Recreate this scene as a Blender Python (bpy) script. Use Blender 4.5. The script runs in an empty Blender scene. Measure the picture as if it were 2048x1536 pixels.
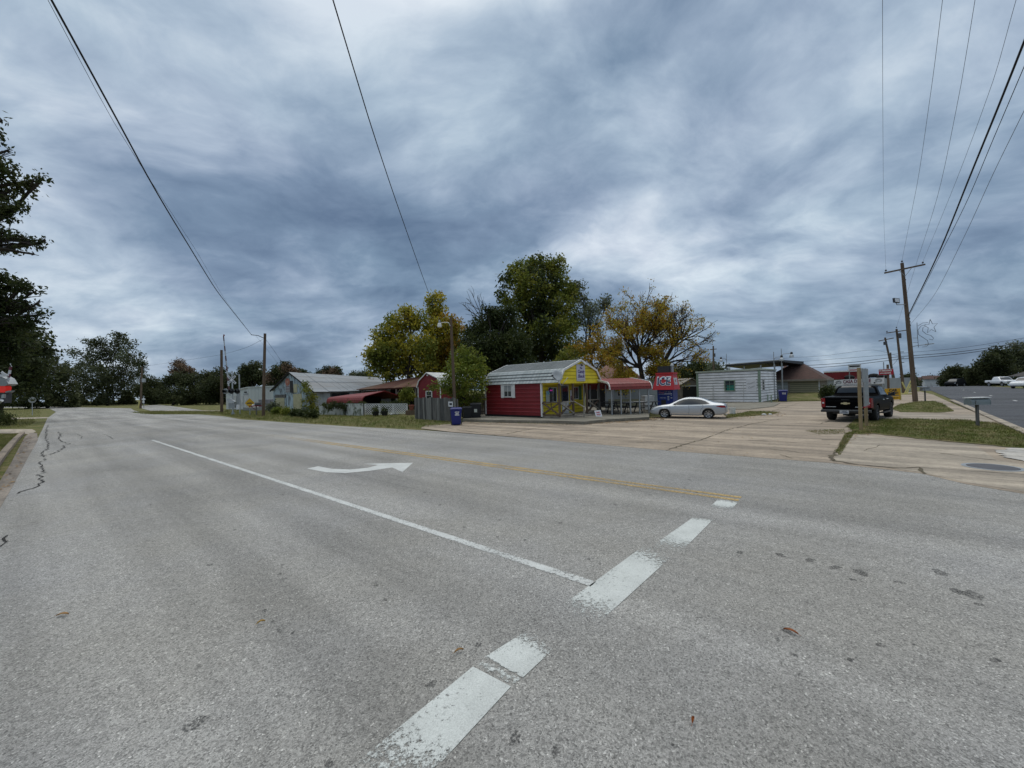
import bpy, math, random
import numpy as np
from mathutils import Vector, Matrix
S = bpy.context.scene
COL = S.collection
PI = math.pi
# ------------------------------------------------------------------ camera model (photo 2048x1536)
FPX, CAMH = 800.0, 2.2
ROLL, PITCH = math.radians(1.575), math.radians(0.5)
_f = Vector((0, math.cos(PITCH), math.sin(PITCH)))
_r0 = Vector((1, 0, 0)); _u0 = _r0.cross(_f)
RIGHT = _r0 * math.cos(ROLL) - _u0 * math.sin(ROLL)
UP = _r0 * math.sin(ROLL) + _u0 * math.cos(ROLL)
FWD = _f
CAM = Vector((0, 0, CAMH))
def at(px, py, D):
    return CAM + (FWD + RIGHT * ((px - 1024) / FPX) + UP * ((768 - py) / FPX)) * D
def gp(px, py, z=0.0):
    d = FWD + RIGHT * ((px - 1024) / FPX) + UP * ((768 - py) / FPX)
    return CAM + d * ((z - CAMH) / d.z)
def proj(p):
    q = Vector(p) - CAM
    D = q.dot(FWD)
    return 1024 + FPX * q.dot(RIGHT) / D, 768 - FPX * q.dot(UP) / D, D
def col(px, D):
    """a point of the ground plan at picture column px (near the horizon) and depth D"""
    p = at(px, 775 - .0275 * (px - 1024), D); return Vector((p.x, p.y, 0))
def hz(px, py, D):
    return at(px, py, D).z
UDIR = Vector((-.768, .640, 0)); VDIR = Vector((.640, .768, 0))
def uv(u, v, z=0.0): return UDIR * u + VDIR * v + Vector((0, 0, z))
def yaw(p0, p1): return math.atan2(p1.y - p0.y, p1.x - p0.x)

# ------------------------------------------------------------------ object helpers
def props(o, label=None, cat=None, group=None, kind=None):
    if label: o['label'] = label
    if cat: o['category'] = cat
    if group: o['group'] = group
    if kind: o['kind'] = kind
    return o
def thing(name, label, cat, loc=(0, 0, 0), rz=0.0, group=None):
    o = bpy.data.objects.new(name, None); COL.objects.link(o)
    o.empty_display_size = .2
    o.location = loc; o.rotation_euler = (0, 0, rz)
    return props(o, label, cat, group)
def dup(root, loc=None, rz=None, label=None, group=None, scale=None):
    r = root.copy(); COL.objects.link(r)
    if loc is not None: r.location = loc
    if rz is not None: r.rotation_euler = (0, 0, rz)
    if label: r['label'] = label
    if group: r['group'] = group
    if scale: r.scale = scale
    for c0 in list(root.children):
        c = c0.copy(); COL.objects.link(c); c.parent = r
        for g0 in list(c0.children):
            g = g0.copy(); COL.objects.link(g); g.parent = c
    return r
class MB:
    def __init__(s): s.v = []; s.f = []; s.m = []
    def add(s, vs, fs, m=0):
        n = len(s.v); s.v += [tuple(p) for p in vs]
        s.f += [tuple(i + n for i in f) for f in fs]; s.m += [m] * len(fs); return s
    def box(s, x0, y0, z0, x1, y1, z1, m=0):
        return s.add([(x0,y0,z0),(x1,y0,z0),(x1,y1,z0),(x0,y1,z0),(x0,y0,z1),(x1,y0,z1),(x1,y1,z1),(x0,y1,z1)],
                     [(0,3,2,1),(4,5,6,7),(0,1,5,4),(1,2,6,5),(2,3,7,6),(3,0,4,7)], m)
    def hexa(s, b, t, m=0):
        return s.add(list(b) + list(t), [(0,3,2,1),(4,5,6,7),(0,1,5,4),(1,2,6,5),(2,3,7,6),(3,0,4,7)], m)
    def beam(s, p0, p1, w, h, m=0, up=(0, 0, 1)):
        p0, p1 = Vector(p0), Vector(p1); d = (p1 - p0).normalized(); u = Vector(up)
        if abs(d.dot(u)) > .98: u = Vector((0, 1, 0))
        a = d.cross(u).normalized() * (w / 2); b = a.cross(d).normalized() * (h / 2)
        return s.hexa([p0-a-b, p0+a-b, p0+a+b, p0-a+b], [p1-a-b, p1+a-b, p1+a+b, p1-a+b], m)
    def tube(s, pts, r, n=6, m=0, caps=True):
        pts = [Vector(p) for p in pts]; k = len(pts)
        rs = r if isinstance(r, (list, tuple)) else [r] * k
        vs = []
        u = None
        for i, p in enumerate(pts):
            d = (pts[min(i + 1, k - 1)] - pts[max(i - 1, 0)])
            d = d.normalized() if d.length > 1e-9 else Vector((0, 0, 1))
            if u is None:
                u = d.cross(Vector((0, 0, 1)) if abs(d.z) < .9 else Vector((1, 0, 0))).normalized()
            else:
                u = (u - d * u.dot(d)).normalized()
            w = d.cross(u)
            for j in range(n):
                a = 2 * PI * j / n
                vs.append(p + (u * math.cos(a) + w * math.sin(a)) * rs[i])
        fs = [(i*n+j, i*n+(j+1) % n, (i+1)*n+(j+1) % n, (i+1)*n+j) for i in range(k-1) for j in range(n)]
        if caps: fs += [tuple(range(n - 1, -1, -1)), tuple(range((k-1)*n, k*n))]
        return s.add(vs, fs, m)
    def cyl(s, p0, p1, r0, r1=None, n=10, m=0): return s.tube([p0, p1], [r0, r0 if r1 is None else r1], n, m)
    def lathe(s, prof, M4=None, n=16, m=0):
        M4 = M4 or Matrix(); vs = []
        for r, z in prof:
            for j in range(n):
                a = 2 * PI * j / n; vs.append(M4 @ Vector((r * math.cos(a), r * math.sin(a), z)))
        k = len(prof)
        return s.add(vs, [(i*n+j, i*n+(j+1) % n, (i+1)*n+(j+1) % n, (i+1)*n+j) for i in range(k-1) for j in range(n)], m)
    def prism(s, pts, vec, m=0):
        pts = [Vector(p) for p in pts]; vec = Vector(vec); n = len(pts)
        return s.add(pts + [p + vec for p in pts], [tuple(range(n-1, -1, -1)), tuple(range(n, 2*n))] +
                     [(i, (i+1) % n, n+(i+1) % n, n+i) for i in range(n)], m)
    def quad(s, a, b, c, d, m=0): return s.add([a, b, c, d], [(0, 1, 2, 3)], m)
    def poly(s, pts, m=0): return s.add(pts, [tuple(range(len(pts)))], m)
    def lap(s, p0, p1, z0, z1, pitch, depth, nrm, m=0):
        """horizontal lapped boards on the wall p0-p1 standing proud along nrm"""
        p0, p1, nrm = Vector(p0), Vector(p1), Vector(nrm); z = z0
        while z < z1 - 1e-4:
            zt = min(z + pitch, z1)
            a, b = p0 + nrm * depth, p1 + nrm * depth
            s.quad((a.x,a.y,z), (b.x,b.y,z), (p1.x,p1.y,zt), (p0.x,p0.y,zt), m)
            s.quad((p0.x,p0.y,z), (p1.x,p1.y,z), (b.x,b.y,z), (a.x,a.y,z), m)
            z = zt
        return s
    def build(s, name, mats, parent=None, smooth=False, label=None, cat=None, group=None, kind=None, loc=None, rz=None, bevel=0):
        me = bpy.data.meshes.new(name); me.from_pydata(s.v, [], s.f)
        mats = mats if isinstance(mats, (list, tuple)) else [mats]
        for mt in mats: me.materials.append(mt)
        if len(mats) > 1: me.polygons.foreach_set('material_index', s.m)
        if smooth: me.polygons.foreach_set('use_smooth', [True] * len(s.f))
        me.update()
        o = bpy.data.objects.new(name, me); COL.objects.link(o)
        if parent: o.parent = parent
        if loc is not None: o.location = loc
        if rz is not None: o.rotation_euler = (0, 0, rz)
        if bevel:
            b = o.modifiers.new('edge', 'BEVEL'); b.width = bevel; b.segments = 2; b.limit_method = 'ANGLE'
        return props(o, label, cat, group, kind)
def npmesh(name, verts, k, mats, parent=None, mi=None, smooth=False):
    """verts (n,k,3): n separate k-gons as one mesh"""
    n = verts.shape[0]; me = bpy.data.meshes.new(name)
    me.vertices.add(n * k); me.vertices.foreach_set('co', verts.reshape(-1).astype(np.float32))
    me.loops.add(n * k); me.loops.foreach_set('vertex_index', np.arange(n * k, dtype=np.int32))
    me.polygons.add(n); me.polygons.foreach_set('loop_start', np.arange(0, n * k, k, dtype=np.int32))
    me.polygons.foreach_set('loop_total', np.full(n, k, dtype=np.int32))
    mats = mats if isinstance(mats, (list, tuple)) else [mats]
    for mt in mats: me.materials.append(mt)
    if mi is not None: me.polygons.foreach_set('material_index', mi.astype(np.int32))
    me.update(calc_edges=True)
    o = bpy.data.objects.new(name, me); COL.objects.link(o)
    if parent: o.parent = parent
    return o
def text(name, s, size, mat, parent, origin, xdir, up=(0, 0, 1), ext=.004, shear=0, sx=1.0, align='CENTER', bold=0, width=None):
    cu = bpy.data.curves.new(name, 'FONT'); cu.body = s; cu.size = size; cu.align_x = align; cu.align_y = 'CENTER'
    cu.extrude = ext; cu.shear = shear; cu.offset = bold; cu.resolution_u = 3
    t = bpy.data.objects.new('tmp', cu)
    me = bpy.data.meshes.new_from_object(t); bpy.data.objects.remove(t); bpy.data.curves.remove(cu)
    me.name = name; me.materials.clear(); me.materials.append(mat)
    if width:
        xs = [v.co.x for v in me.vertices]
        if xs: sx = width / max(1e-6, max(xs) - min(xs))
    X = Vector(xdir).normalized(); Y = Vector(up).normalized(); Z = X.cross(Y)
    M4 = Matrix((X, Y, Z)).transposed().to_4x4(); M4.translation = Vector(origin)
    me.transform(M4 @ Matrix.Diagonal((sx, 1, 1, 1)))
    o = bpy.data.objects.new(name, me); COL.objects.link(o); o.parent = parent
    return o
# ------------------------------------------------------------------ materials
class NT:
    def __init__(s, mt): s.t = mt.node_tree; s.n = s.t.nodes; s.l = s.t.links
    def new(s, typ, **k):
        n = s.n.new(typ)
        for a, b in k.items():
            if a.startswith('i_'): n.inputs[a[2:].replace('_', ' ')].default_value = b
            else: setattr(n, a, b)
        return n
    def link(s, a, b): s.l.new(a, b); return s
    def coord(s, kind='Object'):
        if kind == 'World': return s.new('ShaderNodeNewGeometry').outputs['Position']
        return s.new('ShaderNodeTexCoord').outputs[kind]
    def mapping(s, vec, scale=(1, 1, 1), rot=(0, 0, 0), loc=(0, 0, 0)):
        m = s.new('ShaderNodeMapping'); m.inputs['Scale'].default_value = scale; m.inputs['Rotation'].default_value = rot
        m.inputs['Location'].default_value = loc
        s.link(vec, m.inputs['Vector']); return m.outputs[0]
    def noise(s, vec, scale, detail=4, rough=.55, dist=0):
        n = s.new('ShaderNodeTexNoise'); n.inputs['Scale'].default_value = scale; n.inputs['Detail'].default_value = detail
        n.inputs['Roughness'].default_value = rough; n.inputs['Distortion'].default_value = dist
        s.link(vec, n.inputs['Vector']); return n.outputs[0]
    def vor(s, vec, scale, feature='F1', out='Distance', rnd=1):
        n = s.new('ShaderNodeTexVoronoi'); n.feature = feature; n.inputs['Scale'].default_value = scale
        n.inputs['Randomness'].default_value = rnd
        s.link(vec, n.inputs['Vector']); return n.outputs[out]
    def ramp(s, fac, stops):
        r = s.new('ShaderNodeValToRGB'); e = r.color_ramp.elements
        while len(e) < len(stops): e.new(.5)
        for i, (p, c) in enumerate(stops):
            e[i].position = p; e[i].color = (c, c, c, 1) if isinstance(c, (int, float)) else (*c, 1)
        s.link(fac, r.inputs[0]); return r.outputs[0]
    def mix(s, fac, a, b, mode='MIX'):
        m = s.new('ShaderNodeMix', data_type='RGBA', blend_type=mode)
        for v, i in ((fac, 0), (a, 6), (b, 7)):
            if isinstance(v, (int, float)): m.inputs[i].default_value = v if i == 0 else (v, v, v, 1)
            elif isinstance(v, tuple): m.inputs[i].default_value = (*v, 1)
            else: s.link(v, m.inputs[i])
        return m.outputs[2]
    def math(s, op, a, b=0.0, c=None, clamp=False):
        m = s.new('ShaderNodeMath', operation=op); m.use_clamp = clamp
        for i, v in enumerate((a, b) if c is None else (a, b, c)):
            if isinstance(v, (int, float)): m.inputs[i].default_value = v
            else: s.link(v, m.inputs[i])
        return m.outputs[0]
    def bump(s, h, strength=.3, dist=.01):
        b = s.new('ShaderNodeBump'); b.inputs['Strength'].default_value = strength; b.inputs['Distance'].default_value = dist
        s.link(h, b.inputs['Height']); return b.outputs[0]
def newmat(name):
    m = bpy.data.materials.new(name); m.use_nodes = True; n = NT(m)
    p = m.node_tree.nodes['Principled BSDF']; return m, n, p
def M(name, c, rough=.7, metal=0.0, var=.25, sc=2.0, c2=None, bump=0.0, bsc=30, spec=.35, stretch=(1, 1, 1), fine=.12, coat=0):
    m, n, p = newmat(name)
    co = n.coord('Object'); v = n.mapping(co, stretch)
    c2 = c2 or tuple(x * (1 - var) for x in c)
    f = n.ramp(n.noise(v, sc, 5, .6), [(.35, 0.0), (.68, 1.0)])
    colr = n.mix(f, tuple(c), tuple(c2))
    if fine:
        g = n.ramp(n.noise(v, sc * 14, 3, .6), [(.3, 1 - fine), (.7, 1 + fine * .0)])
        colr = n.mix(1.0, colr, g, 'MULTIPLY')
    n.link(colr, p.inputs['Base Color'])
    p.inputs['Roughness'].default_value = rough; p.inputs['Metallic'].default_value = metal
    p.inputs['Specular IOR Level'].default_value = spec
    if coat: p.inputs['Coat Weight'].default_value = coat; p.inputs['Coat Roughness'].default_value = .06
    if bump: n.link(n.bump(n.noise(v, bsc, 3), bump, .02), p.inputs['Normal'])
    return m
RA = math.atan2(UDIR.y, UDIR.x)
def asphalt(name, base, spots=True, dark=False):
    m, n, p = newmat(name)
    w = n.coord('World')
    alongv = n.mapping(n.mapping(w, rot=(0, 0, -RA)), scale=(.05, .9, 1))
    big = n.ramp(n.noise(w, .16, 5, .6, .4), [(.3, .74), (.7, 1.14)])
    streak = n.ramp(n.noise(alongv, 1.0, 4, .55), [(.30, .70), (.72, 1.14)])
    cell = n.ramp(n.vor(w, 85, out='Color'), [(.05, .45), (.45, .93), (.85, 1.22), (1, 2.2)])
    fine = n.ramp(n.noise(w, 140, 2, .6), [(.3, .62), (.7, 1.38)])
    mid = n.ramp(n.noise(w, 9, 4, .65), [(.3, .88), (.7, 1.1)])
    c = n.mix(1.0, tuple(base), big, 'MULTIPLY')
    for k in (streak, cell, fine, mid): c = n.mix(1.0, c, k, 'MULTIPLY')
    hue = n.noise(w, .35, 3)
    c = n.mix(n.ramp(hue, [(.4, 0.), (.65, .35)]), c, n.mix(1.0, c, (.96, 1.0, 1.12), 'MULTIPLY'))
    if spots:
        d = n.vor(n.mapping(w, scale=(1, 1, 1)), 2.2)
        wob = n.noise(w, 22, 3, .6)
        dd = n.math('ADD', d, n.math('MULTIPLY', n.math('SUBTRACT', wob, .5), .10))
        msk = n.ramp(dd, [(.055, 1.), (.085, 0.)])
        where = n.ramp(n.noise(w, .38, 3), [(.50, 0.), (.60, 1.)])
        sel = n.ramp(n.vor(w, 2.2, out='Color'), [(.35, 0.), (.45, 1.)])
        k = n.mix(1.0, n.mix(1.0, msk, where, 'MULTIPLY'), sel, 'MULTIPLY')
        c = n.mix(n.mix(1.0, k, .85, 'MULTIPLY'), c, n.mix(1.0, c, (.30, .29, .28), 'MULTIPLY'))
        oil = n.ramp(n.noise(n.mapping(w, scale=(.6, 1, 1), rot=(0, 0, .75)), .8, 6, .7), [(.60, 0.), (.75, .45)])
        c = n.mix(oil, c, n.mix(1.0, c, (.6, .58, .56), 'MULTIPLY'))
    n.link(c, p.inputs['Base Color']); p.inputs['Roughness'].default_value = .88; p.inputs['Specular IOR Level'].default_value = .3
    n.link(n.bump(n.math('ADD', n.vor(w, 85), n.noise(w, 140, 2)), .55, .008), p.inputs['Normal'])
    return m
def concrete(name, c, c2, stain=.55, sc=.6):
    m, n, p = newmat(name); w = n.coord('World')
    f = n.ramp(n.noise(w, sc, 6, .65, .5), [(.35, 0.), (.66, 1.)])
    colr = n.mix(f, tuple(c), tuple(c2))
    al = n.mapping(n.mapping(w, rot=(0, 0, -RA)), scale=(.12, 1.2, 1))
    st = n.ramp(n.noise(al, .9, 6, .68, .6), [(.40, stain), (.62, 1.05)])
    gr = n.ramp(n.noise(w, 60, 3, .7), [(.3, .78), (.7, 1.12)])
    sp = n.ramp(n.noise(w, 7, 5, .7), [(.34, .72), (.5, 1.0)])
    for k in (st, gr, sp): colr = n.mix(1.0, colr, k, 'MULTIPLY')
    n.link(colr, p.inputs['Base Color']); p.inputs['Roughness'].default_value = .9
    n.link(n.bump(n.noise(w, 50, 3), .4, .01), p.inputs['Normal'])
    return m
def grassmat(name, a, b, dry):
    m, n, p = newmat(name); w = n.coord('World')
    c = n.mix(n.ramp(n.noise(w, .5, 5, .6), [(.35, 0.), (.65, 1.)]), tuple(a), tuple(b))
    c = n.mix(n.ramp(n.noise(w, 1.3, 5, .7), [(.44, 0.), (.64, .9)]), c, tuple(dry))
    c = n.mix(1.0, c, n.ramp(n.noise(w, 45, 3, .7), [(.3, .5), (.7, 1.4)]), 'MULTIPLY')
    n.link(c, p.inputs['Base Color']); p.inputs['Roughness'].default_value = .95; p.inputs['Specular IOR Level'].default_value = .1
    n.link(n.bump(n.noise(w, 30, 4, .7), .8, .05), p.inputs['Normal'])
    return m
def paintmark(name, c, wear=(.40, .50), sc=26, big=1.6):
    """worn road paint: flakes are really missing, the asphalt shows between them"""
    m, n, p = newmat(name); w = n.coord('World')
    c1 = n.mix(n.ramp(n.noise(w, 2.5, 5, .6), [(.35, 0.), (.7, 1.)]), tuple(c), tuple(x * .82 for x in c))
    c1 = n.mix(1.0, c1, n.ramp(n.noise(w, 120, 2), [(.3, .78), (.6, 1.05)]), 'MULTIPLY')
    n.link(c1, p.inputs['Base Color']); p.inputs['Roughness'].default_value = .8
    at_ = n.new('ShaderNodeAttribute', attribute_name='wear').outputs['Fac']
    nz = n.math('ADD', n.math('MULTIPLY', n.noise(w, sc, 5, .75), .75), n.math('MULTIPLY', n.noise(w, sc * 5, 2, .6), .25))
    nz = n.math('ADD', nz, n.math('MULTIPLY', n.math('SUBTRACT', n.noise(w, big, 3), .5), .25))
    a = n.ramp(n.math('SUBTRACT', nz, n.math('MULTIPLY', at_, .6)), [(wear[0] - .12, 0.), (wear[1] - .12, 1.)])
    n.link(a, p.inputs['Alpha'])
    return m
def leafmat(name, cols, sc=.6, trans=.35):
    m, n, p = newmat(name); w = n.coord('World')
    f = n.math('ADD', n.math('MULTIPLY', n.noise(w, sc, 3, .6), .65), n.math('MULTIPLY', n.noise(w, 9, 2, .6), .35))
    k = len(cols); c = n.ramp(f, [(.36 + .28 * i / (k - 1), cc) for i, cc in enumerate(cols)])
    n.link(c, p.inputs['Base Color']); p.inputs['Roughness'].default_value = .6; p.inputs['Specular IOR Level'].default_value = .2
    t = n.new('ShaderNodeBsdfTranslucent'); n.link(c, t.inputs['Color'])
    mx = n.new('ShaderNodeMixShader'); mx.inputs[0].default_value = trans
    n.link(p.outputs[0], mx.inputs[1]); n.link(t.outputs[0], mx.inputs[2])
    n.link(mx.outputs[0], m.node_tree.nodes['Material Output'].inputs['Surface'])
    return m
def corrugated(name, c, c2, rust, pitch, amount=.3, axis=0, rough=.5, metal=.2, rsc=.5):
    """sheet metal: ribs in the bump, stains run down the slope"""
    m, n, p = newmat(name); co = n.coord('Object')
    st = (3, .25, .25) if axis == 0 else (.25, 3, .25)
    f = n.ramp(n.noise(n.mapping(co, st), .8, 5, .65), [(.35, 0.), (.65, 1.)])
    colr = n.mix(f, tuple(c), tuple(c2))
    rf = n.ramp(n.noise(n.mapping(co, st), rsc, 6, .7, .3), [(.55 - amount * .2, 0.), (.68, 1.)])
    colr = n.mix(n.math('MULTIPLY', rf, amount), colr, tuple(rust))
    wv = n.new('ShaderNodeTexWave', wave_type='BANDS', bands_direction='X' if axis == 0 else 'Y')
    wv.inputs['Scale'].default_value = 1 / pitch * .31416 ; n.link(co, wv.inputs['Vector'])
    n.link(n.bump(wv.outputs[1], .7, .02), p.inputs['Normal'])
    n.link(colr, p.inputs['Base Color']); p.inputs['Roughness'].default_value = rough; p.inputs['Metallic'].default_value = metal
    return m
def peeling(name, paint, wood, amt=.5, stretch=(6, 6, .5), sc=.8):
    m, n, p = newmat(name); co = n.coord('Object'); v = n.mapping(co, stretch)
    f = n.ramp(n.noise(v, sc, 7, .7, .3), [(amt - .07, 0.), (amt + .05, 1.)])
    w = n.mix(n.ramp(n.noise(v, 2.5, 4), [(.3, 0.), (.7, 1.)]), tuple(wood), tuple(x * .55 for x in wood))
    pc = n.mix(n.ramp(n.noise(co, 1.1, 4), [(.3, 0.), (.7, 1.)]), tuple(paint), tuple(x * .7 for x in paint))
    n.link(n.mix(f, pc, w), p.inputs['Base Color']); p.inputs['Roughness'].default_value = .85
    n.link(n.bump(n.noise(v, 4, 4), .3, .02), p.inputs['Normal'])
    return m
def shingles(name, c, c2, sc=5):
    m, n, p = newmat(name); co = n.coord('Object')
    b = n.new('ShaderNodeTexBrick'); b.inputs['Scale'].default_value = sc; b.inputs['Mortar Size'].default_value = .015
    b.inputs['Color1'].default_value = (*c, 1); b.inputs['Color2'].default_value = (*c2, 1)
    b.inputs['Mortar'].default_value = (*[x * .5 for x in c], 1)
    n.link(co, b.inputs['Vector'])
    colr = n.mix(1.0, b.outputs[0], n.ramp(n.noise(co, 1.2, 5, .65), [(.3, .7), (.7, 1.15)]), 'MULTIPLY')
    n.link(colr, p.inputs['Base Color']); p.inputs['Roughness'].default_value = .95
    return m
def glass(name, c=(.02, .025, .03), rough=.06, spec=.6):
    m, n, p = newmat(name); p.inputs['Base Color'].default_value = (*c, 1)
    p.inputs['Roughness'].default_value = rough; p.inputs['Specular IOR Level'].default_value = spec
    return m
def glow(name, c, e, strength):
    m, n, p = newmat(name); p.inputs['Base Color'].default_value = (*c, 1)
    p.inputs['Emission Color'].default_value = (*e, 1); p.inputs['Emission Strength'].default_value = strength
    return m
def carpaint(name, c, metal=.3, rough=.32, coat=1.0):
    m, n, p = newmat(name); co = n.coord('Object')
    colr = n.mix(n.ramp(n.noise(co, 1.6, 5, .6), [(.35, 0.), (.7, .35)]), tuple(c), tuple(x * .85 for x in c))
    n.link(colr, p.inputs['Base Color']); p.inputs['Metallic'].default_value = metal; p.inputs['Roughness'].default_value = rough
    p.inputs['Coat Weight'].default_value = coat; p.inputs['Coat Roughness'].default_value = .05
    if not coat: p.inputs['Specular IOR Level'].default_value = .25; p.inputs['IOR'].default_value = 1.12
    return m
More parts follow.
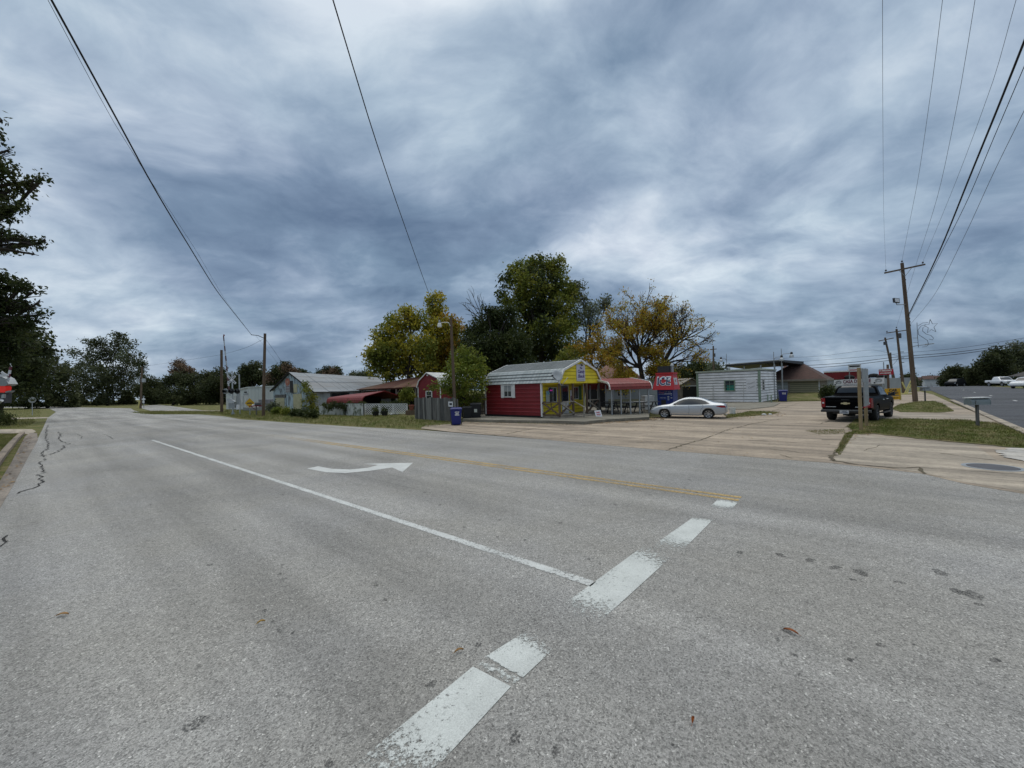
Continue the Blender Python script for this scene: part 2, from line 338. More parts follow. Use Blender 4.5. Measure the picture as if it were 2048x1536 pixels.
MT = dict(
 asphalt=asphalt('worn_asphalt', (.328, .316, .290)),
 fresh=asphalt('fresh_asphalt', (.085, .088, .095), spots=False),
 lot=concrete('lot_concrete', (.45, .365, .275), (.32, .26, .195), .56),
 walk=concrete('walk_concrete', (.46, .39, .305), (.35, .30, .235), .6, 1.0),
 kerb=concrete('kerb_concrete', (.36, .29, .22), (.22, .18, .14), .6, 1.5),
 gutter=concrete('gutter_concrete', (.33, .28, .23), (.20, .17, .14), .5, 1.0),
 slab=concrete('old_slab', (.29, .27, .22), (.20, .18, .14), .6, .9),
 turf=grassmat('turf', (.085, .105, .030), (.12, .125, .042), (.22, .18, .10)),
 blade=grassmat('grass_blades', (.12, .16, .035), (.17, .18, .05), (.30, .25, .12)),
 dirt=concrete('dirt', (.20, .15, .10), (.12, .09, .06), .6, 2.0),
 white_paint=paintmark('white_road_paint', (.55, .56, .54)),
 bar_paint=paintmark('stop_bar_paint', (.54, .56, .535)),
 yellow_paint=paintmark('yellow_road_paint', (.47, .33, .13), (.46, .60), 20),
 crack=M('crack_fill', (.025, .023, .02), .9),
 joint=M('joint_dirt', (.075, .06, .045), .95, c2=(.13, .11, .06)),
 red_side=M('red_siding', (.21, .016, .020), .45, var=.3, sc=1.2, spec=.4),
 red_rib_glint=M('painted_rib_glint', (.30, .045, .05), .35, var=.2, sc=1.2, spec=.5),  # ribs paler than the siding: edge glint put into the colour
 galv_rib=M('roof_rib', (.10, .115, .12), .5, var=.3),
 yellow_lap_shade=M('yellow_lap_shade', (.30, .21, .02), .8),  # dark yellow line below each board edge, shadow painted in
 lap_shade=M('painted_lap_shade', (.07, .07, .07), .9, c2=(.30, .30, .30), sc=2.2),  # dark strip under each lap, its shadow line put into the colour
 tan_groove_shade=M('door_groove_shade', (.10, .095, .055), .8),  # darker tan in the door grooves, groove shade carried by colour
 yellow=M('yellow_boards', (.80, .63, .03), .6, var=.18, sc=1.5),
 white=M('white_trim', (.74, .74, .72), .6, var=.15, sc=2),
 white_dirty=M('weathered_white', (.60, .61, .60), .7, var=.35, sc=1.4),
 galv=corrugated('galvanised_roof', (.34, .37, .375), (.24, .27, .27), (.56, .59, .59), .3, .2, 0, .38, .25),
 red_roof=corrugated('red_metal_roof', (.19, .019, .015), (.145, .016, .013), (.14, .024, .016), .3, .3, 0, .55, .0),
 old_tin=corrugated('old_tin_roof', (.25, .272, .295), (.17, .187, .20), (.15, .125, .105), .12, .5, 0, .6, .05, .6),
 rust_tin=corrugated('rusty_roof', (.115, .034, .022), (.075, .032, .022), (.19, .13, .075), .2, .6, 0, .8, .05),
 steel=corrugated('pale_steel_wall', (.52, .55, .53), (.46, .49, .48), (.4, .4, .38), .35, .25, 0, .55, .0),
 grey_lap=M('grey_lap', (.33, .36, .36), .75, var=.25, sc=1.2),
 white_lap=peeling('white_lap_siding', (.80, .81, .83), (.36, .33, .30), .68, (.8, .8, 6), 1.0),
 green_trim=M('sage_trim', (.24, .32, .25), .75, var=.3, sc=2),
 barn_wood=peeling('peeling_blue_boards', (.46, .57, .62), (.15, .165, .17), .54, (2.2, 2.2, .8), .9),
 ply=M('tan_plywood', (.50, .47, .30), .8, var=.2, sc=1.5),
 grey_wood=M('grey_fence_wood', (.165, .16, .15), .9, c2=(.07, .066, .06), sc=1.6, stretch=(5, 5, .6), bump=.3),
 brown_wood=M('brown_post_wood', (.15, .105, .07), .9, c2=(.08, .055, .04), sc=2, stretch=(4, 4, .5), bump=.3),
 pale_wood=M('weathered_rail_wood', (.34, .31, .26), .85, c2=(.20, .17, .14), sc=2.5, bump=.2),
 pole_wood=M('utility_pole_wood', (.17, .125, .085), .9, c2=(.085, .06, .045), sc=1.2, stretch=(5, 5, .3), bump=.4, bsc=20),
 treated=M('treated_post_wood', (.33, .25, .135), .85, c2=(.20, .145, .08), sc=2, stretch=(4, 4, .6), bump=.3),
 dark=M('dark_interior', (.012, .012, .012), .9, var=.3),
 black_metal=M('black_metal', (.02, .02, .022), .5, spec=.5),
 grey_metal=M('grey_metal', (.33, .35, .36), .45, .5, var=.2),
 alu=M('dull_aluminium', (.50, .52, .53), .42, .6, var=.15),
 dish=M('dish_grey', (.46, .48, .49), .5),
 black_plastic=M('black_plastic', (.012, .014, .017), .5, spec=.4),
 blue_plastic=M('blue_bin_plastic', (.008, .018, .16), .45, var=.2, spec=.45),
 shingle_brown=shingles('brown_shingles', (.085, .044, .034), (.06, .032, .026), 3.0),
 shingle_pink=shingles('faded_red_shingles', (.30, .17, .13), (.22, .125, .10), 3.0),
 tan_side=M('tan_siding', (.27, .255, .165), .7, var=.12, sc=1),
 taupe=M('taupe_fascia', (.25, .22, .18), .7),
 gas_red=M('canopy_red', (.18, .012, .016), .5),
 glass=glass('dark_glass'),
 pane=glass('window_pane', (.05, .055, .06), .08, .7),
 lit=M('pale_curtain', (.34, .36, .36), .8),
 teal=M('teal_curtain', (.03, .22, .17), .8),
 silver=carpaint('silver_paint', (.40, .425, .45), .45, .30),
 black_car=carpaint('black_paint', (.0025, .0025, .003), .0, .38, .0),
 white_car=carpaint('white_paint', (.66, .67, .68), .0, .3),
 grey_car=carpaint('dark_grey_paint', (.012, .013, .015), .0, .35, .0),
 tyre=M('tyre_rubber', (.018, .018, .018), .85, bump=.2),
 rim=M('alloy_rim', (.48, .49, .50), .3, .85, var=.1),
 chrome=M('chrome', (.75, .76, .77), .15, 1.0, var=.05),
 red_lens=M('red_lens', (.26, .010, .012), .25, var=.3),
 amber=M('amber_lens', (.45, .16, .02), .3),
 lens=glass('clear_lens', (.55, .57, .6), .1, .6),
 plate=M('number_plate', (.55, .57, .60), .5),
 ink=M('dark_ink', (.03, .03, .035), .7),
 purple=M('purple_ink', (.10, .07, .22), .7),
 red_ink=M('red_ink', (.45, .03, .05), .6),
 maroon=M('maroon_ink', (.17, .04, .07), .6),
 navy=M('navy_ink', (.03, .05, .12), .5),
 ice_red=M('kiosk_red', (.46, .010, .016), .42, var=.15, spec=.5),
 ice_blue=M('kiosk_blue', (.008, .028, .19), .4, var=.2, spec=.5),
 sign_white=M('sign_white', (.70, .71, .74), .55, var=.1),
 sign_grey=M('sign_back', (.34, .35, .35), .5, .2),
 sign_red=M('sign_red', (.44, .012, .035), .5),
 sign_yellow=M('warning_yellow', (.56, .33, .012), .55, var=.15),
 pale_yellow=M('guard_yellow', (.62, .55, .20), .6, var=.2),
 wash_yellow=M('car_wash_yellow', (.62, .34, .01), .6, var=.2),
 neon=glow('neon_pink', (.3, .02, .2), (.7, .05, .45), .5),
 wire=M('wire_black', (.012, .012, .014), .6),
 wire_grey=M('wire_grey', (.17, .19, .22), .6),
 bark=M('bark', (.055, .045, .036), .95, c2=(.03, .025, .02), sc=3, stretch=(4, 4, .6), bump=.5),
 iron=M('cast_iron', (.10, .10, .11), .7, .3),
 leaf_dark=leafmat('dark_leaves', [(.020, .031, .010), (.043, .058, .016), (.080, .092, .027)]),
 leaf_near=leafmat('near_leaves', [(.014, .024, .008), (.036, .050, .014), (.075, .085, .025)]),  # dark green tones for the trees at the left edge
 leaf_green=leafmat('green_leaves', [(.075, .105, .018), (.165, .185, .028), (.30, .26, .04)]),
 leaf_olive=leafmat('olive_leaves', [(.15, .16, .02), (.33, .30, .035), (.54, .42, .045)]),
 leaf_gold=leafmat('golden_leaves', [(.14, .11, .02), (.33, .21, .025), (.50, .28, .022)], 1.0),
 leaf_bright=leafmat('fresh_leaves', [(.07, .10, .016), (.14, .18, .024), (.24, .25, .035)], 1.4),
 leaf_grey=leafmat('grey_green_leaves', [(.07, .09, .05), (.12, .14, .08), (.17, .18, .11)]),
 leaf_red=leafmat('russet_leaves', [(.08, .07, .045), (.17, .125, .085), (.25, .16, .11)]),
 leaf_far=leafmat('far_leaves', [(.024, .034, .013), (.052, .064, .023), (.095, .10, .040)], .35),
 litter=leafmat('leaf_litter', [(.10, .06, .03), (.22, .14, .06), (.36, .24, .12)], 6, .1),
)
# ------------------------------------------------------------------ terrain and paved surfaces
def P2(lst, z): return [gp(x, y, z) if y > 770 or True else None for x, y in lst]
def flat(name, pts, mat, z, kind='structure'):
    return MB().poly([(p[0], p[1], z) for p in pts]).build(name, mat, kind=kind)
def terrain(x, y):
    s = x * .70 + y * .714; t = x * .72 - y * .69
    z = -.035
    if s > 92 and x > 25: z -= .00016 * (s - 92) ** 2
    return max(z, -30)
xs = sorted(set([-420 + 20 * i for i in range(46)] + [-60 + 6 * i for i in range(25)]))
ys = sorted(set([-60 + 20 * i for i in range(26)] + [0 + 6 * i for i in range(24)]))
g = MB(); g.add([(x, y, terrain(x, y)) for y in ys for x in xs],
     [(j*len(xs)+i, j*len(xs)+i+1, (j+1)*len(xs)+i+1, (j+1)*len(xs)+i) for j in range(len(ys)-1) for i in range(len(xs)-1)])
g.build('ground', MT['turf'], kind='structure', smooth=True)

road_px = [(0, 1016), (24, 975), (48, 930), (72, 884), (86, 856), (95, 836), (112, 824), (100, 817.5), (40, 815.5), (-120, 816), (-120, 813.5), (40, 812.6), (262, 816.5),
           (268, 821), (300, 828.5), (400, 829), (450, 833), (480, 838.5), (560, 844), (700, 853), (838, 860)]
rp = [gp(x, y) for x, y in road_px]
rp = [Vector((-30, 3, 0)), Vector((-18, 6.5, 0))] + rp + [uv(17.5, 13.7), uv(-3.2, 13.45), gp(1840, 946), gp(1935, 968), gp(2048, 987), Vector((12, 4, 0)), Vector((40, 12, 0)), Vector((40, -25, 0)), Vector((-30, -25, 0))]
flat('road', rp, MT['asphalt'], 0.0)
# far side street that carries on past the junction
flat('street', [gp(x, y) for x, y in [(284, 817), (281, 811.5), (318, 809.6), (336, 811), (385, 818), (405, 820.5), (300, 821)]], MT['asphalt'], -.006)
# new asphalt of the cross road, climbing away on the far side
W = Vector((.695, .719, 0)); N = Vector((.719, -.695, 0))
a0 = gp(2048, 860)
ts = [-13, -6, 0, 8, 20, 34, 50, 62, 72, 80, 90, 100, 110, 120, 130, 145, 160, 180, 210]
mb = MB()
for i, t in enumerate(ts):
    for w_ in (0, 2.4, 4.8, 7.2, 9.4):
        p = a0 + W * t + N * w_; mb.v.append((p.x, p.y, max(terrain(p.x, p.y) + .045, -30) if p.x * .7 + p.y * .714 > 60 else .012))
for i in range(len(ts) - 1):
    for j in range(4): mb.f.append((i*5+j, i*5+j+1, (i+1)*5+j+1, (i+1)*5+j)); mb.m.append(0)
mb.build('cross_road', MT['fresh'], kind='structure')
def strip(name, p0, p1, w, mat, z, nseg=1, wear=None, kind='structure'):
    p0, p1 = Vector(p0), Vector(p1); d = (p1 - p0).normalized(); n = Vector((-d.y, d.x, 0)) * (w / 2)
    k = max(1, nseg); mb = MB()
    for i in range(k + 1):
        p = p0.lerp(p1, i / k)
        for j in (-1, -.5, 0, .5, 1): q = p + n * j; mb.v.append((q.x, q.y, z))
    for i in range(k):
        for j in range(4): mb.f.append((i*5+j+1, i*5+j, (i+1)*5+j, (i+1)*5+j+1)); mb.m.append(0)
    o = mb.build(name, mat, kind=kind)
    at_ = o.data.attributes.new('wear', 'FLOAT', 'POINT')
    vals = []
    for i in range(k + 1):
        for j in (-1, -.5, 0, .5, 1): vals.append(wear(i / k, j) if wear else 0.0)
    at_.data.foreach_set('value', vals)
    return o
# lane markings
for t, off, ln in ((2, 3.3, 3), (14, 3.3, 3), (26, 3.3, 3), (38, 3.3, 3), (8, 6.6, 3), (20, 6.6, 3), (32, 6.6, 3), (50, 3.3, 3), (62, 3.3, 3)):
    strip('lane_marking', a0 + W * t + N * off, a0 + W * (t + ln * .5) + N * off, .13, MT['white_paint'], .016)
strip('lane_line', gp(304, 880), gp(1187, 1169), .135, MT['white_paint'], .005, 40, lambda t, j: .13 + .12 * abs(j) ** 3 + .1 * max(0, t - .85))
yl0, yl1 = gp(400, 851.5), gp(1480, 998)
def yfade(t, j): return .10 if t > .55 else .10 + .75 * (.55 - t) ** .7
for s in (-1, 1):
    strip('centre_line', yl0 + VDIR * .115 * s, yl1 + VDIR * .115 * s, .125, MT['yellow_paint'], .005, 40, yfade)
def bar(quad, wa, wb):
    """one surviving piece of the stop line: left-far, right-far ... as its four photo corners, worn at both ends"""
    a, b, c, d = [gp(*q) for q in quad]       # near-left, near-right, far-right, far-left
    mb = MB(); k = 16; vals = []
    for i in range(k + 1):
        t = i / k; l, r = a.lerp(d, t), b.lerp(c, t)
        for j in range(5): q = l.lerp(r, j / 4); mb.v.append((q.x, q.y, .005)); vals.append(max(.40 * max(0, 1 - t / wa) if wa else 0, .40 * max(0, 1 - (1 - t) / wb) if wb else 0) + .06 * (abs(j - 2) / 2) ** 2 + .04)
    for i in range(k):
        for j in range(4): mb.f.append((i*5+j, i*5+j+1, (i+1)*5+j+1, (i+1)*5+j)); mb.m.append(0)
    o = mb.build('stop_line', MT['bar_paint'], kind='structure')
    o.data.attributes.new('wear', 'FLOAT', 'POINT').data.foreach_set('value', vals)
bar([(690, 1545), (842, 1570), (1022, 1374), (946, 1334)], .42, 0)
bar([(950, 1332), (1026, 1371), (1045, 1355), (968, 1318)], .9, .9)
bar([(968, 1316), (1044, 1358), (1110, 1296), (1060, 1258)], .02, .42)
bar([(1118, 1216), (1196, 1248), (1345, 1112), (1296, 1086)], .22, .3)
bar([(1296, 1098), (1356, 1110), (1428, 1038), (1388, 1034)], .42, .12)
bar([(1418, 1016), (1462, 1020), (1478, 1003), (1438, 997)], .5, .3)
# left-turn arrow
arrow_px = [(614, 937), (636, 932.5), (664, 937.5), (700, 939), (735, 935.5), (756, 930), (727, 927.5), (826, 925.5), (805, 944), (784, 935), (740, 941.5), (690, 946), (652, 944.5)]
mb = MB()
for poly in ([0, 1, 2, 12], [2, 3, 11, 12], [3, 4, 10, 11], [4, 5, 9, 10], [6, 7, 5], [5, 7, 8, 9]):
    mb.poly([tuple(gp(*arrow_px[i], .005)) for i in poly])
mb.build('turn_arrow', MT['white_paint'], kind='structure')

# concrete forecourt, aprons, walks
lot_px = [(842, 857), (905, 864), (1008, 872), (1344, 902), (1659, 926), (1842, 947), (1935, 969), (2048, 988), (2300, 1010), (2300, 905), (2048, 861), (1960, 829), (1905, 807), (1866, 789), (1840, 783), (1760, 789), (1662, 802), (1530, 804), (1395, 806), (1330, 834), (1215, 842), (1165, 848), (1150, 842), (940, 842), (905, 848), (846, 851)]
flat('parking_lot', [gp(x, y) for x, y in lot_px], MT['lot'], .004)
flat('pavement', [gp(x, y) for x, y in [(1666, 921), (1698, 868), (1760, 874), (1850, 882), (1948, 889), (1994, 921), (2048, 930), (2048, 984), (1930, 965), (1842, 945)]], MT['walk'], .008)
flat('driveway', [gp(x, y) for x, y in [(1700, 842), (1785, 826), (1960, 830), (1995, 843), (1880, 845), (1792, 839)]], MT['walk'], .008)
def slab(name, px, z, mat, z0=-.02):
    pts = [gp(x, y, z) for x, y in px]
    return MB().prism([(p.x, p.y, z0) for p in pts], (0, 0, z - z0)).build(name, mat, kind='structure')
slab('pavement_slab', [(925, 838), (1000, 840), (1100, 841), (1168, 843), (1215, 838.5), (1298, 834), (1300, 812), (1200, 812), (960, 818)], .18, MT['slab'])
slab('pavement_slab', [(1415, 818), (1500, 818), (1548, 812), (1560, 806), (1540, 803), (1400, 806)], .05, MT['slab'])
# grass patches
def rough_edge(pts, step, jit, seed=1):
    rd = random.Random(seed); out = []
    for p, q in zip(pts, pts[1:] + pts[:1]):
        k = max(1, min(60, int((q - p).length / step)))
        for i in range(k): out.append(p.lerp(q, i / k) + Vector((rd.uniform(-jit, jit), rd.uniform(-jit, jit), 0)) * (0 if i == 0 and k == 1 else 1))
    return out
def turf(name, px, z=.02): return flat(name, rough_edge([gp(x, y, z) for x, y in px], .22, .10, len(px)), MT['turf'], z)
V1 = [(1694, 852), (1714, 839), (1760, 838), (1830, 839), (1930, 841), (1990, 846), (2048, 863), (2160, 884), (2160, 910), (2048, 897), (1960, 888), (1890, 882), (1800, 873), (1750, 867), (1710, 868)]
V2 = [(1783, 818), (1800, 809), (1836, 803), (1868, 802), (1886, 808), (1908, 822), (1880, 825), (1800, 824)]
V3 = [(1582, 802.5), (1580, 796), (1642, 794), (1645, 802)]
V4 = [(1452, 829), (1480, 826.5), (1500, 822), (1560, 824), (1545, 829), (1452, 836)]
V5 = [(440, 829.5), (480, 837), (560, 843), (700, 852), (835, 857.5), (880, 851), (905, 846), (905, 836), (840, 834), (740, 828), (640, 828), (540, 820), (440, 820)]
V6 = [(-60, 945), (0, 912), (24, 885), (46, 867), (0, 868), (-100, 870), (-160, 905)]
V7 = [(-120, 862), (0, 858), (50, 855), (72, 844), (68, 838), (0, 840), (-120, 844)]
V8 = [(-100, 836), (0, 836), (78, 834.5), (86, 821), (60, 818), (-100, 818)]
V9 = [(262, 825), (290, 829), (400, 828.5), (440, 829), (440, 822.5), (300, 822.5)]
turf('verge', V1); turf('verge', V2); turf('verge', V4, .012)
flat('sidewalk', [gp(x, y) for x, y in [(-160, 869), (0, 866.5), (44, 866.5), (62, 869), (72, 862), (64, 858), (20, 858), (-160, 861)]], MT['walk'], -.012)
flat('sidewalk', [gp(x, y) for x, y in [(-160, 839.5), (0, 839), (70, 837), (96, 836), (104, 834), (0, 835.5), (-160, 836.5)]], MT['walk'], -.012)
flat('sidewalk', [gp(x, y) for x, y in [(300, 822.4), (440, 822), (475, 822), (475, 820.6), (300, 820.8)]], MT['walk'], -.012)
flat('gutter', [gp(x, y) for x, y in [(-40, 1020), (0, 962), (22, 926), (50, 873), (60, 866), (74, 866), (76, 880), (48, 930), (24, 975), (0, 1016), (-40, 1090)]], MT['gutter'], .006)
kp = [gp(-60, 1010), gp(-8, 945), gp(18, 906), gp(38, 880), gp(50, 868)]
kb = MB()
for p, q in zip(kp, kp[1:]):
    d = (q - p).normalized(); n_ = Vector((-d.y, d.x, 0))
    kb.hexa([p, p - n_ * -.0 + n_ * .2, q + n_ * .2, q], [p + Vector((0, 0, .14)), p + n_ * .2 + Vector((0, 0, .15)), q + n_ * .2 + Vector((0, 0, .15)), q + Vector((0, 0, .14))])
kb.build('kerb', MT['kerb'], kind='structure')
# low kerb of the cross road
kp = [a0 + W * t for t in (-4, 0, 10, 20, 27)]
kb = MB()
for p, q in zip(kp, kp[1:]):
    kb.hexa([p - N * .28, p, q, q - N * .28], [x + Vector((0, 0, .07)) for x in (p - N * .28, p, q, q - N * .28)])
kb.build('kerb', MT['walk'], kind='structure')
# cracks and slab joints
def crack(px, w, mat, z=.011, jit=.05, seed=1, name='crack', sub=5):
    rnd = random.Random(seed); pts = [gp(x, y) for x, y in px]; out = []
    for p, q in zip(pts, pts[1:]):
        n = max(2, int((q - p).length / .18)) if sub else 1
        n = min(n, 60)
        for i in range(n): out.append(p.lerp(q, i / n) + Vector((rnd.uniform(-jit, jit), rnd.uniform(-jit, jit), 0)))
    out.append(pts[-1]); mb = MB()
    for i, p in enumerate(out):
        d = (out[min(i+1, len(out)-1)] - out[max(0, i-1)]).normalized(); n = Vector((-d.y, d.x, 0)) * (w * rnd.uniform(.25, 1.0) / 2)
        for q in (p - n, p + n): mb.v.append((q.x, q.y, z))
    mb.f = [(2*i, 2*i+1, 2*i+3, 2*i+2) for i in range(len(out)-1)]; mb.m = [0] * len(mb.f)
    return mb.build(name, mat, kind='structure')
for i, (px, w, j) in enumerate([
    ([(30, 988), (55, 980), (74, 974), (82, 960), (76, 950), (88, 945), (83, 935), (80, 925), (91, 917)], .045, .06),
    ([(88, 915), (84, 908), (92, 900), (97, 890), (93, 880), (92, 868), (93, 858), (97, 850)], .05, .07),
    ([(88, 912), (110, 906), (128, 897), (124, 892), (140, 888), (124, 884), (118, 878), (122, 868), (117, 864)], .05, .06),
    ([(155, 868), (164, 874), (160, 880)], .03, .04), ([(206, 868), (218, 873), (228, 879)], .03, .04),
    ([(0, 1076), (12, 1072), (6, 1083), (16, 1082), (0, 1094)], .035, .02),
    ([(40, 992), (100, 985), (180, 976)], .015, .02)]):
    crack(px, w, MT['crack'], jit=j, seed=i)
JP = [([(1332, 901), (1420, 874), (1455, 860), (1505, 848), (1560, 838)], .06), ([(1000, 872), (905, 858), (850, 852)], .05),
      ([(1012, 868), (1080, 855), (1150, 848)], .09), ([(920, 856), (960, 849), (1010, 846)], .06),
      ([(1030, 858), (1160, 862), (1460, 862), (1640, 871)], .05), ([(1500, 850), (1640, 852), (1700, 856)], .05),
      ([(1200, 852), (1420, 853), (1560, 851)], .035), ([(1275, 886), (1310, 884), (1370, 890)], .03), ([(1120, 878), (1200, 866)], .03),
      ([(1500, 881), (1600, 886), (1660, 889)], .06), ([(1540, 898), (1600, 906), (1665, 912)], .04), ([(1560, 910), (1585, 917)], .05),
      ([(1660, 921), (1672, 905), (1682, 893), (1690, 880)], .16), ([(1664, 922), (1720, 930), (1790, 937), (1838, 936), (1850, 948)], .10),
      ([(1838, 936), (1930, 942), (2048, 950)], .05), ([(1880, 907), (1960, 918), (1992, 921)], .05), ([(1730, 902), (1760, 890)], .02),
      ([(1590, 846), (1640, 848), (1660, 842)], .05), ([(1460, 836), (1520, 828), (1640, 822)], .04), ([(1545, 822), (1580, 812), (1600, 806)], .05),
      ([(1640, 880), (1685, 880)], .09), ([(1610, 862), (1690, 866)], .06)]
for i, (px, w) in enumerate(JP): crack(px, w, MT['joint'], .013, .05, 50 + i, 'slab_joint')
# tar and oil blots with shapes of their own
rnd = random.Random(5)
blots = [(392, 1447, .085), (1030, 1476, .07), (420, 1130, .05), (566, 1130, .04), (560, 1148, .05), (567, 1158, .045), (752, 1171, .04), (770, 1200, .05), (530, 1222, .04),
         (545, 1245, .035), (560, 1262, .05), (585, 1266, .03), (956, 1290, .045), (862, 1368, .05), (1572, 1262, .05), (1555, 1280, .05), (1588, 1310, .05), (1705, 1160, .06),
         (1920, 1185, .10), (1945, 1190, .14), (1670, 1135, .10), (1720, 1145, .12), (1620, 1120, .09), (1560, 1110, .08), (1480, 1105, .07), (1800, 1165, .07), (1880, 1145, .10), (1960, 1210, .06),
         (1305, 1128, .04), (1178, 1118, .045), (1200, 1128, .04), (690, 1196, .025), (995, 1074, .05), (930, 1055, .05), (1050, 1080, .05), (1120, 1046, .06), (1000, 1040, .05), (660, 1527, .05), (1350, 1492, .04), (1600, 1350, .03), (1110, 1500, .05),
         (1760, 1290, .05), (1700, 1320, .04), (1990, 1320, .06), (1830, 1290, .03), (160, 905, .06), (470, 1060, .05), (300, 1010, .05), (470, 1180, .03), (880, 1010, .05), (850, 985, .06), (1230, 1010, .06), (1300, 990, .05), (1380, 960, .06), (730, 1000, .04)]
mb = MB()
for x, y, r in blots:
    c = gp(x, y); a0_ = rnd.uniform(0, 6); n = 11; el = rnd.uniform(.5, .9)
    pts = []
    for i in range(n):
        a = 2 * PI * i / n; rr = r * rnd.uniform(.5, 1.0)
        pts.append((c.x + rr * math.cos(a) * math.cos(a0_) - el * rr * math.sin(a) * math.sin(a0_), c.y + rr * math.cos(a) * math.sin(a0_) + el * rr * math.sin(a) * math.cos(a0_), .004))
    mb.poly(pts)
bm_, bn, bp = newmat('tar_blot'); wv = bn.coord('World')
bp.inputs['Base Color'].default_value = (.035, .034, .033, 1); bp.inputs['Roughness'].default_value = .8
bn.link(bn.ramp(bn.noise(wv, 70, 3, .7), [(.42, 0.), (.56, .60)]), bp.inputs['Alpha'])
mb.build('road_stain', bm_, kind='structure')
flat('sidewalk', rough_edge([gp(x, y) for x, y in [(1992, 903), (2020, 897), (2060, 898), (2120, 905), (2120, 922), (2048, 924), (2014, 917)]], .15, .08, 9), concrete('bleached_concrete', (.60, .57, .53), (.42, .39, .34), .7, 2.5), .024)
# manhole cover
c = gp(1985, 935)
mh = thing('manhole_cover', 'round grey iron manhole cover in the concrete pavement corner', 'manhole cover', (c.x, c.y, .008))
MB().lathe([(0, .012), (.40, .012), (.42, .004), (.42, 0)], n=32).build('lid', MT['iron'], mh)
b = MB().lathe([(.42, .006), (.50, .006), (.50, 0)], n=32)
b.build('frame', MT['grey_metal'], mh)
# ------------------------------------------------------------------ grass and leaf litter
def sample_poly(pts, n, rng):
    P = np.array([(p.x, p.y) for p in pts]); lo, hi = P.min(0), P.max(0); out = []
    while sum(len(o) for o in out) < n:
        q = rng.uniform(lo, hi, (n * 2, 2)); inside = np.zeros(len(q), bool); j = len(P) - 1
        for i in range(len(P)):
            xi, yi, xj, yj = *P[i], *P[j]
            c_ = ((yi > q[:, 1]) != (yj > q[:, 1])) & (q[:, 0] < (xj - xi) * (q[:, 1] - yi) / (yj - yi + 1e-12) + xi)
            inside ^= c_; j = i
        out.append(q[inside])
    return np.concatenate(out)[:n]
def blades(name, polys, hmean, wid, mat, seed, z=.0):
    rng = np.random.default_rng(seed); A = []
    for px, n, hs in polys:
        pts = [gp(x, y) for x, y in px]; q = sample_poly(pts, n, rng)
        clump = .6 + .8 * (np.sin(q[:, 0] * 2.1 + np.sin(q[:, 1] * 1.7)) * np.cos(q[:, 1] * 2.6) * .5 + .5)
        h = hmean * hs * rng.uniform(.5, 1.5, n) * clump; a = rng.uniform(0, 2 * PI, n); w = wid * hs * rng.uniform(.6, 1.4, n)
        b = np.stack([q[:, 0], q[:, 1], np.full(n, z)], 1); dx = np.stack([np.cos(a), np.sin(a), 0 * a], 1) * w[:, None]
        lean = np.stack([rng.normal(0, .45, n), rng.normal(0, .45, n), np.ones(n)], 1) * h[:, None]
        A.append(np.stack([b - dx, b + dx, b + lean], 1))
    return props(npmesh(name, np.concatenate(A), 3, mat), kind='stuff')
blades('grass', [(V1, 26000, 1.0), (V2, 7000, 1.0), (V3, 4000, 1.2), (V4, 3500, .9), (V5, 22000, 1.5), (V6, 16000, .9), (V7, 7000, 1.4), (V8, 7000, 1.8), (V9, 5000, 1.8),
      ([(1672, 905), (1690, 868), (1712, 862), (1700, 880), (1680, 912)], 1600, .8), ([(1610, 862), (1690, 858), (1690, 868), (1640, 870)], 1200, .6),
      ([(940, 846), (1010, 846), (1150, 850), (1165, 846), (1150, 842), (940, 842)], 2200, .8), ([(1168, 846), (1220, 840), (1310, 835), (1310, 839), (1225, 844)], 900, .5)], .075, .009, MT['blade'], 3)
rng = np.random.default_rng(8)
L = []
for px, n, s in [(lot_px[:5] + lot_px[-8:], 500, .035), ([(1165, 850), (1215, 843), (1330, 835), (1330, 840), (1230, 847)], 700, .05), ([(930, 850), (1150, 850), (1160, 842), (930, 842)], 400, .05),
                 (V1, 350, .04), ([(1440, 834), (1560, 824), (1580, 832), (1460, 840)], 300, .05), (V5, 200, .05), ([(-20, 1015), (48, 880), (66, 870), (30, 970)], 120, .05), ([(1680, 880), (1730, 845), (1780, 850), (1700, 890)], 200, .04)]:
    q = sample_poly([gp(x, y) for x, y in px], n, rng); a = rng.uniform(0, 2 * PI, n); s_ = s * rng.uniform(.5, 1.3, n)
    u = np.stack([np.cos(a), np.sin(a), rng.uniform(-.3, .3, n)], 1) * s_[:, None]; v = np.stack([-np.sin(a), np.cos(a), rng.uniform(-.3, .3, n)], 1) * (s_ * .55)[:, None]
    b = np.stack([q[:, 0], q[:, 1], np.full(n, .03)], 1)
    L.append(np.stack([b - u, b - v, b + u, b + v], 1))
props(npmesh('leaf_litter', np.concatenate(L), 4, MT['litter']), kind='stuff')
leaf_m = [M('brown_leaf', (.30, .09, .02), .6, var=.4, sc=30), M('yellow_leaf', (.50, .30, .06), .6, var=.3, sc=30), M('tan_leaf', (.36, .20, .07), .6, var=.3, sc=30)]
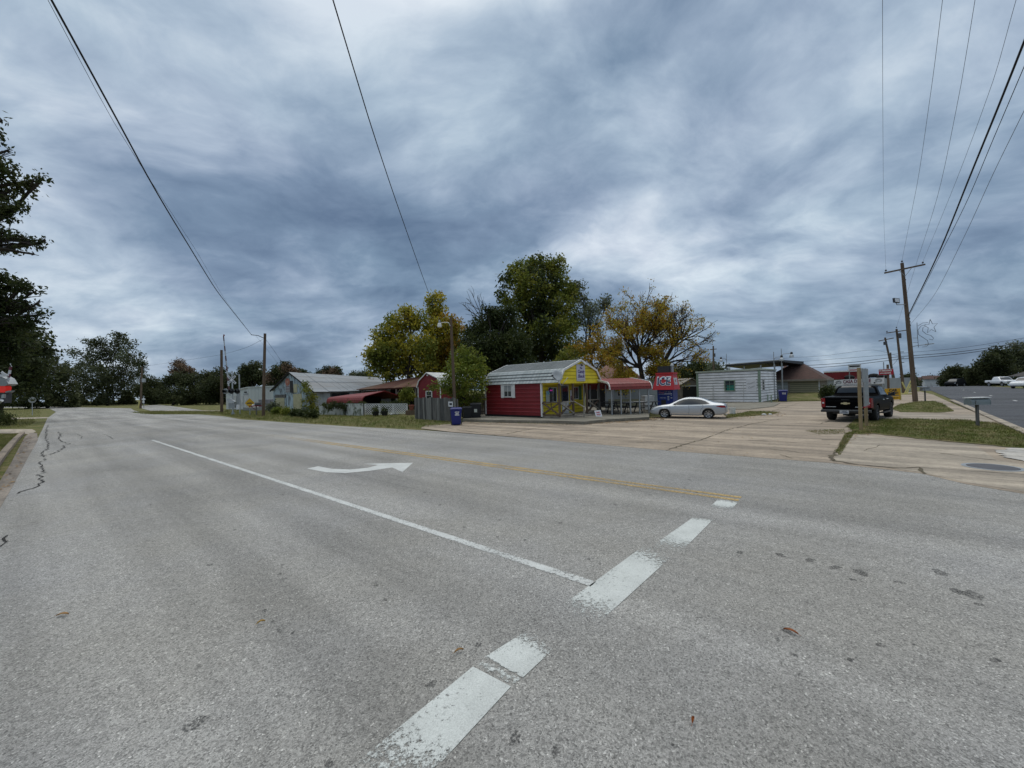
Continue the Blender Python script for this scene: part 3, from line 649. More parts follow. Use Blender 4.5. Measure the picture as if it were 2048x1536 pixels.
for x, y, s, m_, a, lab in [(1582, 1267, .055, 0, 2.4, 'rust brown leaf curled on the asphalt well past the stop line'), (918, 1306, .04, 2, .4, 'small tan leaf lying just beside the near stop line piece'),
                  (125, 1233, .06, 2, .1, 'long straw coloured leaf lying alone on the bare asphalt'), (522, 1248, .035, 1, .6, 'small yellow leaf among the dark tar blots'), (1386, 1447, .03, 0, 1.0, 'tiny brown leaf scrap on the asphalt by the bottom edge')]:
    c = gp(x, y); t = MB()
    n = 8; top = []
    for i in range(n + 1):
        f = i / n; w = s * .3 * math.sin(PI * f) ** .8; zc = .004 + .012 * math.sin(PI * f) + .006 * f
        for k in (-1, 0, 1): t.v.append(((f - .5) * s * 2, k * w, zc + abs(k) * .012))
    for i in range(n):
        for k in range(2): t.f.append((i*3+k, i*3+k+1, (i+1)*3+k+1, (i+1)*3+k)); t.m.append(0)
    t.tube([(-s, 0, .008), (-s * 1.35, .004, .006)], .0015, 4)
    t.build('fallen_leaf', leaf_m[m_], loc=(c.x, c.y, .006), rz=a, label=lab, cat='leaf', group='leaves lying on the road')
# ------------------------------------------------------------------ buildings
Z = Vector((0, 0, 1))
def gambrel_pts(W, ze, zk, zr, inset): return [(0, ze), (inset, zk), (W / 2, zr), (W - inset, zk), (W, ze)]
def roof_shell(mb, prof, x0, x1, th=.05):
    """profile (y,z) swept along local x, with thickness"""
    for (y0, z0), (y1, z1) in zip(prof, prof[1:]):
        dx, dz = y1 - y0, z1 - z0; l = math.hypot(dx, dz); ny, nz = -dz / l * th, dx / l * th
        mb.hexa([(x0, y0, z0), (x1, y0, z0), (x1, y1, z1), (x0, y1, z1)], [(x0, y0+ny, z0+nz), (x1, y0+ny, z0+nz), (x1, y1+ny, z1+nz), (x0, y1+ny, z1+nz)])
def window(parent, M4, w, h, frame_mat, pane_mat, bars=(1, 1), fw=.06, name='window', depth=.05, split=None):
    """local plane: x right, y up, z out, origin at the lower left corner"""
    f = MB()
    for x0, y0, x1, y1 in [(0, 0, w, fw), (0, h - fw, w, h), (0, fw, fw, h - fw), (w - fw, fw, w, h - fw)]: f.box(x0, y0, 0, x1, y1, depth)
    nx, ny = bars
    for i in range(1, nx + 1): x = fw + (w - 2*fw) * i / (nx + 1); f.box(x - .013, fw, .012, x + .013, h - fw, depth * .7)
    for i in range(1, ny + 1): y = fw + (h - 2*fw) * i / (ny + 1); f.box(fw, y - .015, .014, w - fw, y + .015, depth * .75)
    f.v = [tuple(M4 @ Vector(v)) for v in f.v]
    fo = f.build(name, frame_mat, parent)
    p = MB().box(fw, fw, .004, w - fw, h - fw, .010) if split is None else MB().box(fw, fw + (h - 2*fw) * split, .004, w - fw, h - fw, .010)
    p.v = [tuple(M4 @ Vector(v)) for v in p.v]; p.build('pane', pane_mat, fo)
    return fo
def plane_m(o, x, y):
    X, Y = Vector(x).normalized(), Vector(y).normalized(); m = Matrix((X, Y, X.cross(Y))).transposed().to_4x4(); m.translation = Vector(o); return m

# ---- the red and yellow shack.  local x runs along the red side towards the front, y across the front
A = Vector((1.89, 26.0, 0)); ax = Vector((.743, -.669, 0)); LS, FR, WD = 5.17, 1.37, 5.1
O = A - ax * LS
sh = thing('shack', 'red sided shack with curved silver roof and bright yellow gable front', 'shack', O, math.atan2(ax.y, ax.x))
ZB, ZE = .30, 2.50
w = MB()
w.lap((0, 0), (LS, 0), ZB, ZE, .185, .022, (0, -1)) if False else None
def lapz(mb, p0, p1, z0, z1, pitch, depth, nrm):
    mb.lap(Vector((*p0, 0)), Vector((*p1, 0)), z0, z1, pitch, depth, Vector((*nrm, 0)))
zz_ = ZB
while zz_ < ZE - .05:                                # sheet siding: flat pans between raised ribs
    zt_ = min(zz_ + .262, ZE)
    w.hexa([(0, -.004, zz_), (LS, -.004, zz_), (LS, .0, zz_), (0, .0, zz_)], [(0, -.004, zt_), (LS, -.004, zt_), (LS, .0, zt_), (0, .0, zt_)])
    if zt_ < ZE: w.hexa([(0, -.036, zt_ - .034), (LS, -.036, zt_ - .034), (LS, -.0045, zt_ - .05), (0, -.0045, zt_ - .05)], [(0, -.03, zt_ - .012), (LS, -.03, zt_ - .012), (LS, -.0045, zt_), (0, -.0045, zt_)], 1)
    zz_ = zt_
w.box(0, .002, ZB, LS, .06, ZE); w.box(0, .06, ZB, .06, WD, ZE); w.box(.06, WD - .06, ZB, LS, WD, ZE)
w.poly([(0, y, z) for y, z in gambrel_pts(WD, ZE, 3.25, 3.9, .55)])
w.build('side_wall', [MT['red_side'], MT['red_rib_glint']], sh)
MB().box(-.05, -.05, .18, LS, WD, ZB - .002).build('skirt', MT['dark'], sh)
def boards_y(mb):
    z = ZB
    while z < ZE + .2:
        zt = z + .24
        mb.hexa([(LS, 0, z), (LS + .03, 0, z), (LS + .03, WD, z), (LS, WD, z)], [(LS, 0, zt - .03), (LS + .022, 0, zt - .03), (LS + .022, WD, zt - .03), (LS, WD, zt - .03)])
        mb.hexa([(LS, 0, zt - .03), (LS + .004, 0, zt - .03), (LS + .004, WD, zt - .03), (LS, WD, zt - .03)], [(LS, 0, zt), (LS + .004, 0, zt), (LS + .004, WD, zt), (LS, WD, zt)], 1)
        z = zt
yw = MB()
boards_y(yw)
yw.box(LS - .06, .06, ZB, LS - .002, WD - .06, ZE + .2)
yw.build('front_wall', [MT['yellow'], MT['yellow_lap_shade']], sh)
gb = MB(); gx = LS + FR
prof = [(.0, 2.44), (.58, 3.23), (WD/2, 3.90), (WD - .58, 3.23), (WD, 2.44)]
def prof_y(z):
    for (y0, z0), (y1, z1) in zip(prof[:3], prof[1:3]):
        if z0 <= z <= z1: return y0 + (y1 - y0) * (z - z0) / (z1 - z0)
    return WD / 2
z = 2.44
while z < 3.89:
    zt = min(z + .235, 3.9); ya, yb = prof_y(z), prof_y(zt)
    mid = [(WD - y) for y in (ya, yb)]
    zz = [z, zt]; yk = None
    zg = zt - .028; yg = prof_y(zg)
    gb.poly([(gx + .03, ya, z), (gx + .03, mid[0], z), (gx + .02, WD - yg, zg), (gx + .02, yg, zg)])
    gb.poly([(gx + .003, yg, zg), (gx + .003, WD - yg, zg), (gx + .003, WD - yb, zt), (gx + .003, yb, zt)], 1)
    gb.poly([(gx, ya, z), (gx, mid[0], z), (gx + .03, mid[0], z), (gx + .03, ya, z)])
    z = zt
gb.poly([(gx - .03, y, z_) for y, z_ in reversed(prof)])
gb.build('gable', [MT['yellow'], MT['yellow_lap_shade']], sh)
MB().box(gx - .06, .02, 2.36, gx + .05, WD - .02, 2.44).box(LS + .002, .02, 2.34, gx - .06, .10, 2.46).box(LS + .002, WD - .10, 2.34, gx - .06, WD - .02, 2.46).build('porch_beam', MT['yellow'], sh)
MB().box(LS + .002, .1, 2.47, gx - .06, WD - .1, 2.50).build('porch_ceiling', MT['grey_wood'], sh)
rf = MB(); rp_ = [(-.12, 2.42), (.52, 3.25), (WD/2, 3.93), (WD - .52, 3.25), (WD + .12, 2.42)]
roof_shell(rf, rp_, -.10, gx + .06, .03)
for (y0, z0), (y1, z1) in zip(rp_, rp_[1:]):        # raised ribs of the sheet metal run along the roof
    k = 4 if abs(z1 - z0) > .75 and y1 - y0 < 1 else 5
    k = max(3, int(math.hypot(y1 - y0, z1 - z0) / .26)); l = math.hypot(y1 - y0, z1 - z0); ny, nz = -(z1 - z0) / l, (y1 - y0) / l
    for i in range(1, k):
        t_ = i / k; y_, z_ = y0 + (y1 - y0) * t_ + ny * .03, z0 + (z1 - z0) * t_ + nz * .03
        rf.beam((-.10, y_, z_ - .0), (gx + .06, y_, z_), .05, .06, up=(0, ny, nz), m=1)
rf.build('roof', [MT['galv'], MT['galv_rib']], sh)
for xx in (gx + .10, -.125):
    tr = MB()
    for (y0, z0), (y1, z1) in zip(rp_, rp_[1:]): tr.beam((xx, y0, z0 - .01), (xx, y1, z1 - .01), .06, .13, up=(0, -(z1 - z0), y1 - y0))
    tr.build('gable_trim', MT['white'], sh)
MB().box(LS - .04, -.055, ZB - .05, LS + .07, .06, ZE - .03).build('corner_trim', MT['white'], sh)
MB().box(-.04, -.055, ZB, .05, .0, ZE - .03).build('corner_trim', MT['white'], sh)
MB().box(LS, WD - .09, ZB, LS + .06, WD + .02, ZE - .02).build('corner_trim', MT['white'], sh)
# side window with its two shutters
M4 = plane_m((1.86, -.035, 1.52), (1, 0, 0), (0, 0, 1))
wf = window(sh, M4, .80, .88, MT['white'], MT['pane'], (1, 1), .06)
MB().box(1.93, -.043, 1.99, 2.59, -.046, 2.34).build('curtain', MT['lit'], wf)
for x in (1.62, 2.67): 
    s_ = MB().box(x, -.075, 1.48, x + .25, -.03, 2.46)
    for k in range(9): s_.box(x + .04, -.083, 1.54 + k * .1, x + .21, -.075, 1.60 + k * .1)
    s_.build('shutter', MT['white'], sh)
# front openings: wall at x=LS
FX = LS + .032
def fwin(y0, y1, z0, z1, mat, bars, pane=MT['glass']): return window(sh, plane_m((FX, y0, z0), (0, 1, 0), (0, 0, 1)), y1 - y0, z1 - z0, mat, pane, bars, .06)
wl = fwin(.72, 1.62, 1.12, 2.14, MT['white_dirty'], (1, 0))
nsig = MB().lathe([(0, .02), (.16, .02), (.19, .0), (.19, -.02), (0, -.02)], plane_m((FX + .09, .86, 1.93), (0, 1, 0), (0, 0, 1)), 20).build('neon_sign', MT['navy'], wl)
text('neon_lettering', 'OPEN', .11, MT['neon'], wl, (FX + .125, .86, 1.93), (0, 1, 0))
wr = fwin(3.55, 4.35, 1.22, 2.12, MT['white_dirty'], (1, 0))
MB().box(FX, 4.40, 1.16, FX + .05, 4.72, 2.18).build('shutter', M('green_shutter', (.05, .16, .035), .6), sh, label='dark green shutter beside the front window')
dr = MB().box(FX, 2.12, ZB, FX + .06, 3.02, 2.30)
do = dr.build('door', MT['white_dirty'], sh)
MB().box(FX + .062, 2.22, 1.15, FX + .075, 2.92, 2.20).build('door_glass', MT['glass'], do)
MB().box(FX + .062, 2.24, .48, FX + .07, 2.90, 1.02).build('door_panel', MT['white'], do)
MB().cyl((FX + .07, 2.26, 1.08), (FX + .13, 2.26, 1.08), .028, n=8).build('handle', MT['chrome'], do)
MB().box(FX, 2.02, ZB, FX + .075, 2.12, 2.38).box(FX, 3.02, ZB, FX + .075, 3.12, 2.38).box(FX, 2.12, 2.302, FX + .075, 3.02, 2.38).build('door_frame', MT['yellow'], sh)
# posters
po = MB().box(FX + .065, .36, 1.08, FX + .085, .74, 1.92).build('poster', M('beach_poster', (.50, .48, .36), .5, c2=(.30, .48, .55), sc=2.2), sh)
MB().box(FX + .087, .40, 1.66, FX + .09, .70, 1.88).build('picture', M('poster_blue', (.25, .52, .60), .5), po)
po = MB().box(FX + .077, 3.14, 1.10, FX + .09, 3.44, 1.90).build('poster', MT['sign_white'], sh)
MB().box(FX + .092, 3.18, 1.16, FX + .096, 3.40, 1.5).build('picture', M('poster_dark', (.10, .06, .10), .5, c2=(.4, .2, .25), sc=9), po)
# sign board in the gable
sg = MB().box(gx + .04, 2.02, 2.50, gx + .07, 3.06, 3.62).build('sign_board', M('shack_sign', (.56, .55, .62), .5, var=.15, sc=2), sh)
sx_ = gx + .074
for s_, z_, h_, wd_ in (('The', 3.38, .16, .30), ('Candy', 3.14, .30, .84), ('Shack', 2.83, .30, .86)):
    text('lettering', s_, h_, MT['purple'], sg, (sx_, 2.54, z_), (0, 1, 0), shear=.25, bold=.008, width=wd_)
MB().box(sx_ - .002, 2.12, 2.56, sx_ + .001, 2.96, 2.62).build('small_print', MT['alu'], sg)
fl = MB().cyl((gx + .03, 2.52, 3.66), (gx + .22, 2.52, 3.70), .02, n=6).cyl((gx + .22, 2.34, 3.68), (gx + .22, 2.70, 3.70), .018, n=6)
fl.lathe([(.03, -.07), (.075, .06), (.085, .10), (0, .085)], Matrix.Translation((gx + .24, 2.36, 3.62)) @ Matrix.Rotation(2.4, 4, 'Y'), 12)
fl.build('flood_light', MT['black_metal'], sh)
MB().lathe([(.03, -.07), (.08, .06), (.09, .10), (0, .09)], Matrix.Translation((gx + .26, 2.70, 3.68)) @ Matrix.Rotation(1.5, 4, 'Y'), 12).build('lamp_head', MT['white'], sh)
# porch: deck, posts, rails with crossed braces
dk = MB()
for i in range(9): dk.box(LS + .02, .0, .235, gx + .04, WD, .285) if False else dk.box(LS + .02 + i * .15, -.02, .24, LS + .02 + i * .15 + .14, WD + .02, .285)
dk.box(LS + .02, .0, .19, gx + .06, .05, .238).box(gx, .05, .18, gx + .04, WD, .236)
dk.build('porch_deck', MT['pale_wood'], sh)
for y in (.06, 1.62, 3.30, WD - .12):
    MB().box(gx - .06, y - .06, .286, gx + .05, y + .06, 2.36).build('porch_post', MT['brown_wood'] if y < 4 else MT['grey_wood'], sh)
def railing(p0, p1, name='railing', mat=MT['pale_wood'], extra=True):
    p0, p1 = Vector(p0), Vector(p1); m = (p0 + p1) / 2; h0, h1 = .36, 1.18
    r = MB()
    r.beam(p0 + Z * h1, p1 + Z * h1, .10, .07).build(name, mat, sh)
    MB().beam(p0 + Z * (h0 + .02), p1 + Z * (h0 + .02), .06, .09).build('bottom_rail', mat, sh)
    b_ = MB().beam(p0 + Z * .42, p1 + Z * 1.14, .09, .09, up=(0, 0, 1))
    b_.build('brace', MT['brown_wood'], sh)
    d_ = (p1 - p0).cross(Z).normalized() * .04
    MB().beam(p0 + Z * 1.14 + d_, p1 + Z * .42 + d_, .09, .09).build('brace', mat, sh)
    if extra: MB().beam(m + Z * .78 - d_, m + Z * 1.15 - d_, .05, .035).build('baluster', mat, sh)
railing((LS + .1, .0, 0), (gx, .0, 0), mat=MT['brown_wood'])
railing((gx, .1, 0), (gx, 1.58, 0))
railing((gx, 3.36, 0), (gx, WD - .16, 0))
st = MB().beam((gx + .05, 1.62, 1.18), (gx + .85, 1.62, .80), .09, .05).beam((gx + .80, 1.62, .18), (gx + .80, 1.62, .80), .08, .08)
st.build('stair_rail', MT['pale_wood'], sh)
MB().box(gx + .08, 1.6, .18, gx + .55, 3.3, .235).box(gx + .08, 1.2, .02, gx + 1.0, 3.4, .178).build('step', MT['pale_wood'], sh)
# satellite dish on a bent pole in front of the porch
c = sh.matrix_world if False else None
def shw(x, y, z): 
    a_ = math.atan2(ax.y, ax.x); return Vector((O.x + x * math.cos(a_) - y * math.sin(a_), O.y + x * math.sin(a_) + y * math.cos(a_), z))
dp = shw(gx + .12, .16, 0)
ds = thing('satellite_dish', 'grey satellite dish on twin arms fixed to the front corner post of the yellow shack', 'satellite dish', dp)
MB().cyl((0, 0, 1.2), (0, 0, 2.36), .045, n=8).build('mast', MT['black_metal'], ds)
MB().tube([(0, 0, 2.2), (-.12, -.1, 2.42), (-.30, -.22, 2.70)], .03, 6).tube([(0, 0, 2.2), (.16, -.05, 2.45), (.42, -.02, 2.74)], .02, 6).build('arm', MT['alu'], ds)
dm = plane_m((-.30, -.22, 2.84), Vector((.93, .36, 0)), Vector((-.15, .25, .95)))
MB().lathe([(0, .0), (.12, .008), (.24, .03), (.36, .07), (.365, .075), (.36, .085), (.24, .045), (0, .014)], dm, 28).build('reflector', MT['dish'], ds, smooth=True)
MB().tube([(-.2, -.2, 2.5), (-.5, -.5, 2.72), (-.62, -.62, 2.82)], .02, 6).box(-.68, -.68, 2.80, -.56, -.56, 2.90).build('receiver', MT['black_metal'], ds)
# little sign leaning by the steps
p = gp(1198, 834, .18)
ys = thing('yard_sign', 'white board sign with red lettering leaning beside the porch rail', 'sign', p, .1); ys.scale = (.62, .62, .72)
bb = MB().hexa([(-.32, 0, .06), (.32, .0, .02), (.36, .04, .02), (-.32, .04, .06)], [(-.42, .16, .56), (.24, .16, .60), (.24, .19, .60), (-.42, .19, .56)]).build('board', MT['sign_white'], ys)
text('lettering', 'CANDY', .17, MT['red_ink'], ys, (-.07, .090, .40), (1, -.02, 0), (-.1, .30, .9), width=.46, bold=.006)
text('lettering', 'SALE', .17, MT['red_ink'], ys, (-.03, .035, .21), (1, -.02, 0), (-.1, .30, .9), width=.40, bold=.006)
# ---- generic local frame helper
def build_at(name, label, cat, p0, p1, group=None):
    return thing(name, label, cat, (p0.x, p0.y, 0), yaw(p0, p1), group), math.hypot(p1.x - p0.x, p1.y - p0.y)

# ---- red metal carport with the eating tables
c0, c1 = gp(1224, 830, .18), gp(1298, 827, .18)
cp, L = build_at('carport', 'red roofed metal carport with white edge trim beside the yellow shack', 'carport', c0, c1)
hp = [(0 - .16, 1.86), (-.14, 2.02), (-.02, 2.22), (.2, 2.34), (1.2, 2.46), (2.9, 2.64), (4.6, 2.46), (5.6, 2.34), (5.8, 2.22), (5.92, 2.0), (5.94, 1.86)]
r_ = MB(); roof_shell(r_, hp, -.15, L + .15, .03)
for z_, y_ in ((2.02, -.165), (2.22, -.045), (2.365, .40), (2.44, 1.05), (2.545, 2.0)):
    r_.beam((-.15, y_, z_ + .025), (L + .15, y_, z_ + .025), .025, .012)
r_.build('roof', MT['red_roof'], cp)
for x in (-.19, L + .15):
    t_ = MB()
    for (y0, z0), (y1, z1) in zip(hp, hp[1:]): t_.beam((x + .02, y0, z0), (x + .02, y1, z1), .05, .13, up=(0, -(z1 - z0), y1 - y0))
    t_.build('edge_trim', MT['white'], cp)
for i in range(5):
    x = L * i / 4
    for y in (0, 5.78): MB().box(x - .04, y - .04, .18, x + .04, y + .04, 2.05 if y < 1 else 2.2).build('post', MT['grey_metal'], cp)
MB().box(-.1, .0, 2.0, L + .1, .06, 2.06).build('eave_rail', MT['grey_metal'], cp)
ac = math.atan2(c1.y - c0.y, c1.x - c0.x)
def cpw(x, y, z=.18): return Vector((c0.x + x * math.cos(ac) - y * math.sin(ac), c0.y + x * math.sin(ac) + y * math.cos(ac), z))
def picnic(loc, rz, label):
    t = thing('picnic_table', label, 'picnic table', loc, rz, 'dark picnic tables under the red carport')
    tp = MB()
    for k in range(5): tp.box(-.9, -.37 + k * .15, .70, .9, -.24 + k * .15, .745)
    tp.build('tabletop', MT['black_metal'], t)
    for s in (-1, 1):
        b_ = MB()
        for k in range(2): b_.box(-.9, s * .72 - .13 + k * .14, .42, .9, s * .72 - .01 + k * .14, .455)
        b_.build('bench', MT['black_metal'], t)
        MB().beam((s * .65, -.55, 0), (s * .65, -.12, .70), .06, .06).beam((s * .65, .55, 0), (s * .65, .12, .70), .06, .06).beam((s * .65, -.8, .40), (s * .65, .8, .40), .05, .05).build('leg_frame', MT['black_metal'], t)
    return t
pt = picnic(cpw(1.0, 1.1), ac, 'dark picnic table nearest the shack end of the red carport')
dup(pt, cpw(3.1, 1.2), ac + .1, 'dark picnic table in the middle of the red carport')
dup(pt, cpw(1.2, 3.6), ac - .05, 'dark picnic table deep under the red carport beside the grey wall')
# pale clutter under the carport
cl = cpw(4.2, 3.0)
fr = thing('freezer', 'pale upright cooler box standing under the red carport', 'cooler', cl, ac)
MB().box(-.38, -.3, .06, .38, .3, 1.05).build('cabinet', MT['white_dirty'], fr, bevel=.02); MB().box(-.4, -.32, 1.052, .4, .32, 1.12).build('lid', MT['white_dirty'], fr)
MB().box(-.2, -.345, .85, .2, -.321, .89).build('handle', MT['grey_metal'], fr)
tt = thing('folding_table', 'white topped folding table at the open end of the red carport', 'table', cpw(L - .3, 1.6), ac)
MB().box(-.75, -.36, .72, .75, .36, .76).build('tabletop', MT['white_dirty'], tt)
for x in (-.62, .62):
    for y in (-.3, .3): MB().cyl((x, y, 0), (x, y, .72), .02, n=6).build('leg', MT['black_metal'], tt)
# ---- house behind the carport
p0, p1 = col(1186, 38), col(1316, 36)
h_, L = build_at('bungalow', 'pale grey boarded house with faded red shingle roof behind the red carport', 'house', p0, p1)
w = MB(); lapz(w, (0, 0), (L, 0), .1, 2.62, .22, .02, (0, -1)); w.box(0, .002, .1, L, 7, 2.6)
w.build('wall', MT['grey_lap'], h_)
MB().hexa([(-.3, -.5, 2.72), (4.6, -.5, 2.5), (4.6, 7.4, 2.5), (-.3, 7.4, 2.72)], [(.9, 3.2, 4.2), (3.0, 3.2, 4.0), (3.0, 3.8, 4.0), (.9, 3.8, 4.2)]).build('roof', MT['shingle_pink'], h_)
MB().hexa([(-.3, -.54, 2.60), (4.65, -.54, 2.36), (4.65, -.50, 2.36), (-.3, -.50, 2.60)], [(-.3, -.54, 2.74), (4.65, -.54, 2.52), (4.65, -.50, 2.52), (-.3, -.50, 2.74)]).build('fascia', MT['white_dirty'], h_)
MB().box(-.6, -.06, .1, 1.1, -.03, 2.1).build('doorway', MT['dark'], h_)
MB().box(1.4, -.09, .1, 4.4, -.03, .85).build('counter', MT['tan_side'], h_)
window(h_, plane_m((2.2, -.03, 1.1), (1, 0, 0), (0, 0, 1)), 1.0, .9, MT['white_dirty'], MT['pane'], (1, 1))
# ---- ice kiosk
k0, k1 = col(1314, 30.0), col(1345.5, 29.3)
kx = (k1 - k0).normalized(); ik, L = build_at('ice_kiosk', 'blue ice vending kiosk with flared red hood reading ICE', 'vending kiosk', k0, k1)
DP = 1.15
MB().box(0, 0, .0, L, DP, 1.74).build('cabinet', MT['ice_blue'], ik)
zt0, zt1 = 1.72, 2.86
b4 = [(-.27, -.28, zt0), (L + .16, -.28, zt0), (L + .16, DP + .2, zt0), (-.27, DP + .2, zt0)]
t4 = [(-.06, .04, zt1), (L + .0, .04, zt1), (L + .0, DP - .1, zt1), (-.06, DP - .1, zt1)]
MB().hexa(b4, t4).build('hood', MT['ice_red'], ik)
MB().box(-.10, .0, zt1 + .002, L + .05, DP - .05, zt1 + .13).build('hood_cap', MT['ice_red'], ik)
MB().box(.0, .2, zt1 + .13, .86, .9, zt1 + .62).build('compressor', MT['black_metal'], ik)
MB().cyl((1.0, .45, zt1 + .13), (1.0, .45, zt1 + .62), .11, n=12).lathe([(.16, .0), (.11, .12), (0, .2)], Matrix.Translation((1.0, .45, zt1 + .62)), 12).build('vent_stack', MT['grey_metal'], ik)
up_ = (Vector(t4[0]) - Vector(b4[0])); up_ = Vector((0, .32, 1.14)).normalized()
def hoodpt(x, s_): return Vector((x, -.28 + .32 * s_ - .012, zt0 + 1.14 * s_ + .004))
icel = text('lettering', 'ICE', .88, MT['sign_white'], ik, hoodpt(L * .46, .54), (1, 0, 0), up_, bold=.05, width=1.02)
text('lettering', 'ICE', .80, MT['navy'], ik, hoodpt(L * .46, .53) + Vector((0, -.012, 0)), (1, 0, 0), up_, bold=.016, width=.92)
for x in (-.34, .06, .36):
    b_ = MB()
    q = hoodpt(L * .46 + x * .9, .66) + Vector((0, -.022, 0)); b_.hexa([q, q + Vector((.17, 0, 0)), q + Vector((.17, .004, 0)), q + Vector((0, .004, 0))], [v + up_ * .13 for v in (q + Vector((.02, 0, 0)), q + Vector((.15, 0, 0)), q + Vector((.15, .004, 0)), q + Vector((.02, .004, 0)))])
    b_.build('snow_cap', MT['sign_white'], ik)
ur = Vector((-.16, 0, 1.14)).normalized()
text('lettering', 'ICE', .62, MT['sign_white'], ik, (L + .16 - .16 * .52 + .012, .42, zt0 + 1.14 * .52), (0, 1, 0), ur, bold=.05, width=.80)
text('lettering', 'ICE', .58, MT['alu'], ik, (L + .16 - .16 * .52 + .02, .42, zt0 + 1.14 * .52), (0, 1, 0), ur, bold=.012, width=.70)
text('lettering', 'Bag', .22, M('pale_red_ink', (.42, .16, .20), .5), ik, (.28, -.01, 1.53), (1, 0, 0), shear=.2, width=.40)
text('lettering', 'OF ICE', .15, MT['sign_grey'], ik, (.76, -.01, 1.55), (1, 0, 0), width=.46)
MB().box(.10, -.012, 1.38, 1.08, -.004, 1.395).box(.52, -.012, 1.41, 1.06, -.004, 1.44).build('stripe', MT['sign_white'], ik)
text('lettering', 'INSERT BILLS', .07, MT['sign_white'], ik, (.40, -.01, 1.12), (1, 0, 0), width=.44)
for b_ in ((.74, 1.16, .86, 1.24), (.74, 1.07, .86, 1.12), (.74, .95, .86, 1.01), (.96, 1.08, 1.08, 1.16), (.98, 1.28, 1.04, 1.32)): MB().box(b_[0], -.014, b_[1], b_[2], -.004, b_[3]).build('button', MT['alu'], ik)
MB().box(.28, -.02, .55, .62, -.004, .98).build('chute', MT['black_metal'], ik)
# ---- small gabled house between kiosk and white shack
p0, p1 = col(1362, 52), col(1402, 52)
gh, L = build_at('small_house', 'small brown gabled house seen in the gap beside the ice kiosk', 'house', p0, p1)
MB().box(0, 0, 0, L, 5, 2.0).prism([(0, 0, 2.0), (L, 0, 2.0), (L / 2, 0, 2.65)], (0, 5, 0)).build('wall', M('brown_gable', (.15, .13, .11), .8), gh)
r_ = MB()
for s in (0, 1): 
    a_, b_ = ((-.2, 1.9), (L / 2, 2.74)) if s == 0 else ((L / 2, 2.74), (L + .2, 1.9))
    roof_shell(r_, [a_, b_], 0, 1, .06)
r_.v = [(y, x * 5.4 - .3, z) for x, y, z in r_.v]
r_.build('roof', MT['taupe'], gh)
MB().box(.1, -.03, 1.72, L - .1, -.005, 1.82).build('trim', MT['white_dirty'], gh)
MB().box(.2, -.05, 0, L - .2, -.006, 1.70).build('doorway', MT['dark'], gh)
# ---- white shack with sage trim
q0, q1, q2 = col(1394, 44), col(1520, 40.2), col(1552, 45)
ws, L = build_at('white_shack', 'white lap sided flat roofed shack with flaking paint and sage green corners', 'shack', q0, q1)
a_ = yaw(q0, q1); dv = q2 - q1; loc2 = lambda p: ((p - q0).x * math.cos(a_) + (p - q0).y * math.sin(a_), -(p - q0).x * math.sin(a_) + (p - q0).y * math.cos(a_))
R2 = loc2(q2); R3_ = (R2[0] - L, R2[1])
def boards(mb, p0, p1, z0, z1, pitch, nrm, gap=.055):
    p0, p1, nv = Vector((*p0, 0)), Vector((*p1, 0)), Vector((*nrm, 0)); z = z0
    while z < z1 - .05:
        zt = min(z + pitch, z1); a, b = p0 + nv * .05, p1 + nv * .05; a2, b2 = p0 + nv * .012, p1 + nv * .012
        mb.hexa([a + Z * z, b + Z * z, p1 + Z * z, p0 + Z * z], [a2 + Z * (zt - gap), b2 + Z * (zt - gap), p1 + Z * (zt - gap), p0 + Z * (zt - gap)])
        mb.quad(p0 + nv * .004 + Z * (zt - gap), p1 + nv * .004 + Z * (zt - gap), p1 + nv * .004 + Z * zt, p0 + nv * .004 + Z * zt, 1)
        z = zt
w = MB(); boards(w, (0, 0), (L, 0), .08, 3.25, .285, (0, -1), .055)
dn = Vector((R2[1], -(R2[0] - L))).normalized()
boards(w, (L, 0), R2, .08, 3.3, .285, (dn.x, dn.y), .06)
w.prism([(.0, .002, .05), (L - .002, .002, .05), (R2[0] - .02, R2[1], .05), (R3_[0], R3_[1], .05)], (0, 0, 3.22))
w.build('wall', [MT['white_lap'], MT['lap_shade']], ws)
MB().box(-.06, -.05, .05, .16, .06, 3.2).build('corner_trim', MT['green_trim'], ws)
MB().box(L - .17, -.06, .05, L + .05, .10, 3.25).build('corner_trim', MT['green_trim'], ws)
MB().hexa([(-.12, -.12, 3.23), (L + .1, -.12, 3.28), (R2[0] + .1, R2[1], 3.30), (R3_[0] - .1, R3_[1], 3.25)], [(-.12, -.12, 3.38), (L + .1, -.12, 3.46), (R2[0] + .1, R2[1], 3.42), (R3_[0] - .1, R3_[1], 3.36)]).build('roof', M('shack_roof', (.42, .47, .40), .7), ws)
wf = window(ws, plane_m((L * .455, -.04, 1.18), (1, 0, 0), (0, 0, 1)), 1.02, 1.18, MT['green_trim'], MT['glass'], (1, 2), .10, depth=.07)
MB().box(L * .455 + .22, -.062, 1.28, L * .455 + .90, -.056, 1.80).build('curtain', MT['teal'], wf)
sb = MB().box(L * .795, -.075, 1.12, L * .945, -.04, 2.42).build('sign_board', MT['sign_white'], ws)
text('lettering', 'Flowers', .26, MT['sign_grey'], sb, (L * .87, -.08, 1.98), (1, 0, .35), (-.35, 0, 1), shear=.3, width=.72)
text('lettering', 'Open', .30, MT['sign_grey'], sb, (L * .87, -.08, 1.58), (1, 0, .35), (-.35, 0, 1), shear=.3, width=.62)
rdir = Vector((R2[0] - L, R2[1], 0)).normalized(); rn = Vector((dn.x, dn.y, 0))
window(ws, plane_m(Vector((L, 0, 1.15)) + rdir * .55 + rn * .035, rdir, Z), .9, 1.15, MT['white_dirty'], MT['pane'], (0, 1), .08)
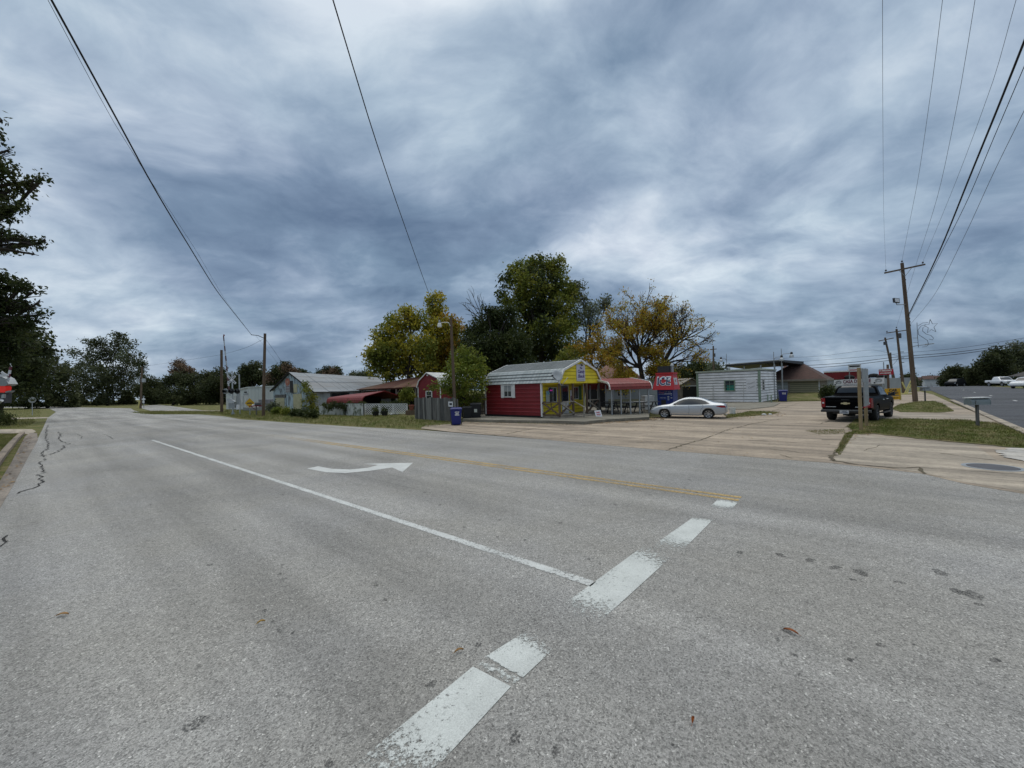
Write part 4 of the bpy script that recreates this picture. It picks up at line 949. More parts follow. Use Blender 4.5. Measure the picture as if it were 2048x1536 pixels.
MB().box(L * .945 + .1, -.07, 1.5, L - .2, -.04, 2.35).build('plank', MT['green_trim'], ws)
for x, h in ((L * .275, 1.9), (L * .755, 2.0)):
    MB().cyl((x, -.10, .05), (x, -.10, h), .025, n=6).build('conduit', MT['white_dirty'], ws)
# steel barrier pipes at its corner
for i, (px, py) in enumerate([(1536, 804), (1543, 805)]):
    p = gp(px, py + .5); t = MB().tube([(0, 0, 0), (0, 0, .72)], .055, 10).lathe([(.055, .72), (.04, .76), (0, .775)], n=10)
    t.build('bollard', MT['green_trim'], loc=p, label=('short sage green pipe post by the white shack corner', 'sage green pipe post beside the blue bin')[i], cat='bollard', group='pipe posts at the white shack')
# ---- flat dark canopy with lamp arms behind the shack
p0, p1 = col(1453, 50), col(1568, 45.5)
ca, L = build_at('canopy', 'dark flat roofed canopy on thin posts rising behind the white shack', 'canopy', p0, p1)
a_ = math.atan2(p1.y - p0.y, p1.x - p0.x)
za, zb_ = hz(1453, 729, 50), hz(1568, 719, 45.5)
MB().hexa([(0, 0, za - .26), (L, 0, zb_ - .26), (L + .6, 6.5, zb_ - .5), (0, 6.5, za - .5)], [(0, 0, za - .05), (L, 0, zb_ - .05), (L + .6, 6.5, zb_ - .1), (0, 6.5, za - .1)]).build('roof', MT['black_metal'], ca)
MB().hexa([(-.1, -.06, za - .07), (L + .1, -.06, zb_ - .07), (L + .1, -.0, zb_ - .07), (-.1, -.0, za - .07)], [(-.1, -.06, za + .03), (L + .1, -.06, zb_ + .03), (L + .1, 0, zb_ + .03), (-.1, 0, za + .03)]).build('fascia', MT['sign_grey'], ca)
for x in (.15, L * .33, L * .62, L * .85, L - .2):
    MB().box(x - .06, .1, 0, x + .06, .22, za - .42 + (zb_ - za) * x / L).build('post', MT['grey_metal'], ca)
# lamp posts of the forecourt
def arm_lamp(px, base_D, top_py, arm_px, lamp_py, label):
    p = col(px, base_D); zt_ = hz(px, top_py, base_D); q = at(arm_px, lamp_py, base_D); dx = Vector((q.x - p.x, q.y - p.y, 0)); ln = dx.length; rz = math.atan2(dx.y, dx.x)
    t = thing('yard_light', label, 'yard light', p, rz, 'shaded yard lights over the dark canopy')
    MB().cyl((0, 0, 0), (0, 0, zt_ + .6), .05, .03, 8).build('pole', MT['grey_metal'], t)
    MB().tube([(0, 0, zt_ - .45), (.04, 0, zt_ - .15), (.2, 0, zt_), (ln, 0, zt_ + .05)], .03, 6).build('arm', MT['grey_metal'], t)
    MB().lathe([(.05, .28), (.12, .20), (.13, .02), (0, .0)], Matrix.Translation((ln, 0, zt_ - .06)), 10).build('lamp_cap', MT['black_metal'], t)
    MB().lathe([(.13, .0), (.20, -.10), (.24, -.30), (.23, -.32), (0, -.26)], Matrix.Translation((ln, 0, zt_ - .07)), 14).build('lamp_shade', MT['alu'], t)
arm_lamp(1454.5, 52, 717, 1442, 718, 'yard light on thin pole at the low end of the dark canopy')
arm_lamp(1549, 44, 714.5, 1563, 713, 'yard light leaning over the middle of the dark canopy roof')
arm_lamp(1564.5, 44.5, 708, 1583, 706, 'tallest yard light with long arm beside the brown hipped roof')
# ---- hipped garage
p0, p1 = col(1549, 48.5), col(1641, 45.5)
gr, L = build_at('garage', 'tan garage house with brown hipped shingle roof and wide roller door', 'house', p0, p1)
zE = hz(1600, 759, 47) ; zR = hz(1590, 723.5, 52)
w = MB(); boards(w, (0, 0), (L * .30, 0), .2, zE, .36, (0, -1), .06); w.box(0, .002, .0, L * .30, 8, zE); w.build('side_wall', [MT['grey_lap'], MT['lap_shade']], gr)
MB().box(L * .30 + .002, .0, .0, L, 8, zE).build('wall', MT['taupe'], gr)
d_ = MB(); z_ = .72
while z_ < zE - .3: d_.box(L * .345, -.06, z_, L * .955, -.005, z_ + .185); d_.box(L * .345, -.02, z_ + .185, L * .955, -.005, z_ + .23, 1); z_ += .23
d_.build('garage_door', [MT['tan_side'], MT['tan_groove_shade']], gr)
MB().box(L * .955, -.06, .3, L * .985, -.002, zE - .1).build('door_frame', MT['white_dirty'], gr)
e = [(-1.6, -.45, zE), (L + .55, -.45, zE), (L + .55, 9.0, zE), (-1.6, 9.0, zE)]
r0, r1 = (L * .42, 4.2, zR), (L * .44, 4.6, zR)
MB().add(e + [r0, r1], [(0, 1, 5, 4), (1, 2, 5), (2, 3, 4, 5), (3, 0, 4), (3, 2, 1, 0)]).build('roof', MT['shingle_brown'], gr)
MB().box(-1.6, -.49, zE - .19, L + .55, -.44, zE + .02).box(L + .55, -.49, zE - .19, L + .6, 9, zE + .02).build('fascia', MT['taupe'], gr)
w2 = MB().box(L - 2.6, 3.2, 0, L - .95, 9, zE + .5); w2.build('wing_wall', M('brown_wall', (.13, .12, .09), .8), gr)
MB().hexa([(L - 4.6, 2.7, zE + .62), (L - .5, 2.7, zE + .5), (L - .5, 9.6, zE + .5), (L - 4.6, 9.6, zE + .62)], [(L - 4.2, 5.6, zE + 1.85), (L - 3.4, 5.6, zE + 1.75), (L - 3.4, 6.2, zE + 1.75), (L - 4.2, 6.2, zE + 1.85)]).build('wing_roof', MT['shingle_brown'], gr)
window(gr, plane_m((L - 1.6, 3.16, .9), (1, 0, 0), (0, 0, 1)), .8, 1.2, MT['grey_wood'], MT['glass'], (0, 1), .06)
bk = [(L * .30, -.5, .66), (L * 1.0, -.5, .70), (L + .6, -6.5, .0), (L * .25, -6.5, .0)]
MB().hexa([(x, y, -.05) for x, y, z in bk], bk).build('lawn_bank', MT['turf'], loc=gr.location, rz=gr.rotation_euler.z, kind='structure')
# ---- filling station canopy, shop wall and banner far right
p0, p1 = col(1648, 76), col(1716, 72)
gs, L = build_at('station_canopy', 'dark red filling station canopy with white top edge beyond the brown roof', 'canopy', p0, p1)
zc_ = hz(1680, 744, 74)
MB().box(0, 0, zc_ - .95, L, 7, zc_).build('fascia', MT['gas_red'], gs)
MB().box(-.05, -.05, zc_ + .002, L + .05, 7.05, zc_ + .22).build('top_edge', MT['white'], gs)
MB().box(.0, .02, zc_ - 1.25, L, 7, zc_ - .952).build('soffit', MT['dark'], gs)
for x in (1.0, L - 1.0): MB().box(x - .15, .6, 0, x + .15, .9, zc_ - 1.25).build('column', MT['gas_red'], gs)
p0, p1 = col(1646, 66), col(1764, 58)
sp, L = build_at('shop', 'low pale grey block shop behind the white banner', 'shop', p0, p1)
zs = hz(1700, 757, 62)
MB().box(0, 0, 0, L, 6, zs - .1).build('wall', M('block_wall', (.36, .37, .37), .85, var=.15, sc=.6), sp)
MB().box(L - 1.5, -.05, 0, L - .002, -.002, zs - .02).build('pier', M('block_pier', (.26, .24, .22), .85), sp)
MB().box(-.1, -.3, zs - .10, L * .35, 6.2, zs + .25).build('roof_edge', MT['gas_red'], sp)
for i, (x, h) in enumerate(((.40, .5), (.62, .5), (.80, .6), (.93, .45))):
    MB().lathe([(0, .6), (.35, .5), (.55, .2), (.55, -.1), (.5, -.3)], Matrix.Translation((L * x, 1.0, zs + h - .35)) @ Matrix.Diagonal((1.3, .9, .7, 1)), 14).build('roof_vent', MT['dark'], sp)
b0, b1 = at(1668, 766, 56), at(1768.5, 761, 50.5)
bx = (b1 - b0); bl = bx.length; bh = 11.6 * 53 / 800
bn = thing('banner', 'long white banner with dark red CASA lettering and car emblems at both ends', 'banner', b0)
bxu = bx.normalized(); bup = Vector((0, 0, 1)); bn_n = bxu.cross(bup).normalized()
MB().hexa([-bup * bh/2, bxu * bl - bup * bh/2, bxu * bl - bup * bh/2 - bn_n * .04, -bup * bh/2 - bn_n * .04], [bup * bh/2, bxu * bl + bup * bh/2, bxu * bl + bup * bh/2 - bn_n * .04, bup * bh/2 - bn_n * .04]).build('sheet', MT['sign_white'], bn)
text('lettering', 'CASA DEL TIRE', .62, MT['maroon'], bn, bxu * bl * .475 + bn_n * .01 + bup * .07, bxu, bup, width=bl * .56, bold=.02)
MB().beam(bxu * bl * .2 - bup * .27 + bn_n * .012, bxu * bl * .76 - bup * .27 + bn_n * .012, .01, .035).build('underline', MT['maroon'], bn)
for t_ in (.10, .895):
    cc = bxu * bl * t_ + bn_n * .012
    e_ = MB().tube([cc + bxu * .36 * math.cos(a) + bup * .26 * math.sin(a) for a in [PI * k / 12 for k in range(13)]], .022, 5)
    e_.tube([cc + bxu * x + bup * z for x, z in ((-.28, -.05), (-.2, .05), (-.08, .14), (.1, .14), (.2, .05), (.3, -.02), (.3, -.12), (-.3, -.12), (-.28, -.05))], .022, 5)
    e_.cyl(cc + bxu * -.42 - bup * .22, cc + bxu * -.42 - bup * .22 + bn_n * .02, .09, n=12)
    e_.build('emblem', MT['ink'], bn)
for t_ in (.02, .98): MB().cyl(bxu * bl * t_ - bn_n * .08 + bup * .3, bxu * bl * t_ - bn_n * .08 - bup * (b0.z - .0), .05, n=8).build('post', MT['grey_metal'], bn)
# ---- left: weathered boarded workshop with tin roof
w0, w1 = col(547, 49), col(626, 45)
wk, L = build_at('workshop', 'old workshop of peeling blue grey boards under a weathered tin roof', 'workshop', w0, w1)
a_ = math.atan2(w1.y - w0.y, w1.x - w0.x)
dep = 12.5; zl, zr_ = 2.62, 2.36; zp = hz(583.5, 745.5, 47)
f_ = MB(); nb = 26
for i in range(nb):                                # upright boards with their gaps
    xa, xb = L * i / nb + .012, L * (i + 1) / nb - .012
    zt_ = lambda x: (zl + (zp - zl) * x / (L * .47)) if x < L * .47 else (zp + (zr_ - zp) * (x - L * .47) / (L * .53))
    f_.hexa([(xa, -.03, .0), (xb, -.03, .0), (xb, .0, .0), (xa, .0, .0)], [(xa, -.03, zt_(xa)), (xb, -.03, zt_(xb)), (xb, .0, zt_(xb)), (xa, .0, zt_(xa))])
f_.poly([(0, .005, 0), (L, .005, 0), (L, .005, zr_), (L * .47, .005, zp), (0, .005, zl)])
f_.build('front_wall', MT['barn_wood'], wk)
MB().box(0, -.055, 2.18, L, -.031, 2.27).build('rail', MT['barn_wood'], wk)
MB().box(L - .03, .0, 0, L, dep, zr_ - .05).box(0, .01, 0, .03, dep, zl - .05).build('side_wall', MT['white_dirty'], wk)
rp2 = [(-.25, -.22, zl - .02), (L * .47, -.22, zp + .05), (L + .55, -.22, zr_ - .06)]
zpe = zp - .50
r_ = MB()
nseg = 14
for s in range(nseg):                              # overlapping sheets, slightly uneven
    y0, y1 = -.22 + (dep + .4) * s / nseg, -.22 + (dep + .4) * (s + 1) / nseg + .05; rd = random.Random(s).uniform(-.015, .015)
    k0, k1_ = s / nseg, (s + 1) / nseg; z0, z1 = zp + .05 - .5 * k0, zp + .05 - .5 * k1_
    r_.hexa([(L * .47, y0, z0 + rd), (L + .55, y0, zr_ - .06 + rd), (L + .55, y1, zr_ - .08 + rd), (L * .47, y1, z1 + rd)], [(L * .47, y0, z0 + .03 + rd), (L + .55, y0, zr_ - .03 + rd), (L + .55, y1, zr_ - .05 + rd), (L * .47, y1, z1 + .03 + rd)])
    r_.hexa([(-.3, y0, zl - .04 + rd), (L * .47, y0, z0 + rd), (L * .47, y1, z1 + rd), (-.3, y1, zl - .04 + rd)], [(-.3, y0, zl - .01 + rd), (L * .47, y0, z0 + .03 + rd), (L * .47, y1, z1 + .03 + rd), (-.3, y1, zl - .01 + rd)])
for k in (.5,): r_.beam((L * .47 + (L * .53 + .55) * k, -.22, zp + .09 - (zp - zr_ + .1) * k), (L * .47 + (L * .53 + .55) * k, dep, zp - .16 - (zp - zr_ - .1) * k), .05, .03)
r_.build('roof', MT['old_tin'], wk)
MB().beam((-.3, -.25, zl - .07), (L * .47, -.25, zp + .02), .07, .17).beam((L * .47, -.25, zp + .02), (L + .55, -.25, zr_ - .1), .07, .10).build('barge_board', MT['dark'], wk)
MB().box(L * .06, -.06, .3, L * .30, -.032, 1.72).build('boarded_opening', MT['ply'], wk)
MB().box(L * .06, -.065, 1.74, L * .33, -.034, 2.10).build('lintel', MT['grey_wood'], wk)
MB().box(L * .53, -.065, .2, L * .74, -.032, 2.15).box(L * .545, -.065, 2.30, L * .63, -.032, 3.3).build('boarded_opening', MT['ply'], wk)
MB().box(L * .455, -.05, 2.3, L * .53, -.034, 3.7).box(L * .335, -.05, .1, L * .35, -.034, 2.17).build('dark_board', M('charred_board', (.05, .05, .05), .9), wk)
sb = MB().box(L * .345, -.09, 2.32, L * .455, -.062, 4.05).build('sign_board', MT['sign_grey'], wk)
MB().lathe([(0, .012), (.44, .012), (.46, 0), (0, 0)], plane_m((L * .40, -.092, 3.58), (1, 0, 0), (0, 0, 1)), 24).build('sign_disc', M('faded_red_sign', (.30, .075, .05), .6, c2=(.42, .18, .12), sc=2.5), sb)
MB().lathe([(0, .018), (.17, .018), (.18, .0)], plane_m((L * .40, -.10, 3.58), (1, 0, 0), (0, 0, 1)), 16).build('sign_centre', M('faded_tan', (.42, .24, .18), .6), sb)
for z_, h_ in ((2.98, .07), (2.72, .07), (2.48, .02)): MB().box(L * .352, -.10, z_, L * .448, -.094, z_ + h_).build('stripe', MT['maroon'], sb)
# lean-to side with its window, carried on along the roof edge
MB().box(L + .02, 1.2, .0, L + .08, 7.8, zr_ - .12).build('lean_to_wall', MT['white_dirty'], wk)
M4 = plane_m((L + .085, 2.1, .92), (0, 1, 0), (0, 0, 1))
wf = window(wk, M4, 2.6, 1.25, MT['grey_wood'], MT['glass'], (1, 1), .12)
MB().box(L + .085, 5.4, .1, L + .1, 7.7, 1.9).build('doorway', MT['dark'], wk)
# vine climbing its corner is in the planting section
# ---- pale steel warehouse
s0, s1 = col(452, 63), col(497, 60)
wh, L = build_at('warehouse', 'pale grey steel warehouse with low pitched roof and white doors', 'warehouse', s0, s1)
z0, z1 = hz(452, 786, 63), hz(497, 775.5, 60)
MB().hexa([(0, 0, 0), (L, 0, 0), (L, .1, 0), (0, .1, 0)], [(0, 0, z0), (L, 0, z1), (L, .1, z1), (0, .1, z0)]).build('front_wall', MT['steel'], wh)
s2 = col(640, 64); dv = s2 - s0; aw = yaw(s0, s1); e2 = (dv.x * math.cos(aw) + dv.y * math.sin(aw), -dv.x * math.sin(aw) + dv.y * math.cos(aw))
z2 = z1 + .25
w_ = MB(); nn = 22
for i in range(nn):
    t0, t1 = i / nn, (i + .86) / nn; P = lambda t: (L + (e2[0] - L) * t, e2[1] * t)
    (xa, ya), (xb, yb), (xc, yc) = P(t0), P(t1), P((i + 1) / nn); za_, zb2 = z1 + (z2 - z1) * t0, z1 + (z2 - z1) * t1
    w_.quad((xa, ya, 0), (xb, yb, 0), (xb, yb, zb2), (xa, ya, za_)); w_.quad((xb, yb + .05, 0), (xc, yc + .05, 0), (xc, yc + .05, zb2), (xb, yb + .05, zb2)); w_.quad((xb, yb, 0), (xb, yb + .05, 0), (xb, yb + .05, zb2), (xb, yb, zb2))
w_.build('side_wall', MT['steel'], wh)
MB().hexa([(-.1, -.15, z0), (L, -.15, z1), (e2[0], e2[1] - .15, z2), (e2[0] - 3, e2[1] + 8, z2 - .6)], [(-.1, -.15, z0 + .14), (L, -.15, z1 + .14), (e2[0], e2[1] - .15, z2 + .14), (e2[0] - 3, e2[1] + 8, z2 - .4)]).build('roof_edge', MT['steel'], wh)
for x0_, x1_, zt_ in ((.10, .18, 1.7), (.32, .48, 2.1), (.62, .78, 2.1), (.84, .98, 2.2)):
    d_ = MB().box(L * x0_, -.06, .0, L * x1_, -.005, zt_).build('door', MT['white_dirty'], wh)
    MB().cyl((L * x1_ - .12, -.06, 1.0), (L * x1_ - .12, -.1, 1.0), .03, n=6).build('handle', MT['black_metal'], d_)
MB().box(L * .49, -.05, 0, L * .61, -.006, 2.5).box(L * .79, -.05, 2.25, L, -.006, 2.4).build('door_surround', MT['grey_metal'], wh)
lp = MB().box(L * .9, -.3, z1 - .75, L * .93, -.002, z1 - .55).build('wall_lamp', MT['black_metal'], wh)
tk = gp(486, 822, 0)
tb = thing('loading_dock', 'grey block platform with red steps in front of the steel warehouse', 'platform', (tk.x, tk.y, 0), aw + .35)
MB().box(0, 0, 0, 6.2, 3, .48).build('platform', M('dock_block', (.30, .30, .29), .85), tb)
MB().box(2.2, .2, .482, 3.6, 1.6, 1.5).build('box', M('dock_box', (.22, .22, .24), .6), tb, bevel=.02)
MB().beam((3.8, -.05, .75), (6.2, -.05, .55), .05, .1).beam((4, -.05, .42), (4, -.05, .72), .05, .05).beam((6.1, -.05, .42), (6.1, -.05, .56), .05, .05).build('red_rail', MT['gas_red'], tb)
# ---- low red carport behind the lattice
e0, e1 = at(724, 803, 40), at(652.5, 803, 43.6)
lc = thing('low_carport', 'low red metal carport with open dark end behind the white lattice', 'carport', (e0.x, e0.y, 0), yaw(e0, e1))
Lc = math.hypot(e1.x - e0.x, e1.y - e0.y); ze = e0.z
g1, g2 = at(769.5, 782, 42), at(812, 800, 44)
loc3 = lambda p: ((p - e0).x * math.cos(lc.rotation_euler.z) + (p - e0).y * math.sin(lc.rotation_euler.z), -(p - e0).x * math.sin(lc.rotation_euler.z) + (p - e0).y * math.cos(lc.rotation_euler.z))
gx1, gy1 = loc3(g1); gx2, gy2 = loc3(g2)
yy = [0, -.05, -.18, -.5, gy1, gy2]; 
pr = [(0, ze - .12), (.02, ze + .14), (.12, ze + .36), (.32, ze + .52)]
sgn = 1 if gy1 > 0 else -1
def sk(t): return gx1 * t / abs(gy1)
P1 = [(sk(y), sgn * y, z) for y, z in pr] + [(gx1, gy1, g1.z), (gx2, gy2, g2.z + .2)]
r_ = MB()
for (a1, b1) in zip(P1, P1[1:]):
    A1, B1 = Vector(a1), Vector(b1); ex = Vector((Lc, 0, 0))
    ez = Vector((0, 0, -.25))
    fa, fb = ex + ez * (1.25 if a1[2] >= g1.z - .01 else .35), ex + ez * (1.25 if b1[2] >= g1.z - .01 else .35)
    r_.hexa([A1, B1, B1 + fb, A1 + fa], [v + Vector((0, 0, .03)) for v in (A1, B1, B1 + fb, A1 + fa)])
r_.build('roof', MT['red_roof'], lc)
t_ = MB()
for a1, b1 in zip(P1, P1[1:]): t_.beam(Vector(a1) - Vector((.03, 0, 0)), Vector(b1) - Vector((.03, 0, 0)), .05, .08)
t_.build('edge_trim', MT['gas_red'], lc)
for i, (x, y, z) in enumerate([(0.05, .05 * sgn, ze), (Lc * .5, .05 * sgn, ze), (Lc - .1, .05 * sgn, ze), (gx2, gy2, g2.z)]): MB().box(x - .04, y - .04, 0, x + .04, y + .04, z).build('post', MT['grey_metal'], lc)
MB().hexa([(3.2, .3 * sgn, 0), (3.4, gy2 * .95, 0), (Lc - .2, gy2 * .95, 0), (Lc - .2, .3 * sgn, 0)], [(3.2, .3 * sgn, ze + .3), (3.4, gy2 * .95, ze + .3), (Lc - .2, gy2 * .95, ze + .3), (Lc - .2, .3 * sgn, ze + .3)]).build('interior_shade', MT['dark'], lc)  # near-black block filling the carport, its inner shade painted as colour
# ---- rust roofed open shed
r0, r1 = col(724, 49), col(834, 45)
rs, L = build_at('open_shed', 'open fronted shed with sagging rust red tin roof', 'shed', r0, r1)
zE2 = hz(780, 777, 47); zR2 = hz(815, 754.5, 50)
a_ = yaw(r0, r1)
MB().hexa([(-.4, -.5, zE2 - .05), (L + .5, -.5, zE2 + .05), (L + .6, 4.5, zR2), (3.0, 4.5, zR2 - .15)], [(-.4, -.5, zE2 + .02), (L + .5, -.5, zE2 + .12), (L + .6, 4.5, zR2 + .08), (3.0, 4.5, zR2 - .08)]).hexa([(3.0, 4.5, zR2 - .15), (L + .6, 4.5, zR2), (L + .6, 9.5, zE2), (-.4, 9.5, zE2)], [(3.0, 4.5, zR2 - .08), (L + .6, 4.5, zR2 + .08), (L + .6, 9.5, zE2 + .08), (-.4, 9.5, zE2 + .08)]).hexa([(-.4, -.5, zE2 - .05), (3.0, 4.5, zR2 - .15), (-.4, 9.5, zE2), (-.9, 4.5, zE2)], [(-.4, -.5, zE2 + .02), (3.0, 4.5, zR2 - .08), (-.4, 9.5, zE2 + .08), (-.9, 4.5, zE2 + .08)]).build('roof', MT['rust_tin'], rs)
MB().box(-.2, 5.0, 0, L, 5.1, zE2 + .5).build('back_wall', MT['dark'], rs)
for x in (.2, L * .33, L * .66, L - .1):
    MB().box(x - .07, -.2, 0, x + .07, -.06, zE2 - .03).build('post', MT['pale_wood'], rs)
    MB().beam((x, -.13, zE2 - .75), (x + (.6 if x < L * .9 else -.6), -.13, zE2 - .06), .06, .06).build('brace', MT['pale_wood'], rs)
MB().beam((-.3, -.13, zE2 - .08), (L + .3, -.13, zE2 - .02), .08, .14).build('eave_beam', MT['brown_wood'], rs)
# ---- small red gambrel shed behind the plank fence
f0, f1 = col(836, 42.5), col(881.5, 41)
rsd, L = build_at('gambrel_shed', 'small red gambrel shed with white roof behind the plank fence', 'shed', f0, f1)
zE3, zK3, zR3 = hz(836, 774, 42), hz(838, 762, 42), hz(855.5, 745.6, 42)
gp3 = [(0, zE3), (.22, zK3), (L * .42, zR3), (L - .35, zK3 + .25), (L, zE3)]
MB().poly([(0, 0, .1), (L, 0, .1)] + [(y, 0, z) for y, z in reversed(gp3)]).box(L - .04, .002, .1, L, 4.6, zE3).build('wall', MT['red_side'], rsd)
r_ = MB(); ex = [(-.10, zE3 - .08)] + gp3[1:4] + [(L + .10, zE3 - .08)]
for (x0_, z0_), (x1_, z1_) in zip(ex, ex[1:]):
    r_.hexa([(x0_, -.1, z0_), (x1_, -.1, z1_), (x1_, 4.8, z1_), (x0_, 4.8, z0_)], [(x0_, -.1, z0_ + .05), (x1_, -.1, z1_ + .05), (x1_, 4.8, z1_ + .05), (x0_, 4.8, z0_ + .05)])
r_.build('roof', MT['white_dirty'], rsd)
t_ = MB()
for (x0_, z0_), (x1_, z1_) in zip(ex, ex[1:]): t_.beam((x0_, -.13, z0_), (x1_, -.13, z1_), .05, .09)
t_.box(-.02, -.04, .1, .08, -.005, zE3).box(L - .09, -.04, .1, L + .02, -.005, zE3).build('trim', MT['white'], rsd)
window(rsd, plane_m((L * .36, -.03, 1.15), (1, 0, 0), (0, 0, 1)), .86, .95, MT['white'], MT['glass'], (0, 1), .09)
MB().lathe([(0, .1), (.08, .08), (.09, 0), (0, 0)], plane_m((L * .45, -.01, zR3 - .28), (1, 0, 0), (0, 0, 1)), 10).build('gable_lamp', MT['white'], rsd)
# ------------------------------------------------------------------ vehicles (x forwards from the rear bumper, y left, z up)
def pchip(xs, ys, x):
    xs, ys = np.asarray(xs, float), np.asarray(ys, float); h = np.diff(xs); d = np.diff(ys) / h; m = np.zeros_like(ys)
    m[0], m[-1] = d[0], d[-1]
    for i in range(1, len(xs) - 1): m[i] = 0 if d[i-1] * d[i] <= 0 else 2 * d[i-1] * d[i] / (d[i-1] + d[i])
    i = np.clip(np.searchsorted(xs, x) - 1, 0, len(h) - 1); t = (x - xs[i]) / h[i]
    return (2*t**3-3*t**2+1)*ys[i] + (t**3-2*t**2+t)*h[i]*m[i] + (-2*t**3+3*t**2)*ys[i+1] + (t**3-t**2)*h[i]*m[i+1]
class Loft:
    """stations: x, z bottom, z belt (shoulder), z top, half width, half width at the top"""
    def __init__(s, st, wheels=(), R=.37, zc=.33):
        s.st = np.array(st, float); s.x0, s.x1 = s.st[0, 0], s.st[-1, 0]; s.wheels, s.R, s.zc = wheels, R, zc
    def ring(s, x, n=27):
        zb, ze, zt, hw, wt = [float(pchip(s.st[:, 0], s.st[:, k], x)) for k in range(1, 6)]
        zm = zb + (ze - zb) * .52; up = zt - ze
        P = np.array([(0, zb), (.55*hw, zb), (.90*hw, zb+.01), (.985*hw, zb+.07), (1.0*hw, zm), (.985*hw, ze-.05), (.955*hw, ze), (wt + (.955*hw-wt)*.52, ze+up*.50), (wt, ze+up*.90), (wt*.86, zt - .018*min(1, up*3+.2)), (wt*.45, zt-.004), (0, zt)])
        t = np.arange(len(P)); T = np.linspace(0, len(P) - 1, n) if n else t
        y, z = pchip(t, P[:, 0], T), pchip(t, P[:, 1], T)
        for xc in s.wheels:
            dx = abs(x - xc)
            if dx < s.R:
                zz = s.zc + math.sqrt(s.R**2 - dx**2)
                k = (y > hw * .5) & (T < 7) ; z = np.where(k, np.maximum(z, np.minimum(zz, z + 9) * (z < zz) + z * (z >= zz)), z)
        return y, z
    def side_y(s, x, z):
        y, zz = s.ring(x, 0); y, zz = s.ring(x, 89); i = np.argmax(y); 
        k = np.arange(len(y)) >= 16
        return float(np.interp(z, np.maximum.accumulate(zz[k]), y[k]))
    def body(s, name, mat, parent, nx=96, n=33):
        xs = set(np.linspace(s.x0, s.x1, nx))
        for xc in s.wheels:
            for a in np.linspace(-1, 1, 23): xs.add(xc + s.R * .999 * math.sin(a * PI / 2))
            xs.add(xc - s.R - .001); xs.add(xc + s.R + .001)
        xs = sorted(xs); mb = MB()
        for x in xs:
            y, z = s.ring(x, n)
            for a, b in zip(y, z): mb.v.append((x, a, b))
            for a, b in zip(y[-2:0:-1], z[-2:0:-1]): mb.v.append((x, -a, b))
        m = 2 * n - 2
        for i in range(len(xs) - 1):
            for j in range(m): mb.f.append((i*m+j, (i+1)*m+j, (i+1)*m+(j+1) % m, i*m+(j+1) % m)); mb.m.append(0)
        mb.f.append(tuple(range(m))); mb.f.append(tuple(range((len(xs)-1)*m + m - 1, (len(xs)-1)*m - 1, -1))); mb.m += [0, 0]
        o = mb.build(name, mat, parent, smooth=True)
        return o
    def side_patch(s, xa, xb, zlo, zhi, side, off=.006, nx=26, nz=5):
        """panel lying on the flank between two height curves"""
        mb = MB()
        for i in range(nx + 1):
            x = xa + (xb - xa) * i / nx; a, b = zlo(x), max(zhi(x), zlo(x) + .002)
            for j in range(nz + 1):
                z = a + (b - a) * j / nz; mb.v.append((x, side * (s.side_y(x, z) + off), z))
        for i in range(nx):
            for j in range(nz):
                f = (i*(nz+1)+j, (i+1)*(nz+1)+j, (i+1)*(nz+1)+j+1, i*(nz+1)+j+1); mb.f.append(f if side < 0 else f[::-1]); mb.m.append(0)
        return mb
    def top_patch(s, xa, xb, f0, off=.006, nx=14, w=.93):
        """panel on the upper surface (windscreen, rear glass), f0 = share of the half ring it spans from the crown"""
        mb = MB(); n = 11
        for i in range(nx + 1):
            x = xa + (xb - xa) * i / nx; y, z = s.ring(x, 89); k = int(88 * (1 - f0))
            yy, zz = y[k:], z[k:]; q = np.linspace(0, len(yy) - 1, n); yy, zz = np.interp(q, np.arange(len(yy)), yy), np.interp(q, np.arange(len(zz)), zz)
            for a, b in list(zip(yy, zz)) + [(-a, b) for a, b in list(zip(yy, zz))[-2::-1]]: mb.v.append((x, a * w, b + off))
        m = 2 * n - 1
        for i in range(nx):
            for j in range(m - 1): mb.f.append((i*m+j, (i+1)*m+j, (i+1)*m+j+1, i*m+j+1)); mb.m.append(0)
        return mb
def wheel(parent, x, y, r, side, wd=.22, spokes=7, rim=.70, rimmat=None):
    """side +1: outer face towards +y"""
    T = Matrix.Translation((x, y, r)) @ Matrix.Rotation(-PI / 2 * side, 4, 'X')
    w = MB().lathe([(r*rim, -wd/2), (r*.92, -wd/2), (r, -wd*.33), (r, wd*.33), (r*.93, wd/2), (r*rim, wd/2 - .005), (r*rim, -wd/2)], T, 32)
    wo = w.build('wheel', MT['tyre'], parent, smooth=True)
    R = r * rim
    m = MB().lathe([(R*1.0, wd*.46), (R*.99, wd*.50), (R*.92, wd*.47), (R*.90, wd*.1)], T, 32)
    m.lathe([(0, wd*.40), (R*.18, wd*.40), (R*.20, wd*.30)], T, 14)
    for k in range(spokes):
        a = 2 * PI * k / spokes; ca, sa = math.cos(a), math.sin(a); q = lambda rr, t, z: T @ Vector((rr*ca - t*sa, rr*sa + t*ca, z))
        m.hexa([q(R*.12, -R*.09, wd*.2), q(R*.95, -R*.15, wd*.22), q(R*.95, R*.15, wd*.22), q(R*.12, R*.09, wd*.2)], [q(R*.12, -R*.07, wd*.38), q(R*.95, -R*.12, wd*.44), q(R*.95, R*.12, wd*.44), q(R*.12, R*.07, wd*.38)])
    m.build('rim', rimmat or MT['rim'], wo)
    MB().lathe([(0, wd*.08), (R*.9, wd*.08)], T, 24).build('brake_disc', MT['black_metal'], wo)
    return wo
def lin(*pts):
    xs, ys = zip(*pts); return lambda x: float(np.interp(x, xs, ys))
